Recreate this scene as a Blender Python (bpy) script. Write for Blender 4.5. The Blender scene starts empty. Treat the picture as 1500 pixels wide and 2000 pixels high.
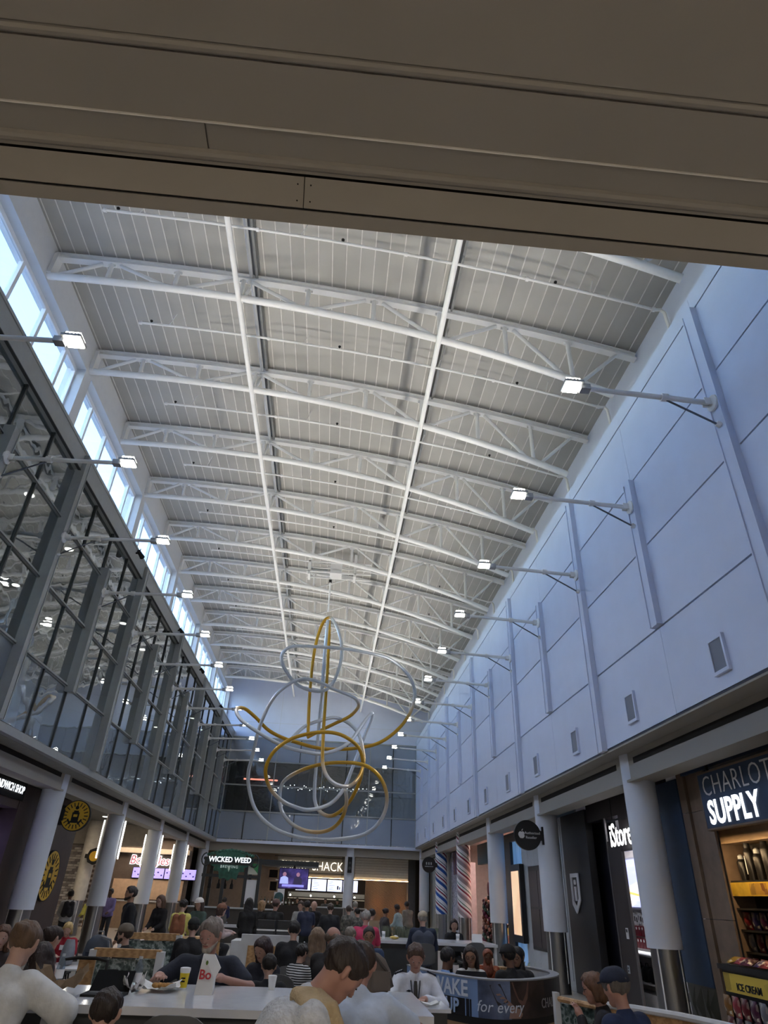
import bpy, math, random
import numpy as np
from mathutils import Matrix, Vector

# ---------------------------------------------------------------- camera, sky, exposure
S = bpy.context.scene
COL = S.collection
cam_data = bpy.data.cameras.new('camera')
cam = bpy.data.objects.new('camera', cam_data)
COL.objects.link(cam)
S.camera = cam
cam_data.sensor_fit = 'VERTICAL'
cam_data.sensor_height = 36.0
cam_data.lens = 1233.52 / 2000 * 36.0
cam_data.clip_end = 300
RIGHT = Vector((0.99576394, -0.0839515, 0.03750093))
DOWN = Vector((0.07571652, 0.51730125, -0.85244731))
FWD = Vector((0.05216495, 0.85167574, 0.52146645))
cam.matrix_world = Matrix(((RIGHT.x, -DOWN.x, -FWD.x, 0), (RIGHT.y, -DOWN.y, -FWD.y, 0),
                           (RIGHT.z, -DOWN.z, -FWD.z, 1.65), (0, 0, 0, 1)))

world = bpy.data.worlds.new('world')
S.world = world
world.use_nodes = True
wn = world.node_tree.nodes
wl = world.node_tree.links
wn.clear()
w_out = wn.new('ShaderNodeOutputWorld')
w_bg = wn.new('ShaderNodeBackground')
w_sky = wn.new('ShaderNodeTexSky')
w_sky.sky_type = 'NISHITA'
w_sky.sun_disc = False
w_sky.sun_elevation = math.radians(50)
w_sky.sun_rotation = math.radians(120)
w_sky.air_density = 1.0
w_sky.dust_density = 0.6
w_sky.ozone_density = 3.0
w_bg.inputs['Strength'].default_value = SKY_STRENGTH = 0.72
wl.new(w_sky.outputs[0], w_bg.inputs[0])
wl.new(w_bg.outputs[0], w_out.inputs[0])

S.view_settings.view_transform = 'Standard'
S.view_settings.look = 'None'
S.view_settings.gamma = 1.0
S.view_settings.exposure = 0.82
S.view_settings.use_curve_mapping = False
S.cycles.max_bounces = 6
S.cycles.diffuse_bounces = 3
S.cycles.glossy_bounces = 3
S.cycles.transparent_max_bounces = 24
S.cycles.sample_clamp_indirect = 4.0
HALL_LAMP_DOWN = 25.0
CONCOURSE_W = 78.0
ADDED_LAMP_UP = 24.0
S.cycles.use_adaptive_sampling = True
S.cycles.adaptive_threshold = 0.15
S.cycles.adaptive_min_samples = 10

# ---------------------------------------------------------------- materials
def lin(c):
    return tuple(((v / 255 / 12.92) if v / 255 <= 0.04045 else ((v / 255 + 0.055) / 1.055) ** 2.4) for v in c)

MATS = {}
def mat(name, rgb, rough=0.6, metal=0.0, var=0.08, scale=6.0, emit=0.0, spec=0.5, bump=0.0, bscale=40.0, stretch=None, emit_rgb=None, sheen=0.0):
    """Principled material with a little procedural variation in its colour; rgb in sRGB 0-255."""
    if name in MATS:
        return MATS[name]
    m = bpy.data.materials.new(name)
    m.use_nodes = True
    n, l = m.node_tree.nodes, m.node_tree.links
    b = n['Principled BSDF']
    base = lin(rgb)
    b.inputs['Roughness'].default_value = rough
    b.inputs['Metallic'].default_value = metal
    b.inputs['Specular IOR Level'].default_value = spec
    tc = n.new('ShaderNodeTexCoord')
    src = tc.outputs['Object']
    if stretch:
        mp = n.new('ShaderNodeMapping')
        mp.inputs['Scale'].default_value = stretch
        l.new(src, mp.inputs[0])
        src = mp.outputs[0]
    no = n.new('ShaderNodeTexNoise')
    no.inputs['Scale'].default_value = scale
    no.inputs['Detail'].default_value = 3.0
    l.new(src, no.inputs['Vector'])
    rp = n.new('ShaderNodeValToRGB')
    rp.color_ramp.elements[0].position = 0.3
    rp.color_ramp.elements[1].position = 0.7
    rp.color_ramp.elements[0].color = (*[max(0, v * (1 - var)) for v in base], 1)
    rp.color_ramp.elements[1].color = (*[min(1, v * (1 + var)) for v in base], 1)
    l.new(no.outputs[0], rp.inputs[0])
    l.new(rp.outputs[0], b.inputs['Base Color'])
    if emit:
        b.inputs['Emission Color'].default_value = (*lin(emit_rgb or rgb), 1)
        b.inputs['Emission Strength'].default_value = emit
    if bump:
        n2 = n.new('ShaderNodeTexNoise')
        n2.inputs['Scale'].default_value = bscale
        l.new(src, n2.inputs['Vector'])
        bp = n.new('ShaderNodeBump')
        bp.inputs['Strength'].default_value = bump
        bp.inputs['Distance'].default_value = 0.02
        l.new(n2.outputs[0], bp.inputs['Height'])
        l.new(bp.outputs[0], b.inputs['Normal'])
    MATS[name] = m
    return m

def glass_mat(name, tint=(235, 240, 240), ior=1.5, wave=0.0, rough=0.01, haze=0.0, haze_rgb=(120, 130, 140), refl=1.0):
    """Thin pane: clear transmission, Fresnel reflection, optional ripple, frit haze and painted-in reflection haze."""
    if name in MATS:
        return MATS[name]
    m = bpy.data.materials.new(name)
    m.use_nodes = True
    n, l = m.node_tree.nodes, m.node_tree.links
    n.clear()
    out = n.new('ShaderNodeOutputMaterial')
    tr = n.new('ShaderNodeBsdfTransparent')
    tr.inputs[0].default_value = (*lin(tint), 1)
    gl = n.new('ShaderNodeBsdfGlossy')
    gl.inputs['Roughness'].default_value = rough
    gl.inputs[0].default_value = (0.9, 0.95, 1.0, 1)
    fr = n.new('ShaderNodeFresnel')
    fr.inputs[0].default_value = ior
    mul = n.new('ShaderNodeMath')
    mul.operation = 'MULTIPLY'
    mul.use_clamp = True
    mul.inputs[1].default_value = refl
    ge = n.new('ShaderNodeNewGeometry')       # reflect on the outer face only: no trapped light inside the pane
    inv = n.new('ShaderNodeMath')
    inv.operation = 'SUBTRACT'
    inv.inputs[0].default_value = 1.0
    l.new(ge.outputs['Backfacing'], inv.inputs[1])
    m0 = n.new('ShaderNodeMath')
    m0.operation = 'MULTIPLY'
    l.new(fr.outputs[0], m0.inputs[0])
    l.new(inv.outputs[0], m0.inputs[1])
    l.new(m0.outputs[0], mul.inputs[0])
    if wave:
        tc = n.new('ShaderNodeTexCoord')
        no = n.new('ShaderNodeTexNoise')
        no.inputs['Scale'].default_value = 1.1
        l.new(tc.outputs['Object'], no.inputs['Vector'])
        bp = n.new('ShaderNodeBump')
        bp.inputs['Strength'].default_value = wave
        bp.inputs['Distance'].default_value = 0.05
        l.new(no.outputs[0], bp.inputs['Height'])
        l.new(bp.outputs[0], gl.inputs['Normal'])
    mx = n.new('ShaderNodeMixShader')
    l.new(mul.outputs[0], mx.inputs[0])
    base = tr.outputs[0]
    if haze:
        df = n.new('ShaderNodeBsdfDiffuse')
        df.inputs[0].default_value = (*lin(haze_rgb), 1)
        m2 = n.new('ShaderNodeMixShader')
        m2.inputs[0].default_value = haze
        l.new(tr.outputs[0], m2.inputs[1])
        l.new(df.outputs[0], m2.inputs[2])
        base = m2.outputs[0]
    l.new(base, mx.inputs[1])
    l.new(gl.outputs[0], mx.inputs[2])
    l.new(mx.outputs[0], out.inputs[0])
    MATS[name] = m
    return m

def pattern_mat(name, kind, cols, scale=5.0, rough=0.6, emit=0.0, stretch=(1, 1, 1), rot=(0, 0, 0)):
    """Printed surfaces: 'wave' stripes, 'voronoi' patches, 'noise' foliage or marble, all procedural."""
    if name in MATS:
        return MATS[name]
    m = bpy.data.materials.new(name)
    m.use_nodes = True
    n, l = m.node_tree.nodes, m.node_tree.links
    b = n['Principled BSDF']
    b.inputs['Roughness'].default_value = rough
    tc = n.new('ShaderNodeTexCoord')
    mp = n.new('ShaderNodeMapping')
    mp.inputs['Scale'].default_value = stretch
    mp.inputs['Rotation'].default_value = rot
    l.new(tc.outputs['Object'], mp.inputs[0])
    if kind == 'wave':
        t = n.new('ShaderNodeTexWave')
        t.inputs['Distortion'].default_value = 0.0
        o = t.outputs['Fac']
    elif kind == 'wood':
        t = n.new('ShaderNodeTexWave')
        t.inputs['Distortion'].default_value = 6.0
        t.inputs['Detail'].default_value = 3.0
        t.inputs['Detail Scale'].default_value = 1.5
        o = t.outputs['Fac']
    elif kind == 'voronoi':
        t = n.new('ShaderNodeTexVoronoi')
        o = t.outputs['Color']
    elif kind == 'dots':
        t = n.new('ShaderNodeTexVoronoi')
        o = t.outputs['Distance']
    else:
        t = n.new('ShaderNodeTexNoise')
        t.inputs['Detail'].default_value = 6.0
        o = t.outputs[0]
    t.inputs['Scale'].default_value = scale
    l.new(mp.outputs[0], t.inputs['Vector'])
    rp = n.new('ShaderNodeValToRGB')
    rp.color_ramp.interpolation = 'CONSTANT' if kind in ('dots',) else 'LINEAR'
    e = rp.color_ramp.elements
    while len(e) < len(cols):
        e.new(0.5)
    for i, (p, c) in enumerate(cols):
        e[i].position = p
        e[i].color = (*lin(c), 1)
    l.new(o, rp.inputs[0])
    l.new(rp.outputs[0], b.inputs['Base Color'])
    if emit:
        l.new(rp.outputs[0], b.inputs['Emission Color'])
        b.inputs['Emission Strength'].default_value = emit
    MATS[name] = m
    return m

# ---------------------------------------------------------------- mesh helpers
class MB:
    """Collects shapes and builds them as one mesh."""
    def __init__(s):
        s.v, s.f = [], []
    def add(s, vs, fs):
        k = len(s.v)
        s.v += [tuple(p) for p in vs]
        s.f += [tuple(i + k for i in f) for f in fs]
        return s
    def box(s, x0, x1, y0, y1, z0, z1, M=None):
        vs = [(x0, y0, z0), (x1, y0, z0), (x1, y1, z0), (x0, y1, z0), (x0, y0, z1), (x1, y0, z1), (x1, y1, z1), (x0, y1, z1)]
        if M is not None:
            vs = [M @ Vector(p) for p in vs]
        return s.add(vs, [(0, 3, 2, 1), (4, 5, 6, 7), (0, 1, 5, 4), (1, 2, 6, 5), (2, 3, 7, 6), (3, 0, 4, 7)])
    def cyl(s, p0, p1, r0, r1=None, n=12, caps=True):
        r1 = r0 if r1 is None else r1
        p0, p1 = Vector(p0), Vector(p1)
        d = (p1 - p0).normalized()
        a = d.orthogonal().normalized()
        b = d.cross(a)
        vs = []
        for p, r in ((p0, r0), (p1, r1)):
            for i in range(n):
                t = 2 * math.pi * i / n
                vs.append(p + (a * math.cos(t) + b * math.sin(t)) * r)
        fs = [(i, (i + 1) % n, n + (i + 1) % n, n + i) for i in range(n)]
        if caps:
            fs += [tuple(range(n - 1, -1, -1)), tuple(range(n, 2 * n))]
        return s.add(vs, fs)
    def tube(s, pts, r, n=8, closed=False):
        pts = [Vector(p) for p in pts]
        m = len(pts)
        rs = r if isinstance(r, (list, tuple)) else [r] * m
        up = None
        vs = []
        for i, p in enumerate(pts):
            if closed:
                d = (pts[(i + 1) % m] - pts[i - 1]).normalized()
            else:
                d = (pts[min(i + 1, m - 1)] - pts[max(i - 1, 0)]).normalized()
            if up is None:
                up = d.orthogonal().normalized()
            up = (up - d * up.dot(d)).normalized()
            b = d.cross(up)
            for k in range(n):
                t = 2 * math.pi * k / n
                vs.append(p + (up * math.cos(t) + b * math.sin(t)) * rs[i])
        fs = []
        for i in range(m if closed else m - 1):
            j = (i + 1) % m
            for k in range(n):
                fs.append((i * n + k, i * n + (k + 1) % n, j * n + (k + 1) % n, j * n + k))
        if not closed:
            fs += [tuple(range(n - 1, -1, -1)), tuple(range((m - 1) * n, m * n))]
        return s.add(vs, fs)
    def prism(s, poly, M, depth):
        """poly: 2D outline (x, y) in M's XY plane, extruded along M's +Z by depth."""
        n = len(poly)
        vs = [M @ Vector((x, y, 0)) for x, y in poly] + [M @ Vector((x, y, depth)) for x, y in poly]
        fs = [tuple(range(n - 1, -1, -1)), tuple(range(n, 2 * n))] + [(i, (i + 1) % n, n + (i + 1) % n, n + i) for i in range(n)]
        return s.add(vs, fs)
    def ball(s, c, r, nu=12, nv=8):
        rx, ry, rz = r if isinstance(r, (list, tuple)) else (r, r, r)
        vs = [(c[0], c[1], c[2] - rz)]
        for j in range(1, nv):
            ph = -math.pi / 2 + math.pi * j / nv
            for i in range(nu):
                t = 2 * math.pi * i / nu
                vs.append((c[0] + rx * math.cos(ph) * math.cos(t), c[1] + ry * math.cos(ph) * math.sin(t), c[2] + rz * math.sin(ph)))
        vs.append((c[0], c[1], c[2] + rz))
        fs = [(0, 1 + (i + 1) % nu, 1 + i) for i in range(nu)]
        for j in range(nv - 2):
            for i in range(nu):
                a, b = 1 + j * nu + i, 1 + j * nu + (i + 1) % nu
                fs.append((a, b, b + nu, a + nu))
        top, k = len(vs) - 1, 1 + (nv - 2) * nu
        fs += [(k + i, k + (i + 1) % nu, top) for i in range(nu)]
        return s.add(vs, fs)
    def lathe(s, prof, n=20, M=None, caps=True):
        """prof: list of (r, z); revolved about Z."""
        vs = []
        for r, z in prof:
            for i in range(n):
                t = 2 * math.pi * i / n
                p = Vector((r * math.cos(t), r * math.sin(t), z))
                vs.append(M @ p if M is not None else p)
        m = len(prof)
        fs = [(j * n + i, j * n + (i + 1) % n, (j + 1) * n + (i + 1) % n, (j + 1) * n + i) for j in range(m - 1) for i in range(n)]
        if caps:
            fs += [tuple(range(n - 1, -1, -1)), tuple(range((m - 1) * n, m * n))]
        return s.add(vs, fs)
    def mesh(s, name, material=None, smooth=False):
        me = bpy.data.meshes.new(name)
        me.from_pydata(s.v, [], s.f)
        me.update()
        if material is not None:
            me.materials.append(material)
        if smooth:
            me.polygons.foreach_set('use_smooth', [True] * len(me.polygons))
            try:
                me.set_sharp_from_angle(angle=math.radians(40))
            except Exception:
                pass
        return me
    def obj(s, name, material, parent=None, smooth=False, loc=None):
        return link(name, s.mesh(name, material, smooth), parent, loc)

def link(name, data, parent=None, loc=None, M=None):
    o = bpy.data.objects.new(name, data)
    COL.objects.link(o)
    if parent is not None:
        o.parent = parent
    if M is not None:
        o.matrix_local = M
    elif loc is not None:
        o.location = loc
    return o

def tag(o, label=None, cat=None, group=None, kind=None):
    if label: o['label'] = label
    if cat: o['category'] = cat
    if group: o['group'] = group
    if kind: o['kind'] = kind
    return o

def thing(name, label, cat, loc=(0, 0, 0), rz=0.0, group=None):
    o = bpy.data.objects.new(name, None)
    COL.objects.link(o)
    o.location = loc
    o.rotation_euler = (0, 0, rz)
    o.empty_display_size = 0.1
    return tag(o, label, cat, group)

def copy_tree(o, parent=None):
    c = o.copy()
    COL.objects.link(c)
    c.parent = parent
    for ch in list(o.children):
        copy_tree(ch, c)
    return c

def basis(loc, x, y):
    x, y = Vector(x).normalized(), Vector(y).normalized()
    z = x.cross(y)
    return Matrix(((x.x, y.x, z.x, loc[0]), (x.y, y.y, z.y, loc[1]), (x.z, y.z, z.z, loc[2]), (0, 0, 0, 1)))

FACE_CAM = ((1, 0, 0), (0, 0, 1))     # a surface that faces -Y
FACE_HALL_R = ((0, -1, 0), (0, 0, 1))  # on the right side, facing -X
FACE_HALL_L = ((0, 1, 0), (0, 0, 1))   # on the left side, facing +X

def text_mesh(s, size, extrude=0.004, bold=0.0, shear=0.0, align='CENTER', spacing=1.0):
    cu = bpy.data.curves.new('lettering', 'FONT')
    cu.body = s
    cu.size = size
    cu.extrude = extrude
    cu.offset = bold
    cu.shear = shear
    cu.align_x = align
    cu.align_y = 'CENTER'
    cu.space_character = spacing
    cu.resolution_u = 3
    o = bpy.data.objects.new('lettering', cu)
    COL.objects.link(o)
    dg = bpy.context.evaluated_depsgraph_get()
    me = bpy.data.meshes.new_from_object(o.evaluated_get(dg))
    bpy.data.objects.remove(o)
    bpy.data.curves.remove(cu)
    return me

def text(name, s, size, loc, face, material, parent, extrude=0.004, bold=0.0, shear=0.0, align='CENTER', spacing=1.0, sx=1.0):
    me = text_mesh(s, size, extrude, bold, shear, align, spacing)
    me.materials.clear()
    me.materials.append(material)
    M = basis(loc, *face)
    if sx != 1.0:
        M = M @ Matrix.Diagonal((sx, 1, 1, 1))
    o = link(name, me, parent)
    o.matrix_local = M if parent is None else Matrix.Translation(-parent.location) @ M if parent.type == 'EMPTY' and parent.rotation_euler[2] == 0 else M
    return o

ORD = ['first', 'second', 'third', 'fourth', 'fifth', 'sixth', 'seventh', 'eighth', 'ninth', 'tenth', 'eleventh', 'twelfth', 'thirteenth', 'fourteenth']
rng = random.Random(7)

def area_light(name, parent, loc, rot, w, h, power, rgb=(255, 244, 230), spread=None):
    ld = bpy.data.lights.new(name, 'AREA')
    ld.shape = 'RECTANGLE'
    ld.size, ld.size_y = w, h
    ld.energy = power
    ld.color = lin(rgb)
    if spread:
        ld.spread = spread
    o = bpy.data.objects.new(name, ld)
    COL.objects.link(o)
    o.parent = parent
    o.location = loc
    o.rotation_euler = rot
    return o

# colours of the place
M_WALL = mat('white_wall_panel', (208, 217, 238), 0.45, var=0.02, scale=2)
M_WALLBACK = mat('dark_wall_joint', (70, 74, 84), 0.8)
M_STEEL = mat('white_painted_steel', (236, 236, 234), 0.4, var=0.03, scale=3)
M_DECK = mat('grey_white_roof_deck', (168, 167, 162), 0.6, var=0.05, scale=1.5)
M_FRAME = mat('grey_window_frame', (150, 154, 154), 0.4, var=0.04)
M_FRAMEDK = mat('dark_window_gasket', (52, 56, 58), 0.5)
M_COLUMN = mat('off_white_column_paint', (208, 214, 224), 0.5, var=0.03, scale=2)
M_SOFFIT = mat('grey_soffit_paint', (158, 154, 145), 0.7, var=0.03, scale=1)
M_HEADER = mat('taupe_header_panel', (150, 145, 138), 0.55, var=0.03, scale=2)
M_BLACK = mat('black_gap', (12, 12, 12), 0.8)
M_STAINLESS = mat('brushed_stainless', (150, 152, 154), 0.32, 1.0, var=0.12, scale=30, stretch=(8, 8, 0.1))
M_FLOOR = mat('grey_terrazzo', (168, 164, 158), 0.25, var=0.12, scale=60)
M_GLASS = glass_mat('curtain_wall_glass', (200, 208, 208), 1.55, wave=0.14, refl=2.2, haze=.08, haze_rgb=(150,155,158))
M_GLASSLOW = glass_mat('fritted_lower_glass', (165, 175, 180), 1.55, wave=0.12, refl=2.0, haze=0.45, haze_rgb=(165, 174, 182))
M_GLASSFAR = glass_mat('far_wall_glass', (190, 198, 205), 1.6, wave=0.2, refl=1.6)
M_CLEAR = glass_mat('clear_pane', (245, 248, 250), 1.3)
M_BLUEPANE = glass_mat('sky_window_pane', (246, 249, 252), 1.25)
M_LAMP = mat('lamp_led', (255, 250, 238), 0.5, var=0, emit=9.0)
M_LAMPBODY = mat('lamp_housing_grey', (165, 168, 170), 0.4, 0.3)
# ================================================================ THE HALL
BAY = 3.05
Y0 = 6.95                                   # first lamp and pilaster line
FAR = 43.55
YS = [Y0 + BAY * k for k in range(-1, 13)]  # 3.9 ... 43.55
def zt(x):                                  # centre of the truss top chord across the hall
    return float(np.interp(x, XT_, ZT_))
XT_ = np.linspace(-7.4, 6.4, 40)
ZT_ = np.polyval(np.polyfit([-7.3, -5, -2.85, 0, 1.6, 3.39, 5.16, 6.15], [13.98, 13.96, 13.84, 13.58, 13.37, 13.03, 12.67, 12.42], 3), XT_)
ZB_ = np.polyval(np.polyfit([-7.24, -4.85, -2.87, 0.07, 1.71, 3.32, 4.44, 5.48], [13.33, 13.29, 13.18, 12.78, 12.40, 11.99, 11.63, 11.21], 3), XT_)
def zb(x):
    return float(np.interp(x, XT_, ZB_))

# ---- floor
fl = MB().box(-22, 22, -14, 56, -0.2, 0).obj('floor', M_FLOOR)
tag(fl, 'grey terrazzo floor of the food hall', kind='structure')

# ---- ceiling: a curved deck of long planks
ce = MB()
N = 44
xs = [-7.45 + (13.85) * i / N for i in range(N + 1)]
for i in range(N):
    a, b = xs[i], xs[i + 1]
    za, zb2 = zt(a) + 0.2, zt(b) + 0.2
    ce.add([(a, 1.7, za), (b, 1.7, zb2), (b, FAR + .3, zb2), (a, FAR + .3, za), (a, 1.7, za + .15), (b, 1.7, zb2 + .15), (b, FAR + .3, zb2 + .15), (a, FAR + .3, za + .15)],
           [(0, 3, 2, 1), (4, 5, 6, 7), (0, 1, 5, 4), (1, 2, 6, 5), (2, 3, 7, 6), (3, 0, 4, 7)])
ceiling = ce.obj('ceiling', M_DECK)
tag(ceiling, 'curved grey white plank roof over the hall', kind='structure')
for i in range(N):
    a, b = xs[i] + 0.0005, xs[i + 1] - 0.0005
    za, zb2 = zt(a) + 0.2, zt(b) + 0.2
    m = MB()
    m.add([(a, 1.8, za - .03), (b, 1.8, zb2 - .03), (b, FAR, zb2 - .03), (a, FAR, za - .03), (a, 1.8, za), (b, 1.8, zb2), (b, FAR, zb2), (a, FAR, za)],
          [(0, 3, 2, 1), (4, 5, 6, 7), (0, 1, 5, 4), (1, 2, 6, 5), (2, 3, 7, 6), (3, 0, 4, 7)])
    m.obj('plank', M_DECK if i % 3 else mat('grey_white_roof_deck_b', (162, 161, 156), 0.6, var=0.05, scale=1.5), ceiling)
    if i:
        MB().box(a - .011, a + .011, 1.8, FAR, za - .042, za - .03).obj('seam_batten', mat('pale_seam_batten', (214, 213, 208), .5), ceiling)

# ---- right wall: panels in rows, pilasters, strip, recessed upper wall
XR = 5.5
wr = MB().box(XR + .06, XR + .3, -1.0, FAR + .3, 4.33, 10.66)
wr.box(XR, XR + .3, -1.0, FAR, 4.33, 4.36)
wall_right = wr.obj('wall_right', M_WALLBACK)
tag(wall_right, 'white panelled right wall above the shops', kind='structure')
ROWS = [4.36, 5.85, 7.41, 8.87, 10.32]
me_cache = {}
for j in range(4):
    z0, z1 = ROWS[j], ROWS[j + 1]
    me = MB().box(0, .06, .004, BAY - .004, z0 + .016, z1 - .016).mesh('wall_panel', M_WALL)
    for k in range(-2, 13):
        y = Y0 + BAY * (k - 1)
        link('wall_panel', me, wall_right, (XR, y, 0))
me = MB().box(0, .06, .002, BAY - .002, 10.336, 10.64).mesh('wall_strip', M_WALL)
for k in range(-2, 13):
    link('wall_strip', me, wall_right, (XR, Y0 + BAY * (k - 1), 0))
for k in range(-1, 13):
    y = Y0 + BAY * k
    if y > FAR - 1: continue
    m = MB()
    za, zb2 = (4.34, 10.3) if k % 2 == 0 else (5.87, 8.86)
    m.box(XR - .09, XR + .02, y - .135, y + .135, za, zb2)
    m.box(XR - .11, XR - .09, y - .135, y - .11, za, zb2)
    m.box(XR - .11, XR - .09, y + .11, y + .135, za, zb2)
    m.obj('pilaster', M_WALL, wall_right)
MB().box(XR + .02, 6.4, 1.0, FAR, 10.64, 10.72).obj('wall_cap', M_WALL, wall_right)
MB().box(6.25, 6.45, 1.0, FAR, 10.72, 12.78).obj('upper_wall', M_WALL, wall_right)

# ---- left curtain wall
XL = -6.62
LROWS = [4.36, 5.80, 7.30, 8.80, 10.08]
wl_ = MB().box(XL - .12, XL + .04, -1.0, FAR, 4.2, 4.36)
wl_.box(XL - .12, XL + .10, -1.0, FAR, 10.10, 10.58)
wl_.box(-7.9, XL + .12, -1.0, FAR, 10.58, 10.66)
wall_left = wl_.obj('wall_left', M_FRAME)
tag(wall_left, 'grey framed glass curtain wall along the left side', kind='structure')
MB().box(XL + .06, XL + .125, -1, FAR, 10.085, 10.105).obj('gasket_line', M_FRAMEDK, wall_left)
for j in range(1, 4):
    MB().box(XL - .06, XL + .045, -1, FAR, LROWS[j] - .035, LROWS[j] + .035).obj('transom', M_FRAME, wall_left)
    MB().box(XL + .045, XL + .05, -1, FAR, LROWS[j] - .03, LROWS[j] - .005).obj('transom_gasket', M_FRAMEDK, wall_left)
half = BAY / 2
me_m = MB().box(XL - .06, XL + .04, -.022, .022, 4.36, 10.1).mesh('mullion', M_FRAMEDK)
for k in range(0, 27):
    y = Y0 - BAY + half * k
    if k % 2 or y > FAR - 1:
        if y < FAR: link('mullion', me_m, wall_left, (0, y, 0))
for k in range(-1, 12):
    y = Y0 + BAY * k
    m = MB()
    za, zb2 = (4.34, 10.52) if k % 2 == 0 else (5.66, 9.0)
    m.box(XL - .02, XL + .2, y - .12, y + .12, za, zb2)
    m.box(XL + .2, XL + .215, y - .12, y - .09, za, zb2)
    m.box(XL + .2, XL + .215, y + .09, y + .12, za, zb2)
    m.obj('pilaster', M_FRAME, wall_left)
    if k % 2:
        link('mullion', me_m, wall_left, (0, y, 0))
for j in range(4):
    me = MB().box(XL - .012, XL, .02, half - .02, LROWS[j] + .03, LROWS[j + 1] - .03).mesh('pane', M_GLASSLOW if j == 0 else M_GLASS)
    for k in range(0, 26):
        link('pane', me, wall_left, (0, Y0 - BAY + half * k, 0))

# ---- clerestory over the left wall: one long window unit between each pair of piers
XC, XG = -7.2, -7.48
cw = MB().box(XC - .5, XC, -1, FAR, 13.2, 14.35)
for k in range(-2, 13, 2):
    y = Y0 + BAY * k
    cw.box(XC - .5, XC, y - .2, y + .2, 10.6, 13.2)
clere = cw.obj('wall_clerestory', mat('white_clerestory_plaster', (214, 216, 218), 0.6, var=0.02))
tag(clere, 'white clerestory wall above the left glazing', kind='structure')
def clere_window():
    r = bpy.data.objects.new('window_1', None)
    COL.objects.link(r)
    y0, y1, z0, z1 = .2, 2 * BAY - .2, 10.66, 13.2
    m = MB().box(XG - .05, XG + .05, y0, y1, z0, z0 + .10).box(XG - .05, XG + .05, y0, y1, z1 - .13, z1)
    m.box(XG - .05, XG + .05, y0, y0 + .06, z0 + .10, z1 - .13).box(XG - .05, XG + .05, y1 - .06, y1, z0 + .10, z1 - .13)
    WF = mat('white_window_frame', (240, 242, 244), 0.4, var=0.02)
    m.obj('window_frame', WF, r)
    cut = [y0 + .06, 1.25, 2.55, 3.85, 5.17, y1 - .06]
    for y in cut[1:-1]:
        MB().box(XG - .05, XG + .05, y - .05, y + .05, z0 + .10, z1 - .13).obj('mullion', WF, r)
    for a, b in zip(cut[:-1], cut[1:]):
        MB().box(XG - .006, XG + .006, a + .03, b - .03, z0 + .10, z1 - .13).obj('pane', M_BLUEPANE, r)
    return r
cwin = clere_window()
for i, k in enumerate(range(-2, 12, 2)):
    o = cwin if i == 0 else copy_tree(cwin)
    o.name = 'window_%d' % (i + 1)
    o.location = (0, Y0 + BAY * k, 0)
    tag(o, 'five-pane clerestory window, %s along the roof from the near end' % ORD[i], kind='structure')

# ---- far wall: white above, glass grid below
wf = MB().box(-7.9, 6.5, FAR, FAR + .25, 10.3, 14.4)
wf.box(-7.9, 6.5, FAR - .02, FAR + .2, 4.2, 4.36)
wall_far = wf.obj('wall_far', M_WALL)
tag(wall_far, 'white and glazed end wall at the far end', kind='structure')
FX = [XL + (XR - XL) * i / 8 for i in range(9)]
FROWS = [4.36, 5.92, 7.42, 8.85, 10.3]
for j in range(1, 5):
    MB().box(XL, XR, FAR - .05, FAR + .1, FROWS[j] - .04, FROWS[j] + .04).obj('transom', M_FRAME, wall_far)
for i, x in enumerate(FX):
    MB().box(x - .03, x + .03, FAR - .04, FAR + .1, 4.36, 10.3).obj('mullion', M_FRAMEDK if i % 2 else M_FRAME, wall_far)
for j in range(4):
    me = MB().box(.03, (XR - XL) / 8 - .03, FAR + .02, FAR + .035, FROWS[j] + .04, FROWS[j + 1] - .04).mesh(
        'pane', glass_mat('far_spandrel_painted_haze', (120, 130, 145), 1.6, wave=.15, refl=1.6, haze=.55, haze_rgb=(186, 198, 216)) if j in (0, 3) else M_GLASSFAR)  # pale spandrel tone; haze also paints in the bottom row's window reflections
    for i in range(8):
        link('pane', me, wall_far, (FX[i], 0, 0))
for x in (-3.6, 1.0):
    MB().box(x - .008, x + .008, FAR - .006, FAR, 10.4, 13.4).obj('joint_cover', mat('pale_joint_cover', (196, 200, 206), .6), wall_far)
MB().box(-7.2, 6.2, FAR - .006, FAR, 11.28, 11.30).obj('joint_cover', MATS['pale_joint_cover'], wall_far)

# ---- upper rooms behind the glass
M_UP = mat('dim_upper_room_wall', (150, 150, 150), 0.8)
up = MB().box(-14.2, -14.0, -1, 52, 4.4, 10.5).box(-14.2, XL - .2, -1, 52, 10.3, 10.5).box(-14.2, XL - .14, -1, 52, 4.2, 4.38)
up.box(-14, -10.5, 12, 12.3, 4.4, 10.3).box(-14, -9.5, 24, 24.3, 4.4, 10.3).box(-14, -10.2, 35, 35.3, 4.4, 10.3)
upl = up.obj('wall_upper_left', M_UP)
tag(upl, 'dim upper floor room behind the left glazing', kind='structure')
up = MB().box(-14.2, 14.2, 51.8, 52, 4.4, 10.5).box(-14.2, 14.2, FAR + .25, 52, 10.3, 10.5).box(-14.2, 14.2, FAR + .25, 52, 4.2, 4.38)
up.box(-6, -1.5, 47, 47.2, 5.9, 10.3).box(2.4, 5.5, 45.6, 45.8, 7.4, 10.3).box(-1, 1.2, 49, 49.3, 4.4, 10.3).box(14, 14.2, FAR, 52, 4.4, 10.5)
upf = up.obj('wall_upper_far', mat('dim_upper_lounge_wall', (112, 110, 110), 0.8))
tag(upf, 'dark upper lounge behind the far glazing', kind='structure')
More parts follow.
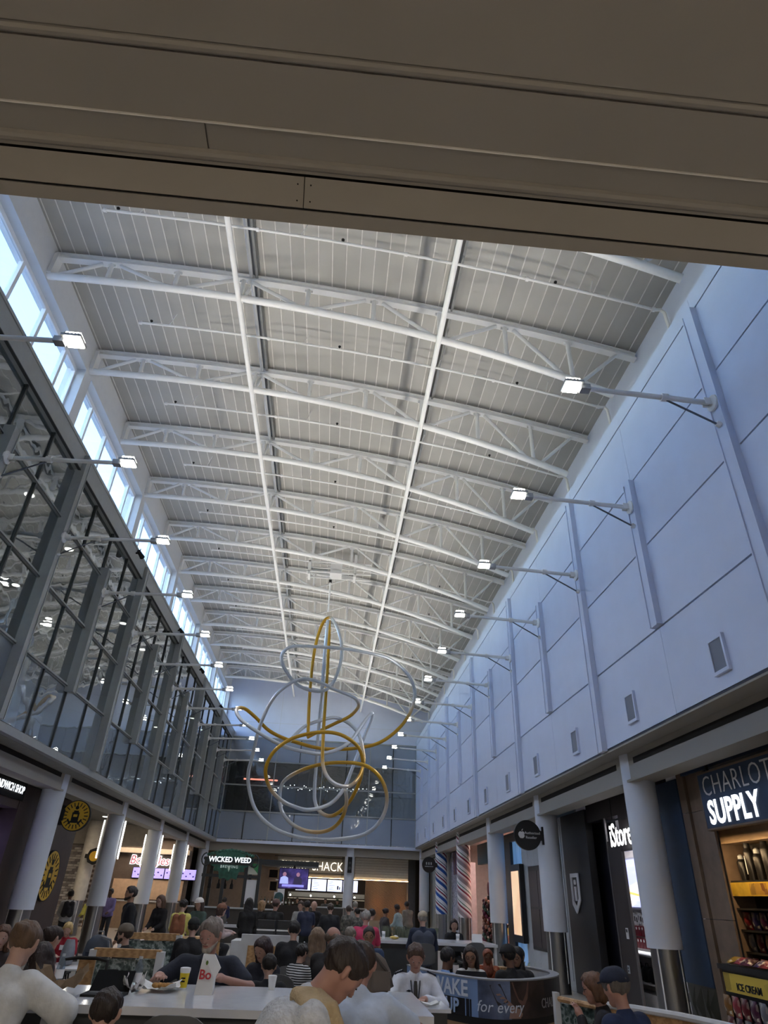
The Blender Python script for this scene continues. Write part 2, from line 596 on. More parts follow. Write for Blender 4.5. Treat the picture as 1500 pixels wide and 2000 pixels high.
# railing and fittings seen through the far glass
rail = thing('lounge_railing', 'thin metal railing of the upper lounge behind the far glazing', 'railing', (0, 45, 4.38))
MB().tube([(-6, 0, 1.05), (5, 0, 1.05)], .025).obj('handrail', M_STEEL, rail)
me = MB().box(-.012, .012, -.012, .012, 0, 1.05).mesh('baluster', M_STEEL)
for i in range(23):
    link('baluster', me, rail, (-6 + .5 * i, 0, 0))
cove = thing('cove_light', 'long warm pink strip light glowing in the upper lounge', 'light', (-5.9, 46.9, 8.2))
MB().box(0, 2.3, 0, .06, 0, .1).obj('diffuser', mat('warm_pink_strip', (255, 150, 120), .5, emit=2.2), cove)
MB().box(-.05, 2.35, .06, .1, -.05, .15).obj('housing', M_FRAMEDK, cove)

M_DL = mat('downlight_glow', (255, 248, 235), .5, var=0, emit=7)
def downlight(x, y, z, label, group, r=.09, power=0):
    t = thing('downlight', label, 'light', (x, y, z), group=group)
    MB().cyl((0, 0, -.008), (0, 0, .03), r * 1.25, n=14).obj('trim_ring', M_STEEL, t)
    MB().cyl((0, 0, -.02), (0, 0, .02), r, n=14).obj('lens', M_DL, t)
    if power:
        area_light('glow', t, (0, 0, -.04), (0, 0, 0), r * 1.6, r * 1.6, power, (255, 236, 210))
    return t
g = 'downlights in the upper left room'
n_ = 0
for i in range(12):
    for x in (-8.4, -11.2):
        downlight(x, 8.5 + 3.05 * i, 10.3, 'round downlight in the upper left room, %s row, %s from the near end' % ('near' if x > -9 else 'back', ORD[i]), g, .12, power=16 if x < -9 and i % 2 == 0 else 0)
g = 'downlights in the upper far lounge'
for i in range(9):
    for y in (44.9, 47.2, 49.5):
        downlight(-5.6 + 1.25 * i + (.3 if y > 46 else 0), y, 10.3, 'round downlight in the upper far lounge, %s row, %s from the left' % ({44.9: 'front', 47.2: 'middle', 49.5: 'back'}[y], ORD[i]), g, .11, power=10 if i % 3 == 1 else 0)
# string of little lights in the lounge
sl = thing('light_string', 'string of tiny lights hung across the upper lounge', 'lights', (-3.4, 45.6, 7.7))
MB().tube([(t * .5, 0, .12 * math.sin(t * .9)) for t in range(13)], .006, 5).obj('wire', M_FRAMEDK, sl)
me = MB().ball((0, 0, 0), .028, 8, 6).mesh('bulb', M_DL)
for i in range(46):
    link('bulb', me, sl, (.13 * i, rng.uniform(-.2, .2), rng.uniform(-.14, .16)))

# ---- near header over the camera side: soffit, bulge, canted fascia, lip
def extr(name, prof, x0, x1, material, parent=None):
    n = len(prof)
    m = MB()
    m.add([(x0, y, z) for y, z in prof] + [(x1, y, z) for y, z in prof],
          [tuple(range(n)), tuple(range(2 * n - 1, n - 1, -1))] + [(i, n + i, n + (i + 1) % n, (i + 1) % n) for i in range(n)])
    return m.obj(name, material, parent)
tag(MB().box(-7.4, 6.4, 1.87, 1.93, 4.6, 14.2).obj('near_bounce_board', M_WALL), 'unseen white board added at the near end to bounce light', kind='structure')  # unseen reflector added to throw light back onto the near sides of the trusses
header = extr('wall_header', [(1.78, 4.35), (1.86, 4.35), (1.86, 14.3), (1.60, 14.3), (1.60, 4.46), (1.70, 4.42)], -9, 9, M_HEADER)
tag(header, 'taupe panelled header across the hall entrance', kind='structure')
soff = extr('ceiling_concourse', [(-12, 4.40), (1.615, 4.40), (1.615, 4.6), (-12, 4.6)], -14, 14, M_HEADER)
tag(soff, 'taupe panel ceiling above the near concourse', kind='structure')
# panels of the soffit, proud of the ceiling; joint with a light trim line
MB().box(-9, 9, -2.0, 1.165, 4.378, 4.40).obj('soffit_panel', M_HEADER, soff)
MB().box(-9, 9, 1.215, 1.455, 4.378, 4.40).obj('soffit_panel', M_HEADER, soff)
MB().tube([(-9, 1.19, 4.392), (9, 1.19, 4.392)], .022, 10).obj('soffit_bead', M_HEADER, soff)
MB().box(-9, 9, 1.456, 1.461, 4.368, 4.40).obj('trim_line', mat('pale_trim_line', (235, 232, 226), .4), soff)
for a, b in ((-9, -.735), (-.728, 9)):
    MB().box(a, b, 1.463, 1.585, 4.385, 4.40).obj('soffit_panel', M_HEADER, soff)
MB().tube([(-9, 1.603, 4.388), (9, 1.603, 4.388)], .026, 10).obj('soffit_bead', M_HEADER, soff)
# canted fascia boards with dark gaps
d = .105
for a, b in ((-9, -.318), (-.314, 9)):
    extr('fascia_panel', [(1.645, 4.362), (1.735, 4.272), (1.76, 4.30), (1.67, 4.39)], a, b, M_HEADER, header)
extr('fascia_rail', [(1.62, 4.385), (1.640, 4.374), (1.648, 4.40), (1.63, 4.41)], -9, 9, M_HEADER, header)
extr('fascia_gap', [(1.655, 4.362), (1.748, 4.279), (1.80, 4.33), (1.72, 4.47), (1.655, 4.47)], -9, 9, M_BLACK, header)
extr('fascia_lip', [(1.744, 4.265), (1.80, 4.250), (1.86, 4.36), (1.78, 4.36)], -9, 9, M_HEADER, header)
me = MB().cyl((0, 0, 0), (0, -.0015, -.0015), .0035, n=10).mesh('screw', M_BLACK)
for x in (-.345, -.287):
    for t in (.25, .78):
        link('screw', me, header, (x, 1.645 + .09 * t, 4.362 - .09 * t))

# ---- beam, soffit and slot below the upper walls, on both sides and at the far end
def side_beam(sign, xw, xf, name, label):
    a, b = sorted((xw, xf + sign * .7))
    m = MB().box(min(xw, xf + sign * 1.6), max(xw, xf + sign * 1.6), -1, FAR + .3, 4.30, 4.335)
    lo, hi = sorted((xf, xf + sign * .5))
    m.box(lo, hi, -1, FAR, 3.80, 4.31)
    lo2, hi2 = sorted((xf - sign * .05, xf + sign * .12))
    m.box(lo2, hi2, -1, FAR, 3.77, 3.815)
    o = m.obj(name, M_SOFFIT)
    tag(o, label, kind='structure')
    lo3, hi3 = sorted((xf - sign * .004, xf + sign * .02))
    for k in range(-1, 12, 2):
        y = Y0 + BAY * (k - 1) if sign < 0 else Y0 + BAY * (k - 1)
        MB().box(lo3, hi3, y + .42, y + 2 * BAY - .42, 4.08, 4.19).obj('air_slot', M_BLACK, o)
    return o
side_beam(1, XR, 5.87, 'trim_1', 'grey beam and soffit under the right wall')
side_beam(-1, XL, -7.17, 'trim_2', 'grey beam and soffit under the left glazing')
m = MB().box(-7.2, 6.0, FAR, FAR + 1.6, 4.28, 4.34).box(-7.2, 6.0, FAR + .35, FAR + .8, 3.75, 4.3)
tag(m.obj('trim_3', M_SOFFIT), 'grey beam and soffit under the far glazing', kind='structure')

# ---- columns
def column(x, y, label, cover=M_COLUMN, group=None, lights=False):
    t = thing('column', label, 'column', (x, y, 0), group=group)
    MB().cyl((0, 0, 1.08), (0, 0, 4.31), .30, n=32).obj('cover', cover, t, True)
    b = MB().cyl((0, 0, 0), (0, 0, 1.08), .255, n=32).obj('stainless_base', M_STAINLESS, t, True)
    for a in (0.6, 2.17, 3.74, 5.31):
        MB().box(.252, .262, -.012, .012, .02, 1.08, Matrix.Rotation(a, 4, 'Z')).obj('base_seam', M_STEEL, t)
    if lights:
        for sx in (.36, -.36):
            L = MB().box(sx - .02, sx + .02, -.02, .02, 2.45, 3.62).obj('light_bar', mat('white_tube_light', (255, 252, 246), .5, var=0, emit=1.9), t)
            MB().box(sx - .05 + (-.03 if sx > 0 else .03), sx + .05 + (-.03 if sx > 0 else .03), -.02, .02, 2.5, 3.57).obj('light_bar_bracket', M_STEEL, t)
    return t
def stripe_mat(name, bands, tilt):
    """Diagonal candy stripes wound round a column: angle and height feed a banded ramp."""
    m = bpy.data.materials.new(name)
    m.use_nodes = True
    n, l = m.node_tree.nodes, m.node_tree.links
    b = n['Principled BSDF']
    b.inputs['Roughness'].default_value = .4
    tc = n.new('ShaderNodeTexCoord')
    sp = n.new('ShaderNodeSeparateXYZ')
    l.new(tc.outputs['Object'], sp.inputs[0])
    at = n.new('ShaderNodeMath'); at.operation = 'ARCTAN2'
    l.new(sp.outputs[1], at.inputs[0]); l.new(sp.outputs[0], at.inputs[1])
    k = n.new('ShaderNodeMath'); k.operation = 'MULTIPLY_ADD'
    l.new(at.outputs[0], k.inputs[0]); k.inputs[1].default_value = tilt / (2 * math.pi)
    zz = n.new('ShaderNodeMath'); zz.operation = 'MULTIPLY'
    l.new(sp.outputs[2], zz.inputs[0]); zz.inputs[1].default_value = 1 / .62
    l.new(zz.outputs[0], k.inputs[2])
    fr = n.new('ShaderNodeMath'); fr.operation = 'FRACT'
    l.new(k.outputs[0], fr.inputs[0])
    rp = n.new('ShaderNodeValToRGB')
    rp.color_ramp.interpolation = 'CONSTANT'
    e = rp.color_ramp.elements
    while len(e) < len(bands): e.new(.5)
    for i, (p, c) in enumerate(bands):
        e[i].position = p; e[i].color = (*lin(c), 1)
    l.new(fr.outputs[0], rp.inputs[0]); l.new(rp.outputs[0], b.inputs['Base Color'])
    return m
ST1 = stripe_mat('pink_grey_candy_stripes', [(0, (228, 228, 230)), (.16, (150, 140, 148)), (.42, (205, 170, 180)), (.5, (228, 228, 230)), (.62, (130, 32, 60)), (.74, (228, 228, 230)), (.88, (30, 100, 84)), (.94, (228, 228, 230))], 2)
ST2 = stripe_mat('blue_red_candy_stripes', [(0, (230, 234, 240)), (.2, (30, 84, 170)), (.46, (230, 234, 240)), (.62, (130, 32, 60)), (.74, (230, 234, 240)), (.86, (20, 60, 84)), (.92, (230, 234, 240))], 2)
column(6.1, 6.95, 'white column at the right edge in front of the snack shop')
column(6.1, 13.05, 'nearest white column on the right between the blue wall and the black storefront')
column(6.1, 19.15, 'second white column on the right, carrying the round black sign')
column(6.1, 25.25, 'third white column on the right beside the candy shop opening')
column(6.1, 31.35, 'column wrapped in pink, grey and green diagonal stripes', ST1)
column(6.1, 37.45, 'column wrapped in blue, white and red diagonal stripes', ST2)
column(6.1, FAR + .3, 'white column in the far right corner of the hall')
column(-7.4, 13.05, 'white column at the left edge in front of the sandwich shop')
column(-7.4, 19.15, 'nearest white column on the left, carrying the round yellow sign')
column(-7.4, 25.25, 'second white column on the left with tube lights on both sides', lights=True)
column(-7.4, 31.35, 'third white column on the left with tube lights on both sides', lights=True)
column(-7.4, 37.45, 'fourth white column on the left with tube lights on both sides', lights=True)
column(-7.3, FAR + .3, 'white column in the far left corner beside the beer kiosk')
column(1.55, FAR + .55, 'white column in the middle of the far wall with a black loudspeaker')

# ---- roof trusses
PX = [-7.18, -5.92, -4.40, -2.88, -1.36, .17, 1.69, 3.21, 4.66, 5.9]
def truss():
    t = thing('roof_truss', 'x', 'truss')
    top = MB()
    q = np.linspace(-7.2, 6.2, 22)
    for a, b in zip(q[:-1], q[1:]):
        for (w0, w1, h0, h1) in ((-.08, .08, .05, .08), (-.03, .03, -.06, .05), (-.08, .08, -.085, -.06)):
            top.add([(a, w0, zt(a) + h0), (b, w0, zt(b) + h0), (b, w1, zt(b) + h0), (a, w1, zt(a) + h0), (a, w0, zt(a) + h1), (b, w0, zt(b) + h1), (b, w1, zt(b) + h1), (a, w1, zt(a) + h1)],
                    [(0, 3, 2, 1), (4, 5, 6, 7), (0, 1, 5, 4), (1, 2, 6, 5), (2, 3, 7, 6), (3, 0, 4, 7)])
    top.obj('top_chord', M_STEEL, t)
    q = np.linspace(-7.25, 5.52, 30)
    MB().tube([(x, 0, zb(x)) for x in q], .085, 12).obj('bottom_chord', M_STEEL, t, True)
    for x in PX[1:-1]:
        MB().cyl((x, 0, zb(x)), (x, 0, zt(x) - .06), .052, n=10).obj('web_post', M_STEEL, t, True)
        MB().box(x - .09, x + .09, -.015, .015, zt(x) - .16, zt(x) - .06).obj('gusset', M_STEEL, t)
    up = True
    for a, b in zip(PX[:-1], PX[1:]):
        if up: p, q2 = (a + .2, 0, zb(a + .2) + .06), (b - .2, 0, zt(b - .2) - .1)
        else: p, q2 = (a + .2, 0, zt(a + .2) - .1), (b - .2, 0, zb(b - .2) + .06)
        if b > 5.5: q2 = (5.75, 0, zt(5.75) - .1)
        MB().cyl(p, q2, .046, n=10).obj('web_diagonal', M_STEEL, t, True)
        up = not up
    MB().box(-7.24, -7.1, -.12, .12, zb(-7.2), zt(-7.2)).obj('end_plate', M_STEEL, t)
    return t
tr0 = truss()
for k in range(0, 13):
    o = tr0 if k == 0 else copy_tree(tr0)
    o.location = (0, Y0 + BAY * k if k < 12 else Y0 - BAY, 0)
    i = k + 1 if k < 12 else 0
    tag(o, 'white curved steel roof truss, %s from the near end' % ORD[i], 'truss', 'roof trusses')

# ---- two longitudinal braces under the trusses
for x, lab in ((-2.88, 'left of centre'), (1.69, 'right of centre')):
    t = thing('roof_brace', 'long white steel brace running the length of the roof, %s' % lab, 'brace')
    MB().cyl((x - .02, 1.9, zb(x) - .06), (x - .02, FAR, zb(x) - .06), .06, n=10).obj('lower_pipe', M_STEEL, t, True)
    MB().cyl((x + .16, 1.9, zt(x) + .02), (x + .16, FAR, zt(x) + .02), .045, n=10).obj('upper_pipe', M_STEEL, t, True)
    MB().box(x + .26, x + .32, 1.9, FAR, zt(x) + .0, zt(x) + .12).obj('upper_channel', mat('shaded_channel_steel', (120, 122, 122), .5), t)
    for k in range(-1, 12):
        y = Y0 + BAY * k
        MB().cyl((x + .03, y + .06, zb(x) - .05), (x + .1, y + .25, zt(x) - .05), .04, n=8).obj('strut', M_STEEL, t, True)

# ---- sprinkler pipes between the trusses
def sprinkler():
    t = thing('sprinkler_pipe', 'x', 'pipe')
    q = np.linspace(-5.65, 5.95, 24)
    MB().tube([(x, 0, zt(x) - .26) for x in q], .03, 8).obj('pipe', M_STEEL, t, True)
    for x in (-5.6, -2.4, .75, 3.3, 5.9):
        MB().cyl((x - .03, 0, zt(x) - .26), (x + .03, 0, zt(x + .03) - .26), .05, n=10).obj('coupling', M_STEEL, t, True)
    for x in (-5.35, -.6, 3.9):
        MB().cyl((x, 0, zt(x) - .26), (x, 0, zt(x) - .16), .014, n=8).cyl((x, 0, zt(x) - .17), (x, 0, zt(x) - .15), .035, n=10).obj('sprinkler_head', M_BLACK, t)
    for x in (-4.9, -1.5, 1.9, 4.6):
        MB().cyl((x, 0, zt(x) - .26), (x + .12, 0, zt(x) + .18), .009, n=6).obj('hanger_rod', M_STEEL, t)
    z = zt(5.95) - .26
    MB().tube([(5.9, 0, z), (6.05, 0, z + .02), (6.12, 0, z - .06), (6.14, 0, z - .55)], .035, 8).obj('elbow', M_STEEL, t, True)
    return t
sp0 = sprinkler()
for k in range(12):
    o = sp0 if k == 0 else copy_tree(sp0)
    o.location = (0, Y0 + BAY * (k + .5), 0)
    tag(o, 'thin white sprinkler pipe crossing the roof, %s from the near end' % ORD[k], 'pipe', 'sprinkler pipes')

# ---- flood lamps on arms
def lamp(sign):
    """Arm along +X (towards the hall) from the wall plate at the origin; mirrored for the right side by rotation."""
    t = thing('flood_lamp', 'x', 'lamp')
    MB().lathe([(.13, 0), (.13, .03), (.10, .05), (.06, .06)], 16, Matrix.Rotation(math.pi / 2, 4, 'Y')).obj('wall_plate', M_STEEL, t, True)
    MB().box(.03, .16, -.05, -.03, -.06, .06).box(.03, .16, .03, .05, -.06, .06).obj('clevis', M_STEEL, t)
    MB().cyl((.08, 0, 0), (1.95, 0, .07), .042, .038, n=12).obj('arm', M_STEEL, t, True)
    MB().cyl((.72, 0, .025), (.82, 0, .028), .062, n=12).obj('collar', M_STEEL, t, True)
    MB().cyl((.78, 0, 0), (.03, 0, -.42), .016, n=8).obj('tie_rod', mat('slate_tie_rod', (92, 98, 112), .5) if sign > 0 else M_STEEL, t, True)
    MB().cyl((-.01, 0, -.43), (.05, 0, -.40), .045, n=10).obj('tie_anchor', M_STEEL, t, True)
    h = MB().box(1.93, 2.08, -.06, .06, .02, .12)
    h.box(2.05, 2.34, -.13, .13, .08, .12)
    for i in range(5):
        h.box(2.08 + .05 * i, 2.095 + .05 * i, -.11, .11, .12, .16)
    h.obj('lamp_head', M_LAMPBODY, t)
    MB().box(2.09, 2.32, -.11, .11, .062, .082).obj('lens', M_LAMP, t)
    MB().box(2.10, 2.31, -.10, .10, .165, .175).obj('added_upper_lens', M_LAMP, t)  # glowing top face added to go with the roof fill
    area_light('lamp_light', t, (2.2, 0, .05), (0, math.radians(-28), 0), .22, .22, HALL_LAMP_DOWN, (240, 244, 255), math.radians(130))
    area_light('added_uplight', t, (2.2, 0, .19), (0, math.radians(180 + 24), 0), .4, .4, ADDED_LAMP_UP, (255, 248, 238), math.radians(125))  # upward light added to each head to brighten the roof
    return t
lL = lamp(1)
for k in range(0, 12):
    o = lL if k == 0 else copy_tree(lL)
    o.location = (XL + .2, Y0 + BAY * k, 8.33)
    tag(o, 'white flood lamp on an arm from the left glazing, %s from the near end' % ORD[k], 'lamp', 'flood lamps on the left')
lR = copy_tree(lL)
for k in range(0, 12):
    o = lR if k == 0 else copy_tree(lR)
    o.location = (XR - .1, Y0 + BAY * k, 8.30)
    o.rotation_euler = (0, 0, math.pi)
    tag(o, 'white flood lamp on an arm from the right wall, %s from the near end' % ORD[k], 'lamp', 'flood lamps on the right')

# ---- speaker grilles low on the right wall
for k in range(0, 12):
    y = Y0 + BAY * (k + .5)
    t = thing('wall_speaker', 'square white framed speaker grille low on the right wall, %s from the near end' % ORD[k], 'speaker', (XR, y, 4.85), group='wall speakers')
    m = MB().box(-.05, 0, -.2, .2, -.27, -.22).box(-.05, 0, -.2, .2, .22, .27).box(-.05, 0, -.2, -.16, -.22, .22).box(-.05, 0, .16, .2, -.22, .22)
    m.obj('frame', M_WALL, t)
    MB().box(-.035, -.005, -.16, .16, -.22, .22).obj('grille', mat('grey_speaker_mesh', (128, 134, 146), .7, var=.1, scale=200), t)

# ---- black spotlights on the left sill
for i, y in enumerate((17.7, 24.3, 29.4, 36.0)):
    t = thing('spotlight', 'black stage spotlight clamped on the left sill, %s from the near end' % ORD[i], 'spotlight', (XL + .18, y, 10.35), group='black spotlights')
    MB().cyl((0, 0, 0), (.12, 0, .0), .03, n=8).obj('clamp', M_BLACK, t)
    MB().cyl((.1, -.12, .02), (.18, .14, -.07), .05, .075, n=14).obj('barrel', M_BLACK, t, True)
    MB().tube([(.12, -.02, .14), (.12, -.02, .02), (.2, 0, -.02)], .014, 6).obj('yoke', M_BLACK, t)

# ---- hanging tube sculpture
A_pts=[(-0.93,23.70,6.62,1.0),(-1.00,23.93,7.55,1.0),(-1.04,24.14,8.56,1.0),(-1.04,24.32,9.56,1.0),(-0.96,24.46,10.46,1.0),(-0.81,24.56,11.12,1.0),(-0.61,24.60,11.41,1.0),(-0.41,24.58,11.34,0.0),(-0.16,24.51,10.89,0.0),(0.02,24.39,10.28,0.0),(0.06,24.22,9.60,0.0),(-0.06,24.02,8.92,0.0),(-0.25,23.80,8.42,0.0),(-0.54,23.57,8.12,0.0),(-0.98,23.35,8.06,0.0),(-1.48,23.16,8.19,0.0),(-1.89,22.99,8.56,0.0),(-2.12,22.88,8.95,0.0),(-2.09,22.81,9.25,0.0),(-1.80,22.80,9.47,0.0),(-1.24,22.85,9.54,0.0),(-0.61,22.96,9.59,0.0),(0.03,23.11,9.63,0.0),(0.68,23.29,9.64,0.0),(1.35,23.51,9.62,0.0),(1.90,23.73,9.56,0.0),(2.40,23.96,9.32,0.0),(2.76,24.16,9.01,0.0),(2.99,24.34,8.54,0.0),(2.93,24.48,7.98,0.6),(2.64,24.57,7.41,1.0),(2.14,24.60,6.89,1.0),(1.57,24.58,6.54,1.0),(0.81,24.50,6.34,1.0),(0.06,24.36,6.24,1.0),(-0.63,24.19,6.23,1.0),(-1.31,23.99,6.33,1.0),(-1.86,23.76,6.43,1.0),(-2.36,23.54,6.62,1.0),(-2.81,23.32,6.96,1.0),(-3.19,23.13,7.19,1.0),(-3.41,22.97,7.18,0.8),(-3.46,22.86,7.02,0.2),(-3.23,22.81,6.73,0.0),(-2.75,22.81,6.44,0.0),(-2.07,22.86,6.12,0.0),(-1.47,22.97,5.93,0.0),(-0.76,23.13,5.85,0.0),(-0.35,23.32,5.88,0.0),(0.18,23.54,6.09,0.0),(0.59,23.76,6.42,0.0),(0.88,23.99,6.87,0.0),(1.18,24.19,7.37,0.0),(1.38,24.36,7.61,0.0),(1.36,24.50,7.38,0.0),(1.17,24.58,6.89,0.0),(0.95,24.60,6.21,0.0),(0.74,24.57,5.60,0.0),(0.53,24.48,5.00,0.0),(0.19,24.34,4.52,0.0),(-0.20,24.16,4.27,0.0),(-0.72,23.96,4.14,0.0),(-1.18,23.73,4.20,0.0),(-1.59,23.51,4.34,0.2),(-1.96,23.29,4.61,0.7),(-2.16,23.11,4.95,1.0),(-2.20,22.96,5.30,1.0),(-2.02,22.85,5.73,1.0),(-1.65,22.80,6.08,1.0),(-1.15,22.81,6.33,1.0),(-0.46,22.88,6.50,1.0),(0.14,22.99,6.50,1.0),(0.63,23.16,6.33,1.0),(0.93,23.35,6.10,1.0),(1.08,23.57,5.74,1.0),(1.06,23.80,5.27,1.0),(0.89,24.02,4.79,1.0),(0.62,24.22,4.37,1.0),(0.29,24.39,4.10,1.0),(-0.00,24.51,4.04,0.7),(-0.32,24.58,4.20,0.3),(-0.50,24.60,4.52,0.0),(-0.55,24.56,5.02,0.0),(-0.56,24.46,5.87,0.0),(-0.58,24.32,6.74,0.0),(-0.58,24.14,7.94,0.0),(-0.59,23.93,9.19,0.0),(-0.59,23.70,10.34,0.0),(-0.58,23.70,10.95,0.0)]
B_pts=[(-0.55,24.40,11.23,1.0),(-0.50,24.52,10.65,1.0),(-0.46,24.29,9.59,1.0),(-0.42,23.95,8.16,1.0),(-0.39,23.57,6.83,1.0),(-0.34,23.21,5.78,1.0),(-0.27,22.94,5.35,0.6),(-0.07,22.81,5.01,0.2),(0.26,22.84,4.82,0.2),(0.66,23.03,4.84,0.5),(0.98,23.34,5.20,1.0),(1.13,23.71,5.77,1.0),(1.08,24.09,6.24,0.5),(0.94,24.39,6.78,0.0),(0.70,24.57,7.11,0.0),(0.37,24.59,7.32,0.0),(-0.03,24.45,7.39,0.0),(-0.46,24.17,7.22,0.0),(-1.00,23.80,6.91,0.0),(-1.31,23.42,6.54,0.0),(-1.53,23.09,6.17,0.0)]
D_pts=[(-0.98,24.46,6.62,1.0),(-0.44,24.58,6.96,1.0),(-0.01,24.59,7.20,1.0),(0.55,24.49,7.49,1.0),(0.84,24.29,7.81,0.7),(0.75,24.01,7.99,0.1),(0.48,23.70,8.05,0.0),(-0.11,23.39,8.15,0.0),(-0.62,23.11,8.29,0.0),(-1.12,22.91,8.33,0.0),(-1.54,22.81,8.21,0.0),(-1.99,22.82,7.88,0.0),(-2.31,22.94,7.47,0.0),(-2.55,23.16,6.91,0.0),(-2.69,23.45,6.44,0.0),(-2.80,23.76,5.75,0.0),(-2.90,24.07,5.23,0.0),(-2.83,24.34,4.76,0.0),(-2.58,24.52,4.19,0.0),(-2.18,24.60,3.79,0.0),(-1.61,24.56,3.49,0.0),(-0.94,24.42,3.33,0.0),(-0.06,24.19,3.27,0.0),(0.80,23.89,3.34,0.0),(1.35,23.57,3.49,0.0),(1.71,23.27,3.79,0.0),(1.90,23.02,4.19,0.3),(1.90,22.86,4.64,0.8),(1.68,22.80,5.10,1.0),(1.32,22.86,5.41,1.0),(0.91,23.02,5.56,1.0),(0.33,23.27,5.61,1.0),(-0.26,23.57,5.59,1.0),(-0.85,23.89,5.47,1.0),(-1.38,24.19,5.26,0.6),(-1.69,24.42,5.00,0.1),(-1.75,24.56,4.62,0.0),(-1.63,24.60,4.14,0.0),(-1.28,24.52,3.77,0.2),(-0.78,24.34,3.54,0.6),(-0.19,24.07,3.49,0.8),(0.25,23.76,3.64,0.9),(0.51,23.45,3.96,1.0),(0.59,23.16,4.35,0.6),(0.53,22.94,4.69,0.2)]

def catmull(P, sub=5):
    P = [np.array(p) for p in P]
    Q = [P[0]] + P + [P[-1]]
    out = []
    for i in range(1, len(Q) - 2):
        for s in range(sub):
            t = s / sub
            a, b, c, d2 = Q[i - 1], Q[i], Q[i + 1], Q[i + 2]
            out.append(.5 * ((2 * b) + (-a + c) * t + (2 * a - 5 * b + 4 * c - d2) * t * t + (-a + 3 * b - 3 * c + d2) * t ** 3))
    out.append(P[-1])
    return out
def paint_mat():
    m = bpy.data.materials.new('gold_to_silver_tube')
    m.use_nodes = True
    n, l = m.node_tree.nodes, m.node_tree.links
    b = n['Principled BSDF']
    b.inputs['Roughness'].default_value = .28
    b.inputs['Metallic'].default_value = .25
    at = n.new('ShaderNodeAttribute'); at.attribute_name = 'gold'
    rp = n.new('ShaderNodeValToRGB')
    rp.color_ramp.elements[0].color = (*lin((196, 202, 208)), 1)
    rp.color_ramp.elements[1].color = (*lin((186, 142, 34)), 1)
    l.new(at.outputs['Fac'], rp.inputs[0]); l.new(rp.outputs[0], b.inputs['Base Color'])
    return m
M_TUBE = paint_mat()
scul = thing('hanging_sculpture', 'looping gold and silver tube sculpture hanging from the roof', 'sculpture', (-.55, 23.7, 3.2))
def tube_loop(P):
    Q = catmull(P)
    mb = MB().tube([Vector(p[:3]) - Vector(scul.location) for p in Q], .062, 12)
    o = mb.obj('tube_loop', M_TUBE, scul, True)
    at = o.data.attributes.new('gold', 'FLOAT', 'POINT')
    at.data.foreach_set('value', np.repeat([min(1, max(0, float(p[3]))) for p in Q], 12).astype(np.float32))
for P in (A_pts, B_pts, D_pts):
    tube_loop(P)
MB().cyl((-.05, 0, 8.1), (-.07, -.2, 9.48), .035, n=10).obj('drop_rod', M_STEEL, scul)
MB().cyl((-.07, -.18, 9.3), (-.07, -.19, 9.42), .06, n=10).obj('swivel', M_BLACK, scul)
mt = thing('sculpture_hoist', 'square white hoist box on a steel frame that holds the sculpture', 'hoist', (-.6, 23.35, 12.62))
MB().box(-.05, .42, -.25, .25, .1, .55).obj('box', M_STEEL, mt)
m = MB()
for z in (.1, .55):
    m.box(-1.0, 1.6, -.3, -.24, z, z + .05).box(-1.0, 1.6, .24, .3, z, z + .05)
m.obj('rails', M_STEEL, mt)
MB().cyl((-.75, -.2, .2), (-.15, -.2, .2), .09, n=12).cyl((-.75, .05, .3), (-.15, .05, .3), .07, n=12).obj('winch', M_LAMPBODY, mt)
MB().box(-.95, -.85, -.3, .3, 0, 1.0).box(.9, 1.0, -.3, .3, 0, 1.0).obj('hanger_frame', M_STEEL, mt)

# ---- concourse behind and beside the camera
m = MB().box(-14.2, 14.2, -12.2, -12, 0, 4.6).box(-14.2, -14, -12, 1.6, 0, 4.6).box(14, 14.2, -12, 1.6, 0, 4.6)
tag(m.obj('wall_concourse', mat('beige_concourse_wall', (190, 184, 174), .7)), 'plain concourse walls behind the camera', kind='structure')

for i in range(3):
    for j in range(2):
        t = thing('added_panel_light', 'added unseen panel light above the near concourse, %s from the left, %s row' % (ORD[i], ('front', 'back')[j]), 'light', (-6 + 6 * i, -3.5 - 5 * j, 4.39), group='added concourse lights')  # lights added out of view to brighten the header and soffit
        MB().box(-.5, .5, -.5, .5, -.02, .01).obj('diffuser', mat('added_panel_glow', (255, 246, 232), .5, var=0, emit=3), t)
        MB().box(-.54, .54, -.54, -.5, -.03, .01).box(-.54, .54, .5, .54, -.03, .01).obj('frame', M_STEEL, t)
        area_light('added_panel_fill', t, (0, 0, -.03), (0, 0, 0), 1, 1, CONCOURSE_W, (255, 240, 220))
# ================================================================ SHOPS ON THE RIGHT
M_WHITE_E = mat('glowing_white_letters', (240, 244, 250), .5, var=0, emit=.75)
M_WHITE = mat('white_paint', (225, 226, 228), .5, var=.02)
M_NAVY = mat('slate_blue_wall', (46, 66, 92), .6, var=.08)
M_BROWN = mat('brown_stone_panel', (120, 102, 86), .55, var=.15, scale=4)
M_BLKPANEL = mat('black_storefront_panel', (30, 31, 34), .35, var=.1)
M_BLKPANEL2 = mat('black_brown_door_panel', (44, 38, 40), .4, var=.1)
M_GREYTILE = mat('pale_wall_tile', (176, 182, 186), .35, var=.04)
M_CEIL2 = mat('shop_ceiling_white', (190, 190, 188), .8)
M_DARKWALL = mat('dark_shop_back_wall', (52, 48, 46), .8)
M_WOODP = pattern_mat('oak_chevron_panel', 'wood', [(0, (112, 92, 74)), (1, (140, 116, 94))], 2.2, .5, stretch=(1, 1, 3), rot=(0, .7, 0))

